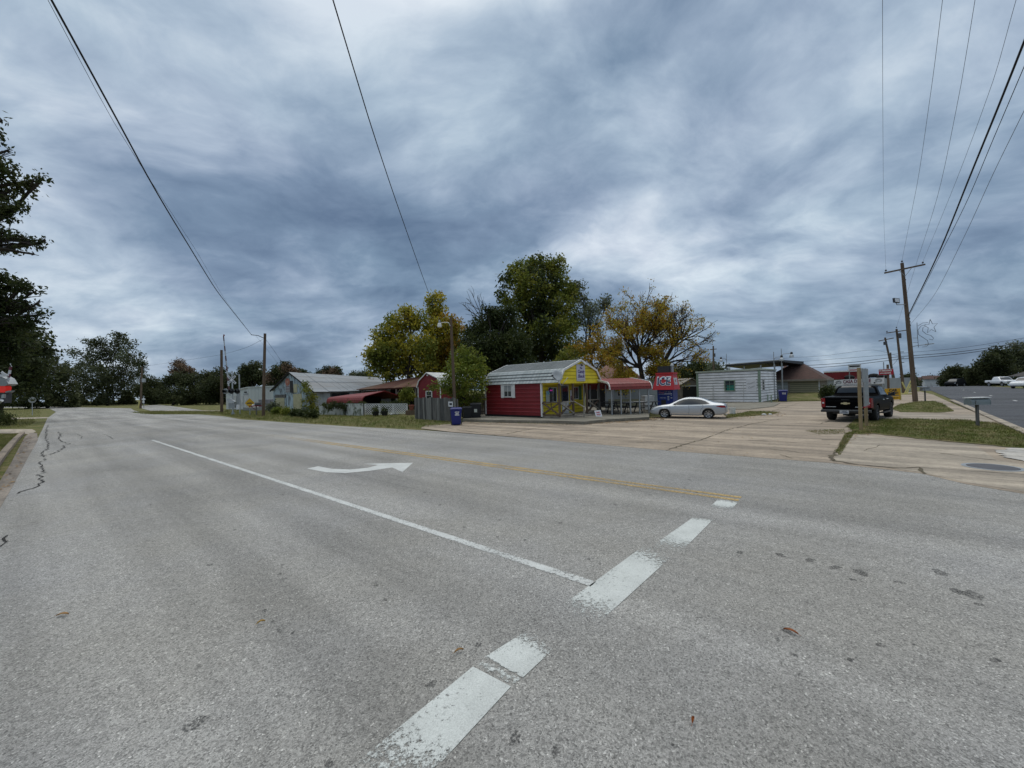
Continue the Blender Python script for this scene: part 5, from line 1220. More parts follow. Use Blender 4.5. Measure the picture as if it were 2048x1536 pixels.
def seam(lo, parent, pts, side, name='door_seam', w=.014, mat=None):
    mb = MB()
    P = []
    for (xa, za), (xb, zb) in zip(pts, pts[1:]):
        for i in range(7): P.append((xa + (xb-xa)*i/6, za + (zb-za)*i/6))
    for (xa, za), (xb, zb) in zip(P, P[1:]):
        if abs(xa-xb)+abs(za-zb) < 1e-6: continue
        d = Vector((xb-xa, zb-za)).normalized(); n = Vector((-d.y, d.x)) * w/2
        q = [(xa-n.x, za-n.y), (xa+n.x, za+n.y), (xb+n.x, zb+n.y), (xb-n.x, zb-n.y)]
        mb.poly([(x, side*(lo.side_y(x, z)+.004), z) for x, z in q])
    mb.build(name, mat or MT['ink'], parent)
# ---- silver saloon
wf_, wr_ = gp(1319.5, 836.5), gp(1404.4, 837.8)
hd = math.atan2(wf_.y - wr_.y, wf_.x - wr_.x); hdv = Vector((math.cos(hd), math.sin(hd), 0)); lv = Vector((-hdv.y, hdv.x, 0))
CS = .895
mid = (wf_ + wr_) / 2 - lv * .80 * CS + Vector((.36, .02, 0))
cr = thing('saloon_car', 'silver four door saloon car parked side on in front of the ice kiosk', 'car', mid - hdv * 2.48 * CS, hd); cr.scale = (CS, CS, CS * .985)
sd = Loft([(0.0, .42, .62, .66, .70, .55), (.04, .36, .84, .90, .80, .62), (.16, .32, .93, 1.02, .87, .66), (.42, .27, .95, 1.07, .905, .66), (.68, .26, .95, 1.10, .915, .62), (1.08, .24, .945, 1.24, .92, .60), (1.46, .22, .935, 1.39, .92, .595),
            (1.85, .20, .925, 1.46, .92, .60), (2.2, .20, .915, 1.475, .92, .605), (2.55, .20, .905, 1.445, .92, .60), (2.87, .20, .895, 1.35, .92, .60), (3.22, .21, .885, 1.18, .92, .625), (3.60, .22, .875, .995, .915, .66), (4.1, .23, .84, .93, .91, .66), (4.45, .24, .77, .86, .885, .62),
            (4.7, .27, .68, .77, .82, .56), (4.84, .32, .58, .66, .72, .48), (4.92, .40, .50, .53, .60, .40)], (1.08, 3.88), .385, .33)
bo = sd.body('body', MT['silver'], cr)
for s in (1, -1):
    sd.side_patch(.98, 3.34, lin((.98, 1.03), (1.25, .99), (1.8, .975), (2.8, .955), (3.34, .955)), lin((.98, 1.03), (1.2, 1.17), (1.52, 1.29), (1.9, 1.345), (2.28, 1.355), (2.62, 1.32), (2.98, 1.18), (3.34, .957)), s, .008, 40).build('side_window', MT['glass'], cr)
    seam(sd, cr, [(2.28, .965), (2.28, 1.35)], s, 'window_pillar', .05, MT['black_plastic'])
    seam(sd, cr, [(2.28, .94), (2.26, .60), (2.30, .28)], s); seam(sd, cr, [(3.50, .94), (3.50, .60), (3.42, .28)], s); seam(sd, cr, [(1.42, .97), (1.38, .82), (1.52, .66), (1.56, .5)], s)
    seam(sd, cr, [(1.52, .375), (3.42, .355)], s, 'sill_moulding', .03, MT['chrome'])
    for x in (2.60, 1.62): MB().tube([(x, s * (sd.side_y(x, .84) + .006), .845), (x + .05, s * (sd.side_y(x, .84) + .04), .85), (x + .17, s * (sd.side_y(x, .84) + .04), .845), (x + .22, s * (sd.side_y(x + .2, .84) + .006), .84)], .016, 6).build('door_handle', MT['silver'], cr)
    m_ = MB().hexa([(3.10, s*.93, .95), (3.24, s*.93, .95), (3.24, s*1.10, .96), (3.12, s*1.10, .96)], [(3.09, s*.95, 1.06), (3.20, s*.95, 1.07), (3.20, s*1.09, 1.06), (3.10, s*1.09, 1.06)]); m_.build('wing_mirror', MT['black_plastic'], cr, bevel=.02)
    sd.side_patch(.04, .62, lin((.04, .76), (.3, .76), (.62, .845)), lin((.04, .90), (.35, .915), (.62, .855)), s, .007, 12).build('tail_light', MT['red_lens'], cr)
    sd.side_patch(4.36, 4.74, lin((4.36, .72), (4.55, .62), (4.74, .565)), lin((4.36, .735), (4.55, .715), (4.74, .64)), s, .007, 12).build('headlight', MT['lens'], cr)
sd.top_patch(.80, 1.50, .33, .007).build('rear_window', MT['glass'], cr); sd.top_patch(2.78, 3.56, .33, .007).build('windscreen', MT['glass'], cr)
pl = MB().box(-.012, -.26, .70, .02, .26, .83).build('number_plate', MT['plate'], cr)
MB().box(-.02, -.36, .86, .05, .36, .90).build('boot_trim', MT['chrome'], cr)
for x in (1.08, 3.88):
    for s in (1, -1): wheel(cr, x, s * .80, .335, s, .215, 7)
MB().tube([(.0, .5, .26), (.2, .5, .27)], .035, 8).build('exhaust_pipe', MT['chrome'], cr)
MB().box(.75, -.72, .24, 4.2, .72, .34).build('underbody', MT['black_plastic'], cr)
# ---- black pickup
hp_ = math.radians(38); hv = Vector((math.cos(hp_), math.sin(hp_), 0)); rv = Vector((hv.y, -hv.x, 0))
pc = col(1689, 20.05)
pk = thing('pickup_truck', 'black pickup truck seen from behind with gold tailgate emblem', 'pickup truck', (pc.x, pc.y, 0), hp_)
pk.scale = (1, 1, 1.0)
K = Loft([(0.05, .62, 1.18, 1.24, .985, .93), (.25, .60, 1.20, 1.26, 1.0, .94), (1.2, .52, 1.21, 1.27, 1.01, .94), (1.98, .48, 1.21, 1.275, 1.01, .94), (2.03, .47, 1.21, 1.30, 1.01, .93), (2.10, .46, 1.21, 1.70, 1.01, .80), (2.22, .46, 1.21, 1.80, 1.01, .77), (2.8, .45, 1.20, 1.83, 1.01, .775), (3.5, .45, 1.19, 1.79, 1.01, .77), (3.8, .45, 1.19, 1.66, 1.01, .78),
          (4.3, .46, 1.18, 1.28, 1.01, .82), (4.7, .48, 1.15, 1.24, 1.0, .82), (5.3, .52, 1.10, 1.19, .985, .80), (5.55, .55, .98, 1.08, .96, .78), (5.66, .60, .82, .86, .90, .7)], (1.25, 4.62), .52, .40)
K.body('body', MT['black_car'], pk, 110)
MB().box(.0, -.80, .66, .06, .80, 1.22).build('tailgate', MT['black_car'], pk, bevel=.02)
MB().box(.012, -.86, 1.222, .20, .86, 1.275).build('tailgate_top', MT['black_plastic'], pk)
MB().box(-.012, -.72, 1.05, -.001, .72, 1.075).build('tailgate_crease', MT['grey_car'], pk)
for s in (1, -1):
    MB().hexa([(-.012, s*.82, .74), (.26, s*1.0, .74), (.26, s*1.012, .74), (-.014, s*.985, .74)] if s > 0 else [(-.012, s*.985, .74), (.26, s*1.012, .74), (.26, s*1.0, .74), (-.012, s*.82, .74)],
              [(-.012, s*.82, 1.20), (.22, s*1.0, 1.20), (.22, s*1.012, 1.20), (-.014, s*.985, 1.20)] if s > 0 else [(-.012, s*.985, 1.20), (.22, s*1.012, 1.20), (.22, s*1.0, 1.20), (-.012, s*.82, 1.20)]).build('tail_light', MT['red_lens'], pk)
    MB().box(-.024, s*.90 - .04, .93, -.013, s*.90 + .04, 1.0).build('reversing_lamp', MT['lens'], pk)
    K.side_patch(2.34, 3.98, lin((2.34, 1.30), (3.9, 1.28), (3.98, 1.28)), lin((2.34, 1.66), (2.6, 1.73), (3.3, 1.71), (3.65, 1.62), (3.98, 1.285)), s, .008, 24).build('side_window', MT['glass'], pk)
    seam(K, pk, [(3.12, 1.28), (3.12, 1.72)], s, 'window_pillar', .06, MT['black_car']); seam(K, pk, [(3.10, 1.24), (3.10, .5)], s, w=.012, mat=MT['grey_car']); seam(K, pk, [(2.16, 1.24), (2.16, .55)], s, w=.012, mat=MT['grey_car'])
    MB().hexa([(3.75, s*1.0, 1.20), (3.93, s*1.0, 1.20), (3.93, s*1.26, 1.22), (3.78, s*1.26, 1.22)], [(3.76, s*1.0, 1.30), (3.90, s*1.0, 1.30), (3.90, s*1.26, 1.44), (3.78, s*1.26, 1.44)]).build('wing_mirror', MT['black_plastic'], pk, bevel=.02)
    MB().box(2.2, s*1.0 - .08, .36, 4.0, s*1.0 + .10, .41).build('running_board', MT['black_metal'], pk)
    for x in (3.25, 2.35): MB().tube([(x, s*1.012, 1.06), (x + .04, s*1.05, 1.065), (x + .2, s*1.05, 1.06), (x + .24, s*1.012, 1.055)], .018, 6).build('door_handle', MT['chrome'], pk)
K.top_patch(2.045, 2.19, .36, .004, 8, .90).build('rear_window', MT['glass'], pk)
MB().box(2.02, -.68, 1.33, 2.035, .68, 1.34).build('rear_window_seal', MT['grey_car'], pk)
bm = MB().hexa([(-.16, -.98, .50), (.05, -.98, .50), (.05, .98, .50), (-.16, .98, .50)], [(-.16, -.98, .60), (.05, -.98, .66), (.05, .98, .66), (-.16, .98, .60)])
bmo = bm.build('rear_bumper', MT['black_metal'], pk, bevel=.015)
MB().box(-.165, -.95, .603, -.13, .95, .615).build('bumper_edge', MT['grey_metal'], bmo)
pl = MB().box(-.18, -.16, .44, -.162, .20, .60).build('number_plate', MT['plate'], pk)
text('lettering', 'TEXAS', .05, MT['navy'], pl, (-.184, .02, .565), (0, -1, 0), width=.18); text('lettering', 'KTR 4187', .08, MT['navy'], pl, (-.184, .02, .50), (0, -1, 0), width=.28)
e_ = [(-.26, .0), (-.235, .045), (-.09, .045), (-.10, .085), (.10, .085), (.09, .045), (.26, .045), (.235, -.045), (.09, -.045), (.10, -.085), (-.10, -.085), (-.09, -.045), (-.26, -.045)]
MB().prism([(-.004, -y * .72, .945 + z * .72) for y, z in e_[1:]], (-.02, 0, 0)).build('emblem', M('gold_emblem', (.62, .55, .34), .3, .8), pk)
MB().box(-.008, .38, .755, -.0005, .80, .785).build('badge', MT['alu'], pk); MB().box(-.008, -.66, .75, -.0005, -.38, .785).build('badge', MT['alu'], pk)
MB().box(-.03, -.16, 1.105, -.001, .16, 1.15).build('tailgate_handle', MT['black_plastic'], pk)
MB().box(.4, -.62, .38, 5.2, .62, .52).build('chassis', MT['black_metal'], pk)
MB().tube([(1.25, -.85, .40), (1.25, .85, .40)], .06, 8).lathe([(0, -.16), (.15, -.1), (.15, .1), (0, .16)], Matrix.Translation((1.25, 0, .40)) @ Matrix.Rotation(PI/2, 4, 'X'), 12).build('rear_axle', MT['black_metal'], pk)
MB().box(-.30, -.05, .36, .2, .05, .44).build('tow_hitch', MT['black_metal'], pk)
MB().tube([(.1, -.7, .42), (.4, -.68, .44)], .04, 8).build('exhaust_pipe', MT['grey_metal'], pk)
for x in (1.25, 4.62):
    for s in (1, -1): wheel(pk, x, s * .85, .42, s, .30, 6, .60, MT['iron'])
# ---- parked cars over on the far side of the cross road
def simple_car(name, label, loc, rz, st, wheels, mat, L, r=.36, pick=False, group='cars parked beyond the cross road'):
    t = thing(name, label, 'car' if not pick else 'pickup truck', loc, rz, group); lo = Loft(st, wheels, r + .06, r)
    lo.body('body', mat, t, 60, 25)
    for x in wheels:
        for s in (1, -1): wheel(t, x, s * .80, r, s, .22, 6)
    return t, lo
suv = [(0, .5, .85, .92, .78, .6), (.06, .4, 1.0, 1.45, .86, .62), (.3, .34, 1.05, 1.62, .92, .64), (1.2, .28, 1.05, 1.70, .93, .66), (2.2, .26, 1.03, 1.70, .93, .66), (2.8, .26, 1.02, 1.62, .93, .66), (3.5, .26, 1.0, 1.14, .92, .72), (4.2, .3, .93, 1.04, .88, .7), (4.55, .35, .8, .9, .8, .6), (4.65, .45, .6, .64, .7, .5)]
c_ = col(2072, 60); t, lo = simple_car('parked_car', 'white estate car cut off by the picture edge at the far right', c_, math.radians(195) , suv, (.9, 3.65), MT['white_car'], 4.65)
for s in (1, -1): lo.side_patch(.5, 3.25, lin((.5, 1.10), (3.25, 1.06)), lin((.5, 1.2), (.9, 1.5), (2.4, 1.55), (3.25, 1.07)), s, .01, 20).build('side_window', MT['glass'], t)
lo.top_patch(2.85, 3.45, .34, .008).build('windscreen', MT['glass'], t)
for s in (1, -1): lo.side_patch(4.2, 4.5, lin((4.2, .78), (4.5, .72)), lin((4.2, .88), (4.5, .80)), s, .01, 6).build('headlight', MT['lens'], t)
pks = [(0, .6, 1.0, 1.06, .92, .86), (1.7, .5, 1.05, 1.12, .95, .88), (1.8, .5, 1.05, 1.55, .95, .76), (2.0, .48, 1.05, 1.72, .95, .72), (2.9, .46, 1.05, 1.74, .95, .72), (3.3, .46, 1.05, 1.55, .95, .74), (3.8, .46, 1.04, 1.14, .95, .8), (4.7, .5, 1.0, 1.1, .93, .8), (5.0, .55, .9, 1.0, .9, .75), (5.08, .6, .7, .74, .84, .7)]
c_ = col(2004, 73); t, lo = simple_car('parked_pickup', 'pale silver pickup parked nose out before the grey house far off', c_ + Vector((.9, 2.4, 0)), math.radians(-112), pks, (1.0, 4.2), MT['white_car'], 5, .38, True)
lo.top_patch(3.12, 3.74, .34, .008).build('windscreen', MT['glass'], t)
MB().box(5.0, -.7, .68, 5.09, .7, .86).build('grille', MT['black_metal'], t); MB().box(4.9, -.9, .48, 5.14, .9, .64).build('front_bumper', MT['chrome'], t)
for s in (1, -1): MB().box(4.98, s*.8 - .1, .72, 5.07, s*.8 + .1, .86).build('headlight', MT['lens'], t)
t, lo = simple_car('parked_car', 'dark car parked nose out below the trees at the road crest', Vector((*col(1921, 88).xy, terrain(*col(1921, 88).xy) + .05)), math.radians(-160), suv, (.9, 3.65), MT['grey_car'], 4.65)
lo.top_patch(2.85, 3.45, .34, .008).build('windscreen', MT['glass'], t)
for s in (1, -1): lo.side_patch(4.2, 4.5, lin((4.2, .75), (4.5, .70)), lin((4.2, .90), (4.5, .82)), s, .01, 6).build('headlight', MT['lens'], t)
# ------------------------------------------------------------------ poles, wires, signs, fences, bins
def pole_at(px, base_py, top_px, top_py, D=None):
    b = gp(px, base_py) if D is None else col(px, D)
    D = proj(b)[2]; t = at(top_px, top_py, D)
    return b, t
def wood_pole(name, label, b, t, r0, r1, cat='utility pole', group='utility poles along the streets', mat='pole_wood'):
    o = thing(name, label, cat, b, 0, group)
    MB().tube([(0, 0, -.1), (t - b) * .5, (t - b)], [r0, (r0 + r1) / 2, r1], 12).build('shaft', MT[mat], o, smooth=False)
    return o
def insulator(mb, p, s=1.0):
    return mb.lathe([(.012, 0), (.012, .07), (.05*s, .08), (.06*s, .13), (.035*s, .15), (.05*s, .19), (.02*s, .22), (0, .22)], Matrix.Translation(p), 8)
# tall pole of the cross road
b1, t1 = pole_at(1831, 803, 1804, 526)
P1 = wood_pole('utility_pole', 'tallest leaning wooden utility pole with crossarm standing on the grass by the cross road', b1, t1, .19, .12)
d1 = t1 - b1; topv = lambda f: d1 * f
lk, rk = at(1766, 547, proj(t1)[2]), at(1846, 530, proj(t1)[2])
a_, b_ = lk - b1, rk - b1
MB().beam(a_ + Vector((0, -.16, 0)), b_ + Vector((0, -.16, 0)), .10, .13).build('crossarm', MT['pole_wood'], P1)
m_ = topv(.955)
for q in (a_.lerp(b_, .35), a_.lerp(b_, .66)): MB().beam(q + Vector((0, -.2, -.05)), topv(.90) + Vector((0, -.14, 0)), .03, .03).build('arm_brace', MT['grey_metal'], P1)
insP = [a_.lerp(b_, .03) + Vector((0, -.16, .06)), topv(1.0) + Vector((0, 0, 0)), a_.lerp(b_, .95) + Vector((0, -.16, .06))]
for q in insP: insulator(MB(), q, 1.3).build('insulator', MT['iron'], P1)
fl = at(1792, 600, proj(b1)[2]) - b1
fo = MB().hexa([fl + Vector((-.26, -.12, -.22)), fl + Vector((.22, -.12, -.30)), fl + Vector((.22, .02, -.30)), fl + Vector((-.26, .02, -.22))], [fl + Vector((-.22, -.06, .18)), fl + Vector((.26, -.06, .12)), fl + Vector((.26, .1, .12)), fl + Vector((-.22, .1, .18))]).build('flood_light', MT['black_metal'], P1)
MB().hexa([fl + Vector((-.2, -.135, -.17)), fl + Vector((.18, -.135, -.24)), fl + Vector((.18, -.125, -.24)), fl + Vector((-.2, -.125, -.17))], [fl + Vector((-.17, -.085, .13)), fl + Vector((.2, -.085, .08)), fl + Vector((.2, -.075, .08)), fl + Vector((-.17, -.075, .13))]).build('lamp_glass', MT['lens'], fo)
MB().tube([fl + Vector((0, 0, -.25)), fl + Vector((.05, 0, -.42)), topv(.70) + Vector((0, -.05, 0))], .035, 6).build('lamp_bracket', MT['grey_metal'], P1)
for f in (.88, .60, .575, .55, .24): MB().box(.10 + d1.x * f, -.05, d1.z * f - .05, .26 + d1.x * f, .05, d1.z * f + .05).build('bracket', MT['iron'], P1)
sl = topv(.392); MB().tube([sl, sl + Vector((.5, -.1, .12)), sl + Vector((1.3, -.2, .18))], .03, 6).hexa([sl + Vector((1.15, -.30, .12)), sl + Vector((1.75, -.38, .20)), sl + Vector((1.75, -.16, .20)), sl + Vector((1.15, -.08, .12))], [sl + Vector((1.2, -.27, .24)), sl + Vector((1.7, -.35, .28)), sl + Vector((1.7, -.2, .28)), sl + Vector((1.2, -.12, .24))]).build('street_lamp', MT['grey_metal'], P1)
# wire star hung on it
Ds = proj(b1)[2] - .3
sp = at(1833, 670, Ds)
stt = thing('star_decoration', 'wire outline shooting star decoration fixed to the side of the tall pole', 'decoration', sp)
def pxs(lst): return [at(x, y, Ds) - sp for x, y in lst]
starc = (1862, 653); star = []
for k in range(11):
    r_ = (14.5 if k % 2 == 0 else 6.0); a = -PI/2 + k * PI/5 - .12
    star.append((starc[0] + r_ * math.cos(a) * 1.0, starc[1] + r_ * math.sin(a)))
MB().tube(pxs(star), .02, 5).build('star', MT['wire_grey'], stt)
MB().tube(pxs([(1836, 652), (1845, 646), (1856, 645)]), .019, 5).build('tail', MT['wire_grey'], stt)
for l in ([(1852, 649), (1842, 652), (1836, 660), (1837, 669), (1846, 675), (1855, 681), (1857, 689), (1853, 693), (1845, 694)], [(1852, 652), (1846, 655), (1845, 662), (1852, 668), (1862, 671), (1867, 676), (1865, 680), (1858, 678)]): MB().tube(pxs(l), .019, 5).build('tail', MT['wire_grey'], stt)
MB().tube(pxs([(1834, 645), (1835, 672), (1837, 695)]), .02, 5).build('back_rod', MT['wire_grey'], stt)
for y in (676, 685): MB().tube(pxs([(1826, y), (1836, y)]), .02, 5).build('clamp', MT['grey_metal'], stt)
# farther poles of that line
b2, t2 = pole_at(1808, 788, 1793, 658)
P2_ = wood_pole('utility_pole', 'wooden utility pole with drum transformer next along the cross road', b2, t2, .17, .11)
D2 = proj(b2)[2]
MB().beam(at(1773, 666, D2) - b2, at(1816, 660, D2) - b2, .09, .11).build('crossarm', MT['pole_wood'], P2_)
for x, y in ((1774, 665), (1793, 657), (1815, 659)): insulator(MB(), at(x, y, D2) - b2, 1.3).build('insulator', MT['iron'], P2_)
tq = at(1795, 672, D2) - b2
MB().lathe([(0, 0), (.16, .0), (.17, .05), (.17, .55), (.13, .62), (0, .64)], Matrix.Translation(tq + Vector((.0, -.28, -.3))), 12).build('transformer', MT['iron'], P2_)
for y in (704, 716, 725): MB().box((t2-b2).x * .5 - .1, -.05, at(1800, y, D2).z - .04, (t2-b2).x * .5 + .5, .05, at(1800, y, D2).z + .04).build('bracket', MT['iron'], P2_)
b3, t3 = pole_at(1792, 776, 1770, 675, 66)
P3_ = wood_pole('utility_pole', 'leaning far utility pole rising behind the red roadside sign', b3, t3, .2, .12)
D3 = 66
MB().beam(at(1757.5, 682, D3) - b3, at(1787, 676, D3) - b3, .1, .13).build('crossarm', MT['pole_wood'], P3_)
MB().box((t3-b3).x * .88 - .35, -.25, (t3-b3).z * .86, (t3-b3).x * .88 - .02, .1, (t3-b3).z * .92).build('transformer', MT['iron'], P3_)
b4, t4 = pole_at(1786, 770, 1781, 705, 80)
wood_pole('utility_pole', 'short wooden pole tucked behind the leaning far pole', b4, t4, .16, .12)
# pole beyond the white shack
b5, t5 = col(1427, 70), at(1426.5, 692, 70)
P5 = wood_pole('utility_pole', 'wooden pole with small crossarms showing over the white shack roof', b5, t5, .17, .12)
MB().beam(at(1420, 699, 70) - b5, at(1433, 698, 70) - b5, .1, .13).build('crossarm', MT['pole_wood'], P5)
MB().box(.12, -.15, t5.z - 1.9, .42, .15, t5.z - 1.3).build('transformer', MT['iron'], P5)
# ---- left poles
b6, t6 = pole_at(526.5, 832, 530, 667)
P6 = wood_pole('utility_pole', 'brown wooden pole standing on the grass where the thick cable ends', b6, t6, .15, .12, mat='brown_wood')
MB().tube([at(527, 676, 41) - b6, at(516, 671, 41) - b6, at(502, 669.5, 41) - b6], .035, 6).build('service_loop', MT['wire'], P6)
MB().box(-.28, -.12, 2.6 + 2.1, -.16, .12, 2.6 + 2.25).build('photo_cell', MT['white'], P6)
b7, t7 = pole_at(443.5, 825, 443, 700)
wood_pole('utility_pole', 'brown wooden pole beside the raised crossing gate', b7, t7, .17, .14, mat='brown_wood')
b8, t8 = pole_at(281, 816.5, 284, 733)
P8 = wood_pole('utility_pole', 'thin dark pole with twin grey cabinets at the far junction corner', b8, t8, .2, .14)
D8 = proj(b8)[2]
for x in (279.5, 289.5):
    q = at(x, 761, D8) - b8; MB().box(q.x - .28, -.45, q.z - .35, q.x + .28, -.1, q.z + .35).build('cabinet', MT['alu'], P8)
q = at(274.5, 763, D8) - b8; MB().lathe([(0, .14), (.13, .08), (.15, 0), (.1, -.1), (0, -.14)], Matrix.Translation(q), 10).cyl(q, Vector((0, 0, q.z)), .03, n=6).build('lamp', MT['white'], P8)
gy = gp(276, 817); MB().tube([(0, 0, 0), (.35, 0, 1.5)], .12, 8).lathe([(.12, 0), (.14, .02), (0, .05)], Matrix.Translation((.35, 0, 1.5)), 8).build('guy_guard', MT['pale_yellow'], loc=gy, label='yellow guy wire guard leaning against the thin far junction pole', cat='guy guard')
# lamp post in front of the plank fence
b9 = col(909.5, 27.2); t9 = at(901.5, 634, 27.2)
P9 = wood_pole('lamp_post', 'brown wooden lamp post with curved arm and drum lantern behind the blue bin', b9, t9, .115, .085, 'lamp post', None, 'brown_wood')
q0, q1, q2, q3 = [at(x, y, 27.0) - b9 for x, y in ((900.5, 652), (897.5, 645.5), (890, 644.5), (880.5, 646))]
MB().tube([q0, q1, q2, q3], .024, 6).build('arm', MT['alu'], P9)
q = at(879, 648, 27.0) - b9
MB().lathe([(0, .26), (.06, .24), (.075, .06), (0, .06)], Matrix.Translation(q), 10).build('ballast', MT['grey_metal'], P9)
MB().lathe([(.07, .06), (.13, .02), (.145, -.18), (.12, -.22), (0, -.22)], Matrix.Translation(q), 14).build('lamp_shade', MT['white'], P9)
MB().box(-.02, -.13, 1.1, .1, -.08, 1.35).build('meter_plate', MT['grey_metal'], P9)
# ---- wires
def wire(label, P0, Pe, px, r, mat='wire', ext=None, name='cable', group='overhead cables'):
    """P0 near end, Pe far end (world); px: photo points the cable passes, placed in its own vertical plane"""
    P0, Pe = Vector(P0), Vector(Pe); h = Vector((Pe.x - P0.x, Pe.y - P0.y, 0)); pn = Vector((h.y, -h.x, 0)).normalized(); pts = [P0]
    for x, y in px:
        d = at(x, y, 1) - CAM; dn = d.dot(pn)
        s = (P0 - CAM).dot(pn) / dn; pts.append(CAM + d * s)
    pts.append(Pe)
    if ext: pts = [P0 + (P0 - pts[1]).normalized() * ext] + pts
    # smooth curve through the points
    arr = np.array([tuple(p) for p in pts]); t = np.concatenate([[0], np.cumsum(np.linalg.norm(np.diff(arr, axis=0), axis=1))])
    T = np.linspace(0, t[-1], 40); sm = np.stack([pchip(t, arr[:, k], T) for k in range(3)], 1)
    return MB().tube([Vector(p) for p in sm], r, 5).build(name, MT[mat], label=label, cat='cable', group=group)
e6 = at(527, 673, 41)
wire('thick black twisted cable sweeping over the road from the upper corner to the brown pole', at(103, 0, 7.5), at(503, 669.5, 41), [(170, 122), (240, 250), (305, 370), (375, 487), (440, 590)], .02, ext=6)
wire('thin black cable running close along the thick twisted one to the brown pole', at(96, 0, 7.5), at(500, 666, 41.2), [(165, 130), (225, 240), (310, 375), (385, 490), (455, 606)], .005, ext=6)
wire('single black cable coming down from the top edge into the autumn trees', at(666, 0, 7.2), at(884, 648, 38), [(705, 130), (748, 270), (800, 425), (862, 597)], .013, ext=6)
wire('thin cable dipping from the brown pole across to the crossing gate', at(525, 679, 41), at(286, 733, D8), [(490, 696), (450, 707.5), (400, 716)], .012)
wire('slack service cable running down from the brown pole to the workshop ridge', at(531, 678, 41), at(567, 729, 47), [(545, 697)], .012)
wire('fine grey service line beside the slack one at the workshop', at(512, 672, 41), at(556, 728, 50), [(535, 700)], .008, 'wire_grey')
def wend(v): return b1 + v + Vector((0, 0, .2))
wire('fine grey line hanging almost plumb to the end of the tall pole crossarm', at(1765, 0, 12.5), wend(insP[0]), [(1765.5, 200), (1767, 420)], .007, 'wire_grey', ext=6)
wire('second fine grey line meeting the top of the tall pole', at(1885, 0, 12.5), wend(insP[1]), [(1865, 160), (1832, 380)], .007, 'wire_grey', ext=6)
wire('third fine grey line passing the tall pole on its road side', at(1950, 0, 12.5), b2 + (t2 - b2) + Vector((0, 0, .2)), [(1920, 180), (1873, 400), (1835, 520)], .007, 'wire_grey', ext=6)
wire('outermost fine grey line ending at the road end of the tall crossarm', at(2032, 0, 12.5), wend(insP[2]), [(1985, 165), (1905, 380)], .007, 'wire_grey', ext=6)
wire('thickest black cable bundle slanting from the picture side to the middle of the tall pole', at(2048, 84, 12.8), b1 + topv(.62) + Vector((.1, 0, 0)), [(2000, 205), (1945, 340), (1880, 500)], .034, ext=6)
wire('lighter black cable just under the thickest bundle', at(2048, 134, 13), b1 + topv(.61) + Vector((.12, 0, 0)), [(1990, 270), (1935, 400), (1880, 510)], .012, ext=6)
wire('lowest grey cable sloping in to the star decoration height', at(2048, 222, 13.5), b1 + topv(.55) + Vector((.14, 0, 0)), [(1990, 340), (1930, 470), (1865, 595)], .009, 'wire_grey', ext=6)
# lines crossing behind the poles
wire('upper thick cable crossing behind the poles above the red sign', at(2100, 674, 46), at(1560, 733, 62), [(2048, 684), (1900, 705.5), (1804, 713), (1700, 725), (1620, 730.5)], .035, ext=12)
wire('lower thick cable crossing behind the poles above the red sign', at(2100, 681.5, 46), at(1590, 738, 62), [(2048, 689), (1900, 710), (1804, 718), (1700, 730), (1630, 735.5)], .035, ext=12)
wire('thin cable crossing highest behind the tall pole', at(2100, 667, 47), at(1500, 731, 66), [(2048, 676), (1900, 698), (1830, 704), (1780, 709)], .018, ext=12)
wire('thin sagging cable running on over the shingle roof', b2 + (t2 - b2) * .58, at(1404, 719, 72), [(1740, 700), (1640, 712), (1520, 719)], .016, 'wire_grey')
wire('short cable linking the transformer pole to the leaning pole', b2 + (t2 - b2) * .7, b3 + (t3 - b3) * .45, [(1797, 715)], .02)
# ---- roadside signs on the right
s1_, s2_ = gp(1722, 861), gp(1733, 853)
sbx = thing('notice_board', 'pale notice board seen edge on between two square wooden posts', 'sign', s1_, yaw(s1_, s2_))
Ls = math.hypot(s2_.x - s1_.x, s2_.y - s1_.y)
h1 = 2.62
for x in (0, Ls): MB().box(x - .058, -.058, 0, x + .058, .058, h1).build('post', MT['treated'], sbx)
MB().box(-.02, -.115, h1 - .62, Ls + .06, -.078, h1 - .02).build('top_panel', MT['sign_grey'], sbx)
MB().box(.35, -.115, .98, Ls + .06, -.078, h1 - .625).build('panel', MT['sign_grey'], sbx)
MB().box(.3, -.125, .93, Ls + .16, -.07, .975).build('bottom_edge', MT['sign_red'], sbx)
for k in range(3): MB().box(.5, -.12, 1.15 + k * .30, Ls - .2, -.116, 1.19 + k * .30).build('text_line', MT['grey_metal'], sbx)
q = at(1709, 735, 60); 
ss = thing('pole_sign', 'small white two panel sign high above the red station canopy', 'sign', (q.x, q.y, 0), -.6)
zz = q.z
MB().box(-.75, -.06, zz - .15, .75, .06, zz + .5).build('upper_panel', MT['sign_white'], ss); MB().box(-.75, -.06, zz - .55, .75, .06, zz - .18).build('lower_panel', MT['sign_white'], ss)
MB().box(-.6, -.075, zz + .08, .6, -.061, zz + .3).build('text_line', MT['ink'], ss); MB().box(-.6, -.075, zz - .42, .6, -.061, zz - .30).build('text_line', MT['red_ink'], ss)
for x in (-.6, .6): MB().cyl((x, .1, 0), (x, .1, zz + .45), .06, n=8).build('post', MT['grey_metal'], ss)
q0, q1 = at(1757.5, 744, 52), at(1785, 743, 50)
rs_ = thing('insurance_sign', 'red roadside sign with two rows of white lettering', 'sign', (q0.x, q0.y, 0), yaw(q0, q1))
Lr = math.hypot(q1.x - q0.x, q1.y - q0.y); zz = q0.z
MB().box(0, 0, zz - .38, Lr, .12, zz + .30).build('panel', MT['sign_red'], rs_)
MB().box(0, -.01, zz + .303, Lr, .13, zz + .34).build('top_edge', MT['white'], rs_)
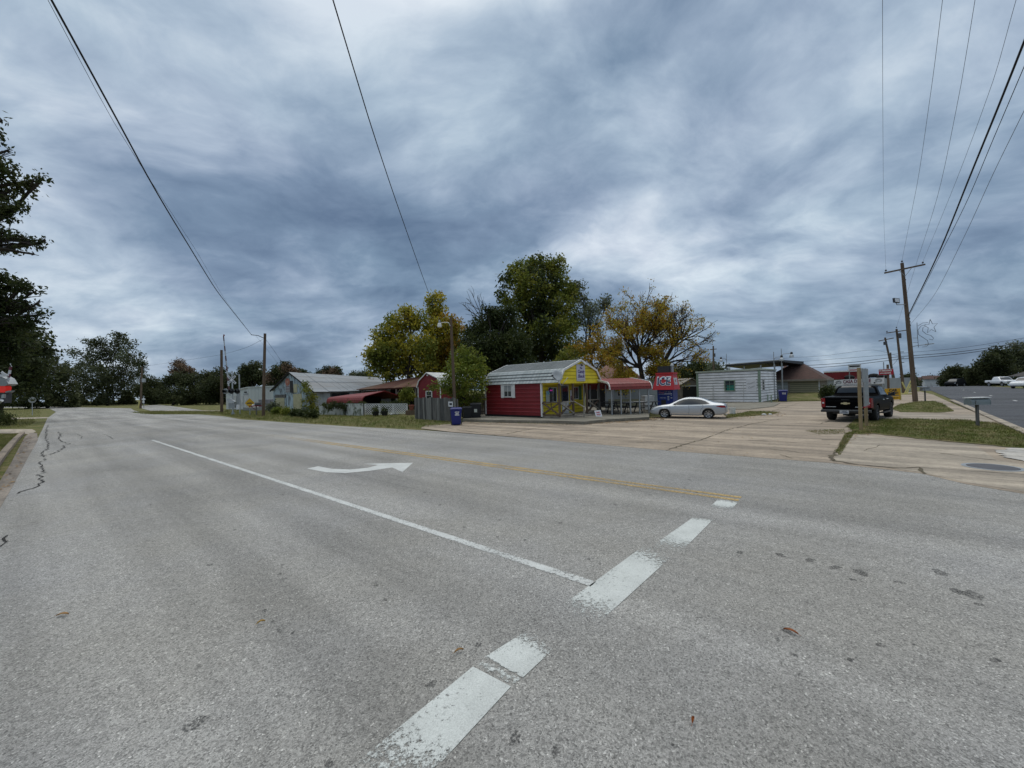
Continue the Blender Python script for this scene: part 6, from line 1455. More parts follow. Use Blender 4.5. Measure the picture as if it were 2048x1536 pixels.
text('lettering', 'TX INSURANCE', .24, MT['white'], rs_, (Lr / 2, -.012, zz + .12), (1, 0, 0), width=Lr * .9, bold=.012)
text('lettering', 'AUTO HOME BUSINESS', .15, MT['white'], rs_, (Lr / 2, -.012, zz - .18), (1, 0, 0), width=Lr * .8, bold=.012)
MB().box(Lr * .5, .13, 0, Lr * .62, .25, zz + .9).build('post', MT['brown_wood'], rs_); MB().box(Lr * .26, .14, 0, Lr * .30, .2, zz + 1.25).build('post', MT['grey_metal'], rs_)
q0, q1 = gp(1772, 801), gp(1801, 800)
cw = thing('car_wash_sign', 'yellow board sign reading CAR WASH standing by the driveway', 'sign', q0, yaw(q0, q1))
Lw = math.hypot(q1.x - q0.x, q1.y - q0.y)
MB().box(0, 0, .06, Lw, .08, .38).build('lower_panel', MT['wash_yellow'], cw); MB().box(0, 0, .40, Lw, .08, 1.12).build('panel', MT['wash_yellow'], cw)
text('lettering', 'CAR', .30, MT['ink'], cw, (Lw * .5, -.01, .94), (1, 0, 0), width=Lw * .58, bold=.012); text('lettering', 'WASH', .30, MT['ink'], cw, (Lw * .5, -.01, .68), (1, 0, 0), width=Lw * .74, bold=.012)
MB().box(Lw * .1, -.012, .43, Lw * .9, -.002, .49).build('arrow_bar', MT['ink'], cw)
text('lettering', '$5 AND UP', .15, M('brown_ink', (.25, .12, .01), .7), cw, (Lw * .5, -.01, .22), (1, 0, 0), width=Lw * .7)
MB().box(Lw + .005, -.02, .0, Lw + .09, .1, 1.14).build('frame_post', MT['pale_yellow'], cw)
q0 = gp(1810, 789); q1 = at(1825.5, 757, proj(q0)[2])
yg = thing('crane_arm', 'pale yellow lattice boom slanting up beside the transformer pole', 'boom', q0)
dq = q1 - q0
MB().beam((-.09, 0, .02), dq + Vector((-.09, 0, 0)), .07, .10).beam((.17, 0, .02), dq + Vector((.17, 0, 0)), .07, .10).build('rail', MT['pale_yellow'], yg)
for k in range(6):
    f = (k + .5) / 6; MB().beam(dq * f + Vector((-.09, 0, 0)), dq * (f + .08) + Vector((.17, 0, 0)), .05, .05).build('rung', MT['pale_yellow'], yg)
MB().beam((.05, .0, .75), (-.30, 0, 1.55), .08, .14).build('stay', MT['pale_yellow'], yg); MB().box(-.3, -.3, 0, .6, .3, .16).build('foot', MT['pale_yellow'], yg)
def mailbox(px, py, w, label, top, body):
    p = gp(px, py); t = thing('mailbox', label, 'mailbox', p, -.05, 'mailboxes by the cross road')
    MB().box(-.04, -.04, 0, .04, .04, .92).build('post', MT['grey_wood'], t)
    n = 8; prof = [(-.16, 0), (.16, 0)] + [(.16 * math.cos(PI * k / n), .14 + .13 * math.sin(PI * k / n)) for k in range(n + 1)]
    bx_ = MB().prism([(-w / 2, y, .93 + z) for y, z in prof], (w, 0, 0)).build('box', body, t)
    MB().prism([(w / 2 + .002, y * 1.06, .925 + z * 1.03) for y, z in prof], (.02, 0, 0)).build('door', body, bx_)
    if top is not None: MB().box(-w / 2 - .02, -.18, 1.21, w / 2 + .03, .18, 1.245).build('top_plate', top, t)
    MB().box(-w*.3, -.19, .96, -w*.26, -.165, 1.12).build('flag', MT['sign_red'] if top is None else MT['grey_metal'], t)
    return t
mailbox(1955.5, 853, .74, 'pale mailbox with white top plate on a slim post in the grass', MT['white'], M('dull_mailbox', (.25, .29, .30), .5))
mailbox(1850.5, 803, .60, 'grey mailbox on a thick wooden post next to the tall pole', MT['grey_metal'], MT['grey_metal'])
# ---- railway crossing
def gate(px, py, label, D=None, crossD=0.0, arm_px=None, flip=1):
    b = gp(px, py) if D is None else col(px, D); t = thing('crossing_gate', label, 'crossing gate', b, 0, 'raised railway crossing gates')
    DD = proj(b)[2]; top = hz(px, 742, DD) if flip > 0 else hz(px, 735, DD)
    MB().cyl((0, 0, 0), (0, 0, top), .075, n=10).build('mast', MT['alu'], t)
    MB().lathe([(.16, 0), (.16, .1), (.09, .35)], n=10).build('base', MT['grey_metal'], t)
    zc = top - 1.0 if flip > 0 else top - .35
    for s in (-1, 1):
        mb = MB(); a = s * PI / 4; ux, uz = math.cos(a), math.sin(a); h = .62
        n = Vector((-uz, 0, ux)) * .115; u = Vector((ux, 0, uz)) * h; c = Vector((0, -.10 - .02 * s, zc))
        mb.hexa([c - u - n, c + u - n, c + u - n + Vector((0, .012, 0)), c - u - n + Vector((0, .012, 0))], [c - u + n, c + u + n, c + u + n + Vector((0, .012, 0)), c - u + n + Vector((0, .012, 0))])
        bl = mb.build('crossbuck_blade', MT['sign_white'], t)
        for off, tx in ((-.34, 'RAIL' if s > 0 else 'CROS'), (.34, 'ROAD' if s > 0 else 'SING')):
            text('lettering', tx, .17, MT['ink'], bl, c + Vector((ux, 0, uz)) * off + Vector((0, -.004, 0)), (ux, 0, uz), (-uz, 0, ux), width=.38, bold=.006)
    return t, b, DD, top
g1_, gb1, gD, gtop = gate(466, 829, 'railway crossing gate with crossbuck and raised arm beside the steel warehouse')
zl_ = hz(466, 783, gD)
for i, x in enumerate((452, 464, 475.5)):
    q = at(x, 782.5, gD) - gb1
    MB().lathe([(0, .06), (.30, .06), (.31, .03), (.30, 0)], plane_m(q + Vector((0, -.05, 0)), (1, 0, 0), (0, 0, 1)), 20).build('signal_backing', MT['black_metal'] if i else MT['grey_metal'], g1_)
    MB().lathe([(.15, .0), (.16, .28), (.17, .28), (.16, 0)], plane_m(q + Vector((0, -.11, 0)), (1, 0, 0), (0, 0, 1)), 16).lathe([(0, .02), (.15, .02)], plane_m(q + Vector((0, -.11, 0)), (1, 0, 0), (0, 0, 1)), 16).build('signal_hood', MT['black_plastic'], g1_)
MB().beam(at(449, 782.5, gD) - gb1, at(478, 782.5, gD) - gb1, .06, .06).build('light_bar', MT['grey_metal'], g1_)
m2 = at(474, 829, gD) - gb1; MB().cyl((m2.x, .5, 0), (m2.x, .5, hz(474, 748, gD)), .07, n=8).build('second_mast', MT['alu'], g1_)
A0, A1 = at(459.5, 792, gD) - gb1, at(447, 672, gD) - gb1
ar = MB(); 
for k in range(12):
    p, q = A0.lerp(A1, k / 12), A0.lerp(A1, (k + 1) / 12); w_ = .16 - .006 * k
    ar.beam(p, q, .06, w_, m=k % 2, up=(1, 0, 0))
ar.build('gate_arm', [MT['alu'], M('faded_gate_red', (.13, .07, .07), .6)], g1_)
MB().box((A1.x) - .05, -.05, A1.z, A1.x + .05, .05, A1.z + .18).build('arm_lamp', MT['red_lens'], g1_)
cwp = [at(x, y, gD) - gb1 for x, y in ((456, 798), (460, 806), (470, 806.5), (473, 803), (463, 797))]
MB().prism([p + Vector((0, -.25, 0)) for p in cwp], (0, .18, 0)).build('counterweight', MT['alu'], g1_)
MB().box(-.35, -.2, .75, .35, .2, 1.45).build('gate_mechanism', MT['grey_metal'], g1_)
MB().box(.45, -.1, .55, .7, .1, 1.1).build('control_box', MT['sign_white'], g1_)
# the other gate, its signal just entering the picture
g2b = col(-6, 26); g2 = thing('crossing_gate', 'crossing signal with red lamp half cut off by the picture edge', 'crossing gate', g2b, 0, 'raised railway crossing gates')
D_ = 26
def gg(x, y): return at(x, y, D_) - g2b
MB().cyl((0, 0, 0), (0, 0, gg(0, 745).z), .08, n=10).build('mast', MT['alu'], g2)
MB().prism([gg(x, y) + Vector((0, -.1, 0)) for x, y in ((-22, 762), (2, 751), (14, 757), (21, 768), (14, 772), (-22, 772))], (0, .5, 0)).build('signal_hood', MT['grey_metal'], g2)
MB().prism([gg(x, y) + Vector((0, -.05, 0)) for x, y in ((-20, 770), (11, 770), (14, 776), (11, 785), (-20, 785))], (0, .3, 0)).build('red_lamp', glow('signal_red', (.5, .02, .02), (1, .03, .01), .22), g2)
MB().prism([gg(x, y) + Vector((0, -.05, 0)) for x, y in ((12, 783), (20, 781), (19, 784), (13, 786))], (0, .3, 0)).build('lamp_visor', MT['grey_metal'], g2)
MB().prism([gg(x, y) for x, y in ((-16, 786), (9, 786), (8, 806), (-16, 806))], (0, .4, 0)).build('gate_mechanism', MT['iron'], g2)
MB().prism([gg(x, y) + Vector((0, -.12, 0)) for x, y in ((8, 789), (13, 788), (12, 796), (7, 796))], (0, .1, 0)).build('mechanism_plate', MT['alu'], g2)
MB().tube([gg(-8, 814) + Vector((0, -.2, 0)), gg(2, 806) + Vector((0, -.2, 0)), gg(8, 802) + Vector((0, -.2, 0)), gg(11, 800) + Vector((0, -.2, 0))], .11, 8).build('counterweight', MT['alu'], g2)
for s in (-1, 1):
    p, q = (gg(-4, 752), gg(22, 750)) if s > 0 else (gg(8, 744), gg(20, 752))
    MB().beam(p + Vector((0, -.14, 0)), q + Vector((0, -.14 + .02 * s, 0)), .02, .16).build('crossbuck_blade', MT['sign_white'], g2)
A0, A1 = gg(16, 762), gg(27, 704)
ar = MB()
for k in range(8): ar.beam(A0.lerp(A1, k / 8), A0.lerp(A1, (k + 1) / 8), .05, .13, m=k % 2, up=(1, 0, 0))
ar.build('gate_arm', [MT['sign_white'], MT['maroon']], g2)
# ---- left roadside signs
p = gp(500, 830); D_ = proj(p)[2]
t = thing('warning_sign', 'yellow diamond warning sign showing a low humped crossing on a thin post', 'sign', p)
MB().box(-.04, -.03, 0, .04, .03, 1.6).build('post', MT['grey_metal'], t)
c_ = at(500, 806, D_) - p; h = .53
MB().prism([c_ + Vector((x, -.05, z)) for x, z in ((0, -h), (h, 0), (0, h), (-h, 0))], (0, .012, 0)).build('panel', MT['sign_yellow'], t)
MB().prism([c_ + Vector((x, -.062, z)) for x, z in ((-.33, -.06), (.33, -.06), (.33, -.02), (.22, .03), (.1, .05), (-.1, .045), (-.22, .03), (-.33, -.02))], (0, .008, 0)).build('symbol', MT['ink'], t)
p = gp(513, 831)
t = thing('mailbox', 'dark red mailbox with white top on a post beside the diamond sign', 'mailbox', p, .35)
MB().box(-.05, -.05, 0, .05, .05, .95).build('post', MT['grey_wood'], t)
MB().box(-.62, -.16, .95, .5, .16, 1.06).build('shelf', MT['gas_red'], t)
MB().prism([(-.1, y, 1.065 + z) for y, z in [(-.17, 0), (.17, 0)] + [(.17 * math.cos(PI * k / 8), .16 + .16 * math.sin(PI * k / 8)) for k in range(9)]], (.52, 0, 0)).build('box', MT['iron'], t)
MB().lathe([(.0, .12), (.08, .09), (.12, 0)], Matrix.Translation((-.3, 0, 1.065)), 12).build('white_lump', MT['white'], t)
MB().beam((0, 0, .55), (-.45, 0, .94), .05, .05).build('brace', MT['gas_red'], t)
p = col(63.5, 60); D_ = 60
t = thing('round_sign', 'grey oval back of a road sign on a thin post by the far lawn', 'sign', p)
q = at(64.5, 800, D_) - p
MB().lathe([(0, .02), (.60, .02), (.62, .01), (.60, 0), (0, 0)], plane_m(q, (1, 0, 0), (0, .0, .68)) @ Matrix.Diagonal((1, .72, 1, 1)), 24).build('disc', MT['sign_grey'], t)
MB().box(-.03, .03, .0, .03, .08, q.z + .3).build('post', MT['alu'], t)
p = gp(287.5, 816.5); D_ = proj(p)[2]
t = thing('route_marker', 'pair of small white route markers on a post at the far corner', 'sign', p)
MB().box(-.04, 0, 0, .04, .06, 2.6).build('post', MT['grey_metal'], t)
q = at(287.3, 798.5, D_) - p; MB().prism([q + Vector((x, -.03, z)) for x, z in ((0, -.33), (.42, 0), (0, .33), (-.42, 0))], (0, .02, 0)).build('upper_marker', MT['sign_white'], t)
q = at(287, 804, D_) - p; MB().prism([q + Vector((x, -.03, z)) for x, z in ((-.2, -.24), (.2, -.24), (.22, 0), (.2, .24), (-.2, .24), (-.22, 0))], (0, .02, 0)).build('lower_marker', MT['sign_white'], t)
q = at(287.5, 792.7, D_) - p; MB().box(q.x - .22, -.03, q.z - .06, q.x + .22, -.01, q.z + .06).build('street_plate', MT['sign_grey'], t)
# ---- fences
def plank_fence(name, label, p0, p1, h, n, mat, seed=1, lean=.0):
    rd = random.Random(seed); L = math.hypot(p1.x - p0.x, p1.y - p0.y); t = thing(name, label, 'fence', (p0.x, p0.y, 0), yaw(p0, p1), 'plank fences by the shack')
    w_ = L / n
    for i in range(n):
        x = i * w_; hh = h + rd.uniform(-.05, .05); y = rd.uniform(0, .02)
        MB().hexa([(x + .006, y, .03), (x + w_ - .006, y, .03), (x + w_ - .006, y + .022, .03), (x + .006, y + .022, .03)], [(x + .006 + rd.uniform(-.01, .01), y, hh), (x + w_ - .006, y, hh), (x + w_ - .006, y + .022, hh), (x + .006, y + .022, hh)]).build('plank', mat[rd.randrange(len(mat))], t)
    for z in (.35, h - .35): MB().box(0, .045, z, L, .085, z + .09).build('rail', mat[0], t)
    for k in range(0, 4): x = L * k / 3; MB().box(x - .05, .088, 0, x + .05, .18, h - .1).build('post', mat[0], t)
    return t
gw2 = M('grey_fence_wood_dark', (.10, .10, .097), .9, c2=(.045, .044, .042), sc=1.6, stretch=(5, 5, .6), bump=.3)
gw3 = M('grey_fence_wood_pale', (.23, .23, .215), .9, c2=(.12, .115, .105), sc=1.6, stretch=(5, 5, .6), bump=.3)
f0, f1 = gp(829.5, 838.5), gp(912, 844)
pf = plank_fence('plank_fence', 'weathered grey plank fence left of the blue bin', f0, f1, 1.62, 23, [MT['grey_wood'], gw2, gw3], 4)
fL = math.hypot(f1.x - f0.x, f1.y - f0.y)
nt = MB().box(fL * .85, -.03, 1.02, fL * .945, -.002, 1.36).build('notice', MT['sign_white'], pf)
MB().box(fL * .875, -.036, 1.12, fL * .93, -.031, 1.26).build('picture', MT['ink'], nt)
plank_fence('plank_fence', 'dark plank fence between the bins and the red shack', col(918, 30.5), col(970, 31), 1.75, 14, [gw2], 7)
def lattice(name, label, p0, p1, h0, h1, mat, pitch=.13):
    L = math.hypot(p1.x - p0.x, p1.y - p0.y); t = thing(name, label, 'fence', (p0.x, p0.y, 0), yaw(p0, p1)); mb = MB(); h = lambda x: h0 + (h1 - h0) * x / L
    for s in (1, -1):
        x = -h0
        while x < L + h0:
            pts = []
            xa, za, xb, zb = (x, .04, x + h0, .04 + h0) if s > 0 else (x + h0, .04, x, .04 + h0)
            lo, hi = 0.0, 1.0
            f = lambda u: (xa + (xb - xa) * u, za + (zb - za) * u)
            us = [u / 24 for u in range(25) if 0 <= f(u / 24)[0] <= L and f(u / 24)[1] <= h(min(max(f(u/24)[0], 0), L))]
            if len(us) > 2:
                p, q = f(us[0]), f(us[-1]); mb.beam((p[0], .006 * s, p[1]), (q[0], .006 * s, q[1]), .012, .052, up=(0, 0, 1))
            x += pitch
    mb.build('lattice', mat, t)
    MB().beam((0, 0, h0), (L, 0, h1), .05, .05).build('top_rail', mat, t)
    for k in range(4): x = L * k / 3; MB().box(x - .04, .02, 0, x + .04, .1, h(x)).build('post', mat, t)
    return t
lattice('lattice_fence', 'white diagonal lattice fence in front of the dark carport end', gp(730, 831), col(813, 37.0), 1.05, .95, MT['white'], .21)
t = thing('tin_fence', 'low stained white sheet fence below the red carport eave', 'fence', col(637, 40), yaw(col(637, 40), gp(726, 832)))
Lf = (col(637, 40) - gp(726, 832)).length
mb = MB(); n_ = 44
stained = peeling('stained_white_sheet', (.50, .52, .50), (.10, .12, .07), .56, (2, 2, 1.2), 1.0)
for i in range(n_):
    xa, xb = Lf * i / n_, Lf * (i + 1) / n_; ya, yb = (.0, .03) if i % 2 else (.03, .0)
    mb.quad((xa, ya, .02), (xb, yb, .02), (xb, yb, 1.02 if xb < Lf * .22 else 1.12), (xa, ya, 1.02 if xa < Lf * .22 else 1.12))
mb.build('sheet', stained, t)
for x in (.02, Lf * .22, Lf * .6, Lf - .03): MB().box(x - .04, .04, 0, x + .04, .12, 1.05).build('post', MT['grey_wood'], t)
vb = MB().box(Lf * .25, -.06, .72, Lf * .34, -.002, 1.1).build('vent', MT['black_metal'], t)
# ---- wheeled bins
def bin_(px, py, label, mat, rz, sc=1.0, txt=None, cat='bin', group='wheeled bins'):
    p = gp(px, py) if py else px; t = thing('wheeled_bin', label, cat, p, rz, group); t.scale = (sc, sc, sc)
    MB().hexa([(-.26, -.24, .04), (.26, -.24, .04), (.26, .30, .04), (-.26, .30, .04)], [(-.34, -.36, .98), (.34, -.36, .98), (.34, .38, .98), (-.34, .38, .98)]).build('body', mat, t, bevel=.03)
    MB().box(-.36, -.38, .93, .36, .40, .985).build('rim', mat, t, bevel=.01)
    MB().hexa([(-.37, -.40, .99), (.37, -.40, .99), (.37, .44, .99), (-.37, .44, .99)], [(-.30, -.32, 1.07), (.30, -.32, 1.07), (.30, .38, 1.07), (-.30, .38, 1.07)]).build('lid', mat, t, bevel=.015)
    MB().tube([(-.3, .42, .90), (-.3, .50, .94), (.3, .50, .94), (.3, .42, .90)], .02, 6).build('handle', mat, t)
    for s in (-1, 1): MB().lathe([(0, -.03), (.12, -.03), (.125, 0), (.12, .03), (0, .03)], Matrix.Translation((s * .30, .30, .12)) @ Matrix.Rotation(PI / 2, 4, 'Y'), 14).build('wheel', MT['black_plastic'], t)
    if txt:
        k = .10 / .94
        for j, (s_, w_) in enumerate(txt): text('lettering', s_, .085, MT['white'], t, (.06, -.345 + .012 * j, .80 - .085 * j), (1, 0, 0), (0, -.126, .99), width=w_, bold=.006)
    return t
bin_(913, 850, 'blue wheeled recycling bin standing alone at the edge of the apron', MT['blue_plastic'], .12, 1.0, [('CITY OF', .26), ('WASTE', .20), ('DISPOSAL', .27)])
bin_(1566, 803.5, 'blue wheeled bin standing against the wall by the white shack', MT['blue_plastic'], -.5, 1.12, [('CITY OF', .30), ('WASTE', .28)])
bin_(935, 841, 'dark wheeled bin half hidden behind the blue bin', MT['black_plastic'], .2, .92)
b_ = bin_(952, 840, 'large black wheeled bin with pale sticker beside the red shack', MT['black_plastic'], .1, 1.12)
MB().box(-.10, -.368, .50, .08, -.30, .70).build('sticker', M('bin_sticker', (.50, .52, .46), .6), b_)
# white bucket and kerb rubble beside the saloon
p = gp(1465, 828); t = thing('bucket', 'white plastic bucket on the grass strip behind the saloon car', 'bucket', p)
MB().lathe([(0, 0), (.17, 0), (.20, .38), (.215, .38), (.215, .42), (.20, .42), (.165, .02), (0, .02)], n=20).build('pail', MT['white'], t)
MB().tube([(.21 * math.cos(a), .03 + .12 * math.sin(a) * 0, .36 - .22 * math.sin(a)) for a in [PI * k / 10 for k in range(11)]], .006, 5).build('handle', MT['grey_metal'], t)
rd = random.Random(3)
def rock(px, py, r, label, mat, group):
    p = gp(px, py); mb = MB(); n, m = 8, 5
    for i in range(m + 1):
        for j in range(n):
            th = PI * i / m; ph = 2 * PI * j / n; k = r * rd.uniform(.75, 1.1)
            mb.v.append((k * 1.3 * math.sin(th) * math.cos(ph), k * math.sin(th) * math.sin(ph), max(0, r * .35 + k * .6 * math.cos(th))))
    for i in range(m):
        for j in range(n): mb.f.append((i*n+j, (i+1)*n+j, (i+1)*n+(j+1) % n, i*n+(j+1) % n)); mb.m.append(0)
    mb.build('stone', mat, loc=p, rz=rd.uniform(0, 6), label=label, cat='stone', group=group)
for x, y, r, l in ((1528, 830.5, .13, 'pale stone lump lying on the rubble strip between saloon and garage'), (1541, 830, .10, 'smaller pale stone at the lot end of the rubble strip'), (783, 829.5, .16, 'white stone block on the grass below the lattice fence'), (795, 828.5, .12, 'second white stone block nearer the plank fence')): rock(x, y, r, l, MT['white_dirty'], 'loose pale stones')
t = thing('flower_pot', 'terracotta flower pot on a bench at the end of the lattice fence', 'flower pot', col(822, 36))
MB().box(-.5, -.2, 0, .5, .2, .40).build('bench', MT['brown_wood'], t)
MB().lathe([(0, .405), (.16, .405), (.24, .80), (.27, .80), (.27, .88), (.24, .88), (0, .84)], n=16).build('pot', M('terracotta', (.22, .07, .045), .8), t)
for i, (x, lab) in enumerate(((750, 'dark round shrub pot at the lattice foot'), (768, 'dark planter tub in the middle of the lattice'))):
    t = thing('planter', lab, 'planter', col(x, 35.5), 0, 'dark planters at the lattice')
    MB().lathe([(0, 0), (.22, 0), (.32, .42), (.30, .42), (0, .36)], n=16).build('tub', MT['black_plastic'], t)
    rng_ = np.random.default_rng(i); n = 260; c_ = rng_.normal(0, .16, (n, 3)) + np.array([0, 0, .55]); a = rng_.normal(0, 1, (n, 3)); a /= np.linalg.norm(a, axis=1)[:, None]; b__ = np.cross(a, rng_.normal(0, 1, (n, 3))); b__ /= np.linalg.norm(b__, axis=1)[:, None]
    npmesh('foliage', np.stack([c_ - a * .07, c_ - b__ * .03, c_ + a * .07, c_ + b__ * .03], 1), 4, MT['leaf_dark'], t)
# grey house at the far right edge
p0, p1 = col(2034, 78), col(2130, 70)
t, L = build_at('grey_house', 'grey house with dark hipped roof half out of the picture at the far right', 'house', p0, p1)
zE4 = hz(2040, 752.5, 76)
MB().box(0, 0, -.5, L, 8, zE4).build('wall', M('blue_grey_wall', (.26, .31, .32), .8), t)
MB().hexa([(-1, -.8, zE4), (L + 1, -.8, zE4), (L + 1, 9, zE4), (-1, 9, zE4)], [(L * .45, 3.8, zE4 + 2.6), (L * .6, 3.8, zE4 + 2.6), (L * .6, 4.2, zE4 + 2.6), (L * .45, 4.2, zE4 + 2.6)]).build('roof', M('dark_roof', (.075, .07, .068), .9), t)
window(t, plane_m((.6, -.02, .6), (1, 0, 0), (0, 0, 1)), 1.2, 1.2, MT['white_dirty'], MT['glass'], (1, 1))
# tiny buildings beyond the crest
for x, y, w_, h_, D_, lab, m_ in ((1879, 770, 3.4, 2.4, 130, 'tiny white building beyond the crest of the road', 'white_dirty'), (1851, 770.5, 3.0, 2.2, 140, 'tiny tan building beside the tall pole far off', 'taupe')):
    p = at(x, y, D_); t = thing('far_house', lab, 'house', (p.x, p.y, p.z - .4), -.7, 'far houses beyond the road crest')
    MB().box(-w_, 0, 0, w_, 6, h_).build('wall', MT[m_], t); MB().prism([(-w_ - .3, -.4, h_), (-w_ - .3, 6.4, h_), (-w_ - .3, 3, h_ + 1.1)], (2 * w_ + .6, 0, 0)).build('roof', MT['shingle_brown'], t)
# ------------------------------------------------------------------ trees and shrubs
def leaf_cloud(rng, centers, radii, weights, n, size, squash=.85, shell=.45, sub=9):
    """leaf quads gathered in twig-sized tufts inside soft clumps"""
    idx = rng.choice(len(centers), n // sub + 1, p=weights / weights.sum())
    d = rng.normal(0, 1, (len(idx), 3)); d /= np.linalg.norm(d, axis=1)[:, None]
    r = radii[idx] * rng.uniform(0, 1, len(idx)) ** shell; tc = centers[idx] + d * r[:, None] * np.array([1, 1, squash])
    tuft = np.repeat(tc, sub, 0)[:n]; td = np.repeat(d, sub, 0)[:n]
    c = tuft + rng.normal(0, 1, (n, 3)) * size * 1.5
    a = rng.normal(0, 1, (n, 3)) + td * .6 + np.array([0, 0, -.35]); a /= np.linalg.norm(a, axis=1)[:, None]
    b = np.cross(a, rng.normal(0, 1, (n, 3))); b /= np.linalg.norm(b, axis=1)[:, None] + 1e-9
    s = size * rng.uniform(.55, 1.35, n)[:, None]
    return np.stack([c - a * s, c - b * s * .5 + a * s * .1, c + a * s, c + b * s * .5 + a * s * .1], 1)
def limb(mb, p0, p1, r0, r1, rnd, k=5, sag=.15, n=6):
    p0, p1 = Vector(p0), Vector(p1); d = p1 - p0; L = d.length; pts = []
    side = Vector((rnd.uniform(-1, 1), rnd.uniform(-1, 1), rnd.uniform(.1, .6))) * L * sag
    for i in range(k + 1):
        t = i / k; pts.append(p0 + d * t + side * math.sin(PI * t) + Vector((rnd.uniform(-1, 1), rnd.uniform(-1, 1), 0)) * L * .015 * (0 < i < k))
    mb.tube(pts, [r0 + (r1 - r0) * i / k for i in range(k + 1)], n)
    return pts
def tree(name, label, base, clumps, D, n, size, mat, seed, th=.45, tr=.25, group=None, depth=.8, cat='tree', bark='bark', twigs=4, sub=9, mats2=None, shell=.45, twig_r=.02):
    """clumps are (photo x, photo y, photo radius[, depth offset in radii])"""
    rnd = random.Random(seed); rng = np.random.default_rng(seed); base = Vector(base); o = thing(name, label, cat, base, rnd.uniform(0, .01), group)
    C, R = [], []
    for c in clumps:
        x, y, r = c[:3]; off = c[3] if len(c) > 3 else rnd.uniform(-depth, depth); rr = r * D / FPX
        C.append(tuple(at(x, y, D + off * rr * 1.4) - base)); R.append(rr)
    C, R = np.array(C), np.array(R); top = max(c[2] for c in C)
    lowest = min(c[2] for c in C); fork = Vector((0, 0, max(.6, top * th)))
    mc = Vector(C.mean(0)); fork.x, fork.y = mc.x * .35, mc.y * .35
    t = MB(); tp = limb(t, (0, 0, -.1), fork, tr, tr * .72, rnd, 6, .03, 10)
    order = sorted(range(len(C)), key=lambda i: C[i][2])
    for i in order:
        c = Vector(C[i]); z = min(c.z, fork.z); k = max(1, min(6, int(round(6 * z / fork.z)))) if c.z < fork.z * 1.1 else 6
        st = tp[k] if k < 6 else fork
        pts = limb(t, st, c, tr * (.30 + .28 * min(1, R[i] / R.max())), tr * .10, rnd, 6, .12)
        for j in range(twigs):
            d = Vector((rnd.gauss(0, 1), rnd.gauss(0, 1), rnd.gauss(.2, .8))).normalized()
            limb(t, pts[rnd.choice((3, 4, 5, 6))], c + d * R[i] * rnd.uniform(.6, 1.0), tr * .10, twig_r, rnd, 4, .1, 4)
    t.build('trunk', MT[bark], o)
    w = R ** 2
    if mats2:                                     # two leaf colours, split by clump
        V = leaf_cloud(rng, C, R, w, n, size, sub=sub, shell=shell)
        cen = V.mean(1); f = np.sin(cen[:, 0] * .9 + seed) + np.cos(cen[:, 2] * 1.1 + cen[:, 1] * .7) + rng.normal(0, .5, n)
        npmesh('crown', V, 4, [MT[mat], MT[mats2]], o, (f > .35))
    else:
        npmesh('crown', leaf_cloud(rng, C, R, w, n, size, sub=sub, shell=shell), 4, MT[mat], o)
    return o
GB = 'trees behind the sheds'
# the tall group in the middle
tree('maple', 'rounded yellow green tree leaning over the rusty shed roof', col(826, 52), [(800, 650, 32), (770, 672, 28), (830, 640, 26), (765, 705, 32), (800, 700, 36), (840, 690, 32), (752, 735, 20), (785, 735, 30), (820, 735, 26), (850, 725, 24), (745, 712, 18), (812, 622, 14), (845, 755, 18), (775, 752, 16)], 52, 15000, .20, 'leaf_olive', 11, .35, .30, GB, mats2='leaf_green')
tree('elm', 'narrow golden green tree rising to a point behind the lamp post', col(880, 55), [(874, 598, 15), (872, 625, 22), (895, 650, 26), (862, 655, 20), (880, 685, 30), (905, 690, 26), (865, 710, 28), (895, 725, 32), (925, 735, 26), (870, 745, 26), (915, 660, 16), (858, 600, 6)], 55, 14000, .20, 'leaf_olive', 12, .4, .28, GB, mats2='leaf_gold')
tree('oak', 'dense dark green tree standing between the lamp post and the tall tree', col(985, 50), [(985, 635, 26), (960, 660, 30), (1005, 655, 34), (950, 700, 34), (990, 700, 40), (1030, 690, 34), (965, 735, 30), (1010, 740, 36), (1045, 730, 30), (940, 675, 18), (1020, 625, 16), (975, 618, 8)], 50, 21000, .19, 'leaf_dark', 13, .3, .34, GB)
tree('oak', 'tallest tree of the group with dark full crown above the yellow gable', col(1085, 58), [(1040, 545, 28), (1075, 532, 26), (1110, 535, 24), (1020, 560, 20), (1060, 570, 38), (1105, 572, 36), (1135, 585, 26), (1040, 605, 34), (1080, 615, 40), (1120, 620, 34), (1058, 655, 36), (1100, 665, 42), (1135, 655, 24), (1075, 705, 36), (1120, 710, 34), (1050, 700, 28), (1010, 600, 14), (1122, 518, 7), (1000, 585, 8)], 58, 28000, .22, 'leaf_green', 14, .45, .42, GB, mats2='leaf_dark')
tree('locust', 'loose grey green tree showing pale branches right of the tallest tree', col(1165, 62), [(1155, 575, 18), (1165, 600, 20), (1180, 625, 22), (1205, 610, 16), (1160, 640, 22), (1190, 655, 20), (1215, 600, 10), (1150, 690, 26)], 62, 3600, .20, 'leaf_grey', 15, .4, .25, GB, twigs=9, twig_r=.03)
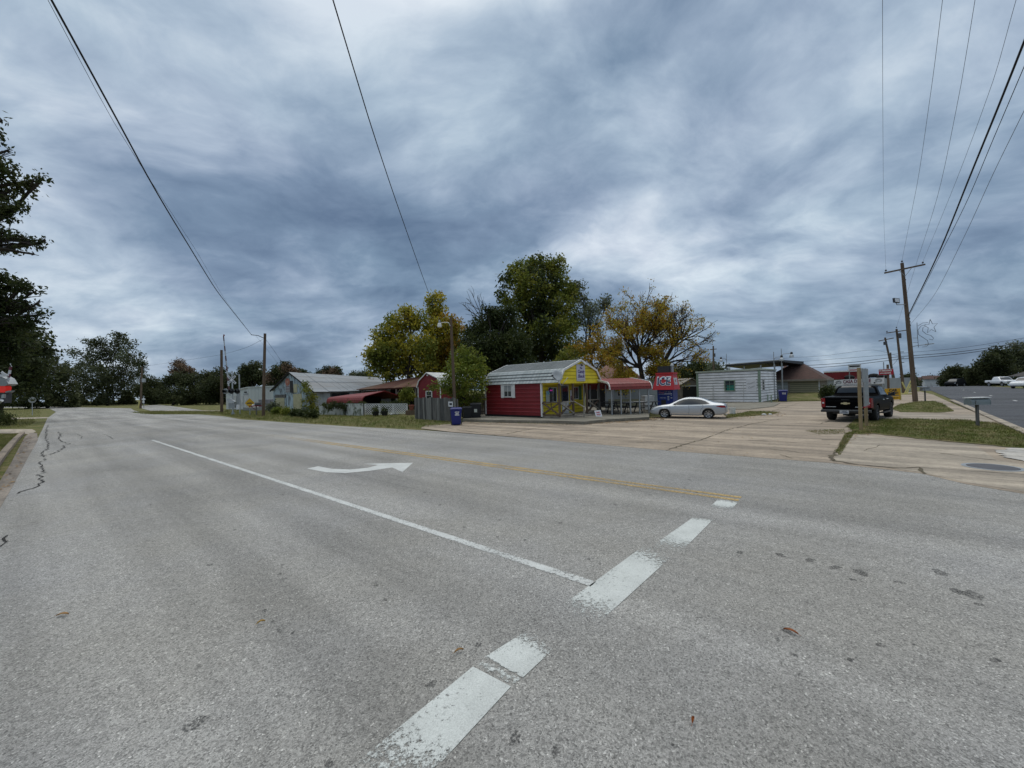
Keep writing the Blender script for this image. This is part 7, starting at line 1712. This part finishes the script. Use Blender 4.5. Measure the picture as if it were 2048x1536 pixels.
def bare_tips(name, label, base, px, D, seed, r=.09):
    o = thing(name, label, 'tree', base, 0, GB); rnd = random.Random(seed); t = MB(); root = Vector((0, 0, 0)); base = Vector(base)
    hub = at(*px[0], D) - base; limb(t, root, hub, r * 2, r, rnd, 6, .05, 8)
    tips = []
    for x, y in px[1:]:
        p = at(x, y, D + rnd.uniform(-1, 1)) - base; pts = limb(t, hub, p, r * .7, .02, rnd, 6, .12, 5)
        for k in range(5): 
            q = pts[rnd.choice((2, 3, 4, 5))]; d = (p - hub).normalized(); limb(t, q, q + (d + Vector((rnd.gauss(0, .5), rnd.gauss(0, .5), rnd.gauss(.1, .4)))) * (p - hub).length * .35, r * .3, .014, rnd, 3, .1, 4)
    t.build('trunk', MT['bark'], o); return o
bare_tips('dead_tree', 'bare dead branches poking out above the dense dark tree', col(968, 54), [(965, 640), (930, 618), (932, 596), (945, 590), (955, 592), (965, 600), (924, 608)], 54, 3)
# branching autumn tree
def branchy(name, label, base, D, heads, seed, n_leaf, size, tr, levels=4, bark='bark'):
    rnd = random.Random(seed); rng = np.random.default_rng(seed); base = Vector(base); o = thing(name, label, 'tree', base, 0); t = MB(); tips = []
    def grow(p, d, L, r, lv):
        k = 3; pts = [p]; dd = d.copy(); 
        for i in range(k):
            dd = (dd + Vector((rnd.gauss(0, .14), rnd.gauss(0, .14), rnd.gauss(.02, .10)))).normalized(); pts.append(pts[-1] + dd * L / k)
        t.tube(pts, [max(.013, r + (r * .62 - r) * i / k) for i in range(k + 1)], 6 if lv > 1 else 4, caps=False)
        if lv == 0: tips.append((pts[-1], dd)); return
        tips.append((pts[2], dd)) if lv <= 2 else None
        m = rnd.choice((2, 3, 3)) if lv > 1 else 3
        for j in range(m):
            ang = rnd.uniform(.25, .75); az = rnd.uniform(0, 2 * PI) + j * 2 * PI / m
            ref = Vector((0, 0, 1)) if abs(dd.z) < .9 else Vector((1, 0, 0)); u = dd.cross(ref).normalized(); v = u.cross(dd)
            nd = (dd * math.cos(ang) + (u * math.cos(az) + v * math.sin(az)) * math.sin(ang)); nd = (nd + Vector((0, 0, .10 if lv > 1 else -.02))).normalized()
            grow(pts[rnd.choice((1, 2, 3)) if j else 3], nd, L * rnd.uniform(.60, .80), max(.017, r * rnd.uniform(.5, .66)), lv - 1)
    prev = Vector((0, 0, -.1))
    for stem in heads:                            # each head: trunk polyline in photo points, then the directions of its limbs
        line = [at(x, y, D + dz) - base for x, y, dz in stem['line']]; k = len(line)
        t.tube([prev] + line, [tr * (1 - .45 * i / k) for i in range(k + 1)], 9, caps=False)
        for (i, x, y, dz, f) in stem['limbs']:
            st = line[i]; tgt = at(x, y, D + dz) - base; d = tgt - st
            grow(st, d.normalized(), d.length * f * .92, tr * .38, levels)
    t.build('trunk', MT[bark], o)
    T = np.array([tuple(p) for p, d in tips]); zrel = T[:, 2] / T[:, 2].max()
    xr = np.array([proj(base + Vector(p))[0] for p in T])
    w = np.where(xr < 1340, 1.0, .22) * np.clip(1.7 - zrel * 1.35, .16, 1.4) ; w *= (.25 + 1.5 * (np.sin(T[:, 0] * 1.3 + 1) * np.cos(T[:, 2] * 1.5) > -.1))
    V = leaf_cloud(rng, T, np.full(len(T), .46), w, n_leaf, size, .8, .6, 6)
    mi = (rng.uniform(0, 1, n_leaf) > .66).astype(int)
    npmesh('crown', V, 4, [MT['leaf_gold'], MT['leaf_olive']], o, mi); return o
branchy('honey_locust', 'spreading half bare autumn tree with golden leaves behind the ice kiosk', col(1293, 37), 37,
        [dict(line=[(1291, 800, 0), (1286, 765, 0), (1281, 735, .1), (1277, 712, .2)], limbs=[(3, 1215, 640, -1, .46), (3, 1240, 600, .5, .44), (3, 1265, 585, 1.2, .44), (3, 1300, 585, -1, .44), (3, 1325, 615, .8, .44), (2, 1185, 680, .5, .46), (3, 1250, 625, -2, .42), (2, 1200, 710, -1.2, .46), (1, 1215, 745, -1.5, .5), (2, 1235, 725, 2, .46), (3, 1290, 640, 2.5, .42), (1, 1245, 765, -2, .45), (1, 1325, 742, -1.8, .45), (3, 1325, 590, -.5, .44), (3, 1345, 640, 1.5, .42), (2, 1320, 690, -2, .4), (2, 1205, 665, -2, .46)]),
         dict(line=[(1299, 800, .5), (1308, 765, .6), (1326, 728, .8), (1344, 695, 1.0)], limbs=[(3, 1375, 605, 0, .44), (3, 1400, 625, 1, .44), (3, 1425, 655, .5, .44), (3, 1350, 615, 1.5, .42), (2, 1420, 700, 0, .46), (2, 1385, 735, -1, .46), (3, 1335, 640, -1, .42), (1, 1360, 745, 1.5, .46), (2, 1430, 680, -.6, .44), (1, 1345, 765, -1.5, .42), (3, 1325, 625, .5, .42), (2, 1330, 655, -1.5, .42), (3, 1410, 645, -1.5, .44)])], 21, 27000, .092, .30, 4)
tree('elm', 'low golden tree filling the gap behind the yellow gable', col(1180, 44), [(1150, 705, 22), (1180, 700, 26), (1210, 715, 24), (1130, 725, 18), (1165, 730, 24), (1200, 745, 20), (1225, 730, 18), (1195, 680, 16), (1125, 708, 10)], 44, 5200, .15, 'leaf_gold', 23, .4, .2, GB, mats2='leaf_green')
tree('oak', 'dark leafy tree behind the kiosk and small brown house', col(1345, 60), [(1330, 765, 22), (1360, 755, 26), (1385, 768, 20), (1395, 735, 16), (1350, 785, 22), (1380, 745, 18)], 60, 6000, .22, 'leaf_dark', 24, .3, .2, GB)
tree('oak', 'grey green tree top over the white shack roof', col(1425, 90), [(1425, 738, 20), (1445, 745, 16), (1405, 742, 16), (1420, 755, 20)], 90, 2400, .32, 'leaf_grey', 25, .4, .25, GB)
# small tree by the bins
tree('sapling', 'small fresh green leafy tree around the lamp post behind the bins', col(925, 29.3), [(915, 720, 20), (938, 715, 22), (905, 745, 22), (930, 745, 30), (955, 740, 22), (890, 772, 20), (915, 775, 28), (945, 770, 30), (970, 765, 14), (868, 775, 10), (960, 720, 12), (925, 798, 20), (950, 800, 18), (925, 700, 10)], 29.3, 8200, .095, 'leaf_bright', 31, .25, .07, None, cat='small tree', twig_r=.008, mats2='leaf_green')
# vine and scrub at the workshop
def shrub(name, label, base, clumps, D, n, size, mat, seed, cat='shrub', group='shrubs at the old workshop'):
    return tree(name, label, base, clumps, D, n, size, mat, seed, .2, .05, group, .4, cat, twigs=3, twig_r=.006)
shrub('climbing_vine', 'dark climbing vine covering the corner of the old workshop', col(624, 44.3), [(605, 772, 6), (615, 780, 9), (622, 790, 9), (618, 800, 8), (626, 806, 9), (620, 815, 8), (630, 820, 9), (612, 768, 5), (627, 796, 7), (608, 812, 4), (606, 800, 4)], 44.2, 1500, .10, 'leaf_green', 41, 'vine')
for i, (x, y, r, lab) in enumerate(((555, 822, 7, 'broad leaved plant at the left corner of the old workshop'), (572, 823, 8, 'brown green scrub below the boarded opening'), (590, 826, 8, 'low scrub in front of the peeling boards'), (607, 827, 9, 'dark bush at the foot of the tall boarded panel'), (625, 829, 9, 'bush below the climbing vine'))):
    shrub('bush', lab, gp(x, y + r * .9), [(x - 4, y + 1, r * .8), (x + 4, y, r * .8), (x, y - 3, r * .7), (x + 7, y + 3, r * .5)], proj(gp(x, y + r * .9))[2], 900, .09, ['leaf_bright', 'leaf_green', 'leaf_dark'][min(i, 2)], 50 + i)
for i, (xs_, yb, lab) in enumerate((((660, 690, 716), 815, 'creeper trailing along the top of the stained sheet fence'), ((778, 790, 800), 815, 'dark creeper spilling over the lattice fence'))):
    D_ = 37.5
    shrub('creeper', lab, col(xs_[1], D_), [(x + dx, yb + dy - 4, 7) for x in xs_ for dx, dy in ((-9, 0), (0, 3), (9, -2))], D_ , 2600, .07, 'leaf_dark', 60 + i, 'creeper', 'creepers on the low fences')
tree('bush', 'yellow green bush growing inside the open shed', col(812, 43), [(808, 788, 10), (816, 782, 9), (822, 795, 9), (806, 800, 9)], 43, 1500, .10, 'leaf_green', 65, .3, .05, None, .4, 'shrub', twig_r=.006)
tree('bush', 'dark round shrub beside the garage behind the pickup', col(1653, 40), [(1650, 782, 9), (1660, 778, 9), (1667, 786, 9), (1655, 792, 10), (1645, 790, 6)], 40, 2600, .08, 'leaf_dark', 66, .3, .05, None, .4, 'shrub', twig_r=.006)
tree('bush', 'pale broad leaved plant between warehouse platform and workshop', col(545, 47), [(541, 815, 6), (548, 811, 6), (553, 816, 5)], 47, 500, .13, 'leaf_grey', 67, .3, .04, None, .4, 'plant', twig_r=.006)
# near trees on the left edge
tree('oak', 'big dark tree whose branches reach in from the left edge', col(-330, 17), [(-30, 262, 26), (-18, 330, 30), (8, 385, 22), (40, 375, 17), (62, 364, 14), (82, 358, 8), (12, 425, 22), (34, 412, 14), (-40, 400, 40), (-90, 330, 60), (-120, 450, 80), (6, 466, 13), (34, 476, 12), (58, 482, 10), (78, 487, 8), (88, 480, 5), (28, 498, 9), (66, 508, 7), (-20, 490, 20), (2, 240, 6), (14, 300, 10), (24, 345, 8)], 17, 9500, .085, 'leaf_near', 71, .6, .4, 'trees along the left edge', .5, twigs=7, twig_r=.012, sub=14, shell=.6)
tree('oak', 'second dark tree at the left edge with big drooping leaf clusters', col(-200, 20), [(-10, 556, 22), (20, 566, 18), (46, 574, 15), (68, 584, 12), (-20, 610, 42), (24, 612, 24), (52, 610, 16), (76, 606, 9), (88, 628, 8), (10, 655, 34), (44, 648, 18), (74, 640, 10), (-40, 690, 60), (20, 695, 36), (56, 690, 16), (-80, 600, 70)], 20, 12500, .095, 'leaf_near', 72, .6, .35, 'trees along the left edge', .5, twigs=6, twig_r=.012, sub=14, shell=.6)
tree('oak', 'full green tree standing behind the cut off crossing signal', col(-10, 40), [(30, 660, 34), (65, 672, 26), (0, 690, 50), (55, 700, 36), (85, 700, 18), (20, 730, 50), (70, 735, 36), (40, 765, 40), (-30, 750, 70), (0, 790, 34), (90, 690, 14)], 40, 11000, .19, 'leaf_near', 73, .4, .35, 'trees along the left edge', .6, mats2='leaf_far')
shrub('bush', 'dark hedge plant growing at the base of the cut off crossing signal', gp(-4, 852), [(-14, 832, 18), (4, 836, 16), (18, 840, 10), (-30, 828, 22)], proj(gp(-4, 852))[2], 3200, .075, 'leaf_dark', 74, 'shrub', None)
# far woods
GF = 'far trees along the junction'
far = [
 ('oak', 'spreading pale topped oak above the far junction lawn', 128, (215, 808), [(180, 690, 16), (150, 705, 14), (200, 685, 15), (235, 680, 16), (255, 688, 16), (225, 705, 26), (190, 720, 26), (260, 715, 22), (150, 745, 28), (195, 750, 34), (245, 750, 32), (275, 730, 16), (170, 780, 28), (220, 782, 32), (262, 780, 24), (240, 672, 10), (282, 750, 12)], 8200, .52, 'leaf_far', 'leaf_grey'),
 ('oak', 'low dark tree mass at the left of the far lawn', 110, (95, 811), [(60, 735, 26), (95, 735, 20), (125, 745, 20), (80, 765, 34), (120, 775, 28), (40, 770, 30), (105, 795, 20), (70, 798, 26), (140, 795, 20), (105, 715, 12), (92, 705, 10)], 6500, .45, 'leaf_far', None),
 ('maple', 'russet leaved tree top rising over the far woods', 118, (362, 808), [(358, 728, 10), (366, 738, 11), (352, 742, 9), (378, 742, 9), (360, 752, 12), (386, 748, 8)], 1700, .45, 'leaf_red', None),
 ('oak', 'dark bushy tree right of the far side street', 105, (345, 812), [(340, 762, 14), (365, 760, 20), (395, 765, 22), (330, 785, 16), (360, 788, 22), (395, 790, 22), (420, 775, 20), (425, 795, 18), (375, 803, 14)], 6000, .42, 'leaf_far', None),
 ('oak', 'tree behind the crossing gate with flat dark crown', 100, (445, 812), [(415, 755, 16), (440, 750, 16), (430, 770, 20), (460, 765, 20), (480, 775, 18), (450, 790, 22), (475, 792, 18), (410, 780, 16)], 5200, .40, 'leaf_far', None),
 ('oak', 'lacy topped tree above the steel warehouse roof', 95, (505, 808), [(495, 740, 12), (512, 735, 13), (485, 752, 12), (520, 752, 13), (503, 760, 18), (535, 762, 12), (480, 768, 16)], 3600, .40, 'leaf_far', None),
 ('oak', 'tree crown rising left of the workshop gable', 90, (565, 806), [(555, 742, 11), (572, 735, 11), (545, 755, 12), (565, 752, 14), (588, 745, 10), (575, 765, 14), (552, 770, 14)], 3600, .38, 'leaf_far', 'leaf_red'),
 ('oak', 'small tree tuft just over the workshop ridge', 95, (607, 800), [(605, 746, 6), (612, 752, 7), (600, 755, 6)], 700, .36, 'leaf_far', None),
 ('oak', 'round brownish tree top over the middle of the tin roof', 95, (660, 800), [(640, 748, 8), (655, 742, 9), (672, 742, 9), (665, 752, 10), (680, 750, 6), (645, 755, 9)], 2000, .36, 'leaf_far', 'leaf_red'),
 ('oak', 'low grey green tree line behind the end of the tin roof', 100, (720, 800), [(705, 752, 8), (722, 750, 9), (738, 752, 9), (730, 760, 10), (710, 762, 9), (750, 758, 9)], 1900, .38, 'leaf_far', 'leaf_grey'),
 ('oak', 'drooping tree over the far side street entrance', 120, (305, 810), [(300, 765, 14), (318, 772, 12), (300, 785, 18), (322, 790, 14), (285, 780, 14), (310, 800, 12)], 3200, .45, 'leaf_far', None),
]
for k, (nm, lab, D_, (bx_, by_), cl, n_, sz, m1, m2) in enumerate(far):
    tree(nm, lab, col(bx_, D_), cl, D_, int(n_ * 2.2), sz * .62, m1, 100 + k, .3, .35, GF, .7, twigs=4, mats2=m2, twig_r=.04, sub=14)
# right-hand trees beyond the cross road
GR = 'trees beyond the cross road'
for k, (lab, D_, bx_, cl, n_, sz, m1, m2) in enumerate([
 ('tall pale tree behind the grey house at the far right', 92, 2040, [(2035, 698, 18), (2055, 702, 20), (2020, 712, 16), (2045, 725, 26), (2025, 735, 18), (2070, 720, 26)], 4200, .34, 'leaf_grey', 'leaf_far'),
 ('full dark tree left of the grey house', 86, 1995, [(1995, 705, 14), (1980, 715, 15), (2005, 720, 18), (1970, 730, 15), (1990, 740, 22), (2015, 745, 16), (1975, 752, 16), (1998, 758, 18)], 5200, .32, 'leaf_far', None),
 ('sloping dark shrub tree in the middle of the far verge', 90, 1955, [(1955, 737, 10), (1945, 745, 12), (1965, 748, 14), (1950, 758, 13), (1968, 762, 12)], 2600, .32, 'leaf_far', None),
 ('low olive tree above the dark parked car', 95, 1915, [(1900, 742, 9), (1915, 740, 10), (1928, 745, 10), (1892, 752, 10), (1910, 755, 12), (1930, 760, 12), (1885, 762, 8), (1898, 766, 9)], 2600, .34, 'leaf_far', None),
 ('small round tree beyond the road crest', 140, 1860, [(1852, 760, 6), (1862, 758, 6), (1856, 766, 6), (1868, 765, 5)], 900, .40, 'leaf_far', 'leaf_red'),
 ('dark bush tree behind the yellow boom', 95, 1818, [(1812, 757, 7), (1822, 756, 8), (1816, 766, 9), (1826, 767, 8), (1818, 774, 8)], 1500, .34, 'leaf_far', None),
 ('dark tree top between banner and red sign', 100, 1778, [(1776, 764, 4), (1780, 768, 4), (1775, 770, 4)], 400, .34, 'leaf_far', None)]):
    tree('oak', lab, col(bx_, D_) if D_ < 120 else Vector((at(bx_, 772, D_).x, at(bx_, 772, D_).y, at(bx_, 772, D_).z - 2)), cl, D_, int(n_ * 1.8), sz * .68, m1, 200 + k, .3, .3, GR, .7, twigs=3, mats2=m2, twig_r=.05)

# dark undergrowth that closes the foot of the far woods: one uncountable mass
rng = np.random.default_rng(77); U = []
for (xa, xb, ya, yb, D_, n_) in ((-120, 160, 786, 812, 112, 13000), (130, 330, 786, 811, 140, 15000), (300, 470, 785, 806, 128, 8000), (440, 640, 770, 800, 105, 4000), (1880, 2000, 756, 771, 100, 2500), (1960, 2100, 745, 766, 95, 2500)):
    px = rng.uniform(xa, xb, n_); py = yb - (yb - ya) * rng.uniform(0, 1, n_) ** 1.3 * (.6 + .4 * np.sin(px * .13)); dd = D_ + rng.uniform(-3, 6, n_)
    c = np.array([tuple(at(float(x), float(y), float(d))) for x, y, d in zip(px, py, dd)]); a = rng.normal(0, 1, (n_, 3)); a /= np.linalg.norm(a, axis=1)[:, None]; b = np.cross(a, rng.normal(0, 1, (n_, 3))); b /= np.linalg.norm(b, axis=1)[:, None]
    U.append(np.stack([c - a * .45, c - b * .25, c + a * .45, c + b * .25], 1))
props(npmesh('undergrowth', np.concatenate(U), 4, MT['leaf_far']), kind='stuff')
# ------------------------------------------------------------------ sky, sun, camera
SUN_EL, SUN_AZ = math.radians(68), math.radians(20)
w = bpy.data.worlds.new('World'); S.world = w; w.use_nodes = True
wt = w.node_tree
class _W: node_tree = wt
n = NT(_W)
bg = wt.nodes['Background']
sky = n.new('ShaderNodeTexSky', sky_type='NISHITA'); sky.sun_disc = False; sky.sun_elevation = SUN_EL; sky.sun_rotation = SUN_AZ
d = n.new('ShaderNodeTexCoord').outputs['Generated']
sx = n.new('ShaderNodeSeparateXYZ'); n.link(d, sx.inputs[0])
zc = n.math('MAXIMUM', sx.outputs[2], 0.0)
den = n.math('ADD', zc, .33)
cx = n.new('ShaderNodeCombineXYZ'); n.link(n.math('DIVIDE', sx.outputs[0], den), cx.inputs[0]); n.link(n.math('DIVIDE', sx.outputs[1], den), cx.inputs[1])
cv = cx.outputs[0]
def off(v, x, y, s=(1, 1, 1), r=0): return n.mapping(v, scale=s, rot=(0, 0, r), loc=(x, y, 0))
warp = n.noise(off(cv, 3, 1), .9, 4)
v1 = n.new('ShaderNodeVectorMath', operation='MULTIPLY_ADD')
wc = n.new('ShaderNodeCombineXYZ'); n.link(warp, wc.inputs[0]); n.link(n.noise(off(cv, 9, 4), .9, 4), wc.inputs[1])
n.link(wc.outputs[0], v1.inputs[0]); v1.inputs[1].default_value = (.45, .45, 0); n.link(cv, v1.inputs[2])
SK = 3.37
big = n.noise(off(v1.outputs[0], 4.3 + SK, 7.1 - SK * .7, (1, 1.1, 1), .5), .95, 5, .52, .1)
med = n.noise(off(v1.outputs[0], 1.7 - SK, 2.9 + SK, (1.0, 1.25, 1), -.3), 2.3, 7, .58, .15)
fine = n.noise(off(v1.outputs[0], 8, 5, (1, 1.3, 1), .2), 5.6, 5, .6, .2)
t = n.math('ADD', n.math('ADD', n.math('MULTIPLY', big, .54), n.math('MULTIPLY', med, .46)), n.math('MULTIPLY', fine, .12))
t = n.math('ADD', t, n.math('MULTIPLY', n.math('SUBTRACT', zc, .34), .11))
def lobe(x, y, z, power, amt):
    global t
    l = math.sqrt(x*x + y*y + z*z)
    dt = n.new('ShaderNodeVectorMath', operation='DOT_PRODUCT'); n.link(d, dt.inputs[0]); dt.inputs[1].default_value = (x/l, y/l, z/l)
    t = n.math('ADD', t, n.math('MULTIPLY', n.math('POWER', n.math('MAXIMUM', dt.outputs['Value'], 0), power), amt))
def lobe_px(px, py, power, amt):
    v = at(px, py, 1) - CAM; lobe(v.x, v.y, v.z, power, amt)
lobe_px(560, 480, 10, -.055); lobe_px(640, 600, 60, -.05); lobe_px(1000, 480, 40, -.03); lobe_px(1180, 640, 40, -.03); lobe_px(1560, 690, 60, -.03)
lobe_px(1150, 20, 9, .04); lobe_px(200, 60, 9, .03); lobe_px(1260, 450, 90, .018); lobe_px(1560, 350, 60, .025); lobe_px(200, 670, 70, .04); lobe_px(700, 700, 200, .05); lobe_px(1900, 60, 6, -.03); lobe_px(660, 190, 40, .03); lobe_px(1450, 190, 30, -.015)
c = n.ramp(t, [(.385, (.115, .176, .28)), (.48, (.205, .287, .41)), (.545, (.32, .41, .54)), (.605, (.455, .55, .675)), (.695, (.72, .80, .89))])
hue = n.ramp(n.noise(off(v1.outputs[0], 2, 6), 1.3, 3), [(.40, (1.01, 1.0, 1.0)), (.60, (.975, 1.01, .995))])
c = n.mix(1.0, c, hue, 'MULTIPLY')
# overcast skies brighten and whiten towards the zenith
zen = n.ramp(zc, [(.0, (1, 1, 1)), (.68, (1, 1, 1)), (1.0, (3.6, 3.05, 2.45))])
c = n.mix(1.0, c, zen, 'MULTIPLY')
sc_ = n.new('ShaderNodeVectorMath', operation='SCALE'); n.link(sky.outputs[0], sc_.inputs[0]); sc_.inputs['Scale'].default_value = .08
cc = n.mix(.90, sc_.outputs[0], c)
n.link(cc, bg.inputs['Color']); bg.inputs['Strength'].default_value = 1.0
sun = bpy.data.lights.new('sun', 'SUN'); sun.energy = 1.15; sun.angle = math.radians(60); sun.color = (1.0, .96, .90)
so = bpy.data.objects.new('sun', sun); COL.objects.link(so)
so.rotation_euler = (math.radians(90) - SUN_EL, 0, PI - SUN_AZ)
cam = bpy.data.cameras.new('camera'); co = bpy.data.objects.new('camera', cam); COL.objects.link(co)
cam.sensor_width = 36; cam.lens = FPX / 2048 * 36; cam.clip_start = .05; cam.clip_end = 3000
R3 = Matrix((RIGHT, UP, -FWD)).transposed().to_4x4(); R3.translation = CAM
co.matrix_world = R3
S.camera = co
S.view_settings.view_transform = 'Standard'; S.view_settings.look = 'None'; S.view_settings.exposure = 0.0; S.view_settings.gamma = 1.0
S.view_settings.use_curve_mapping = False
S.cycles.max_bounces = 6; S.cycles.transparent_max_bounces = 12
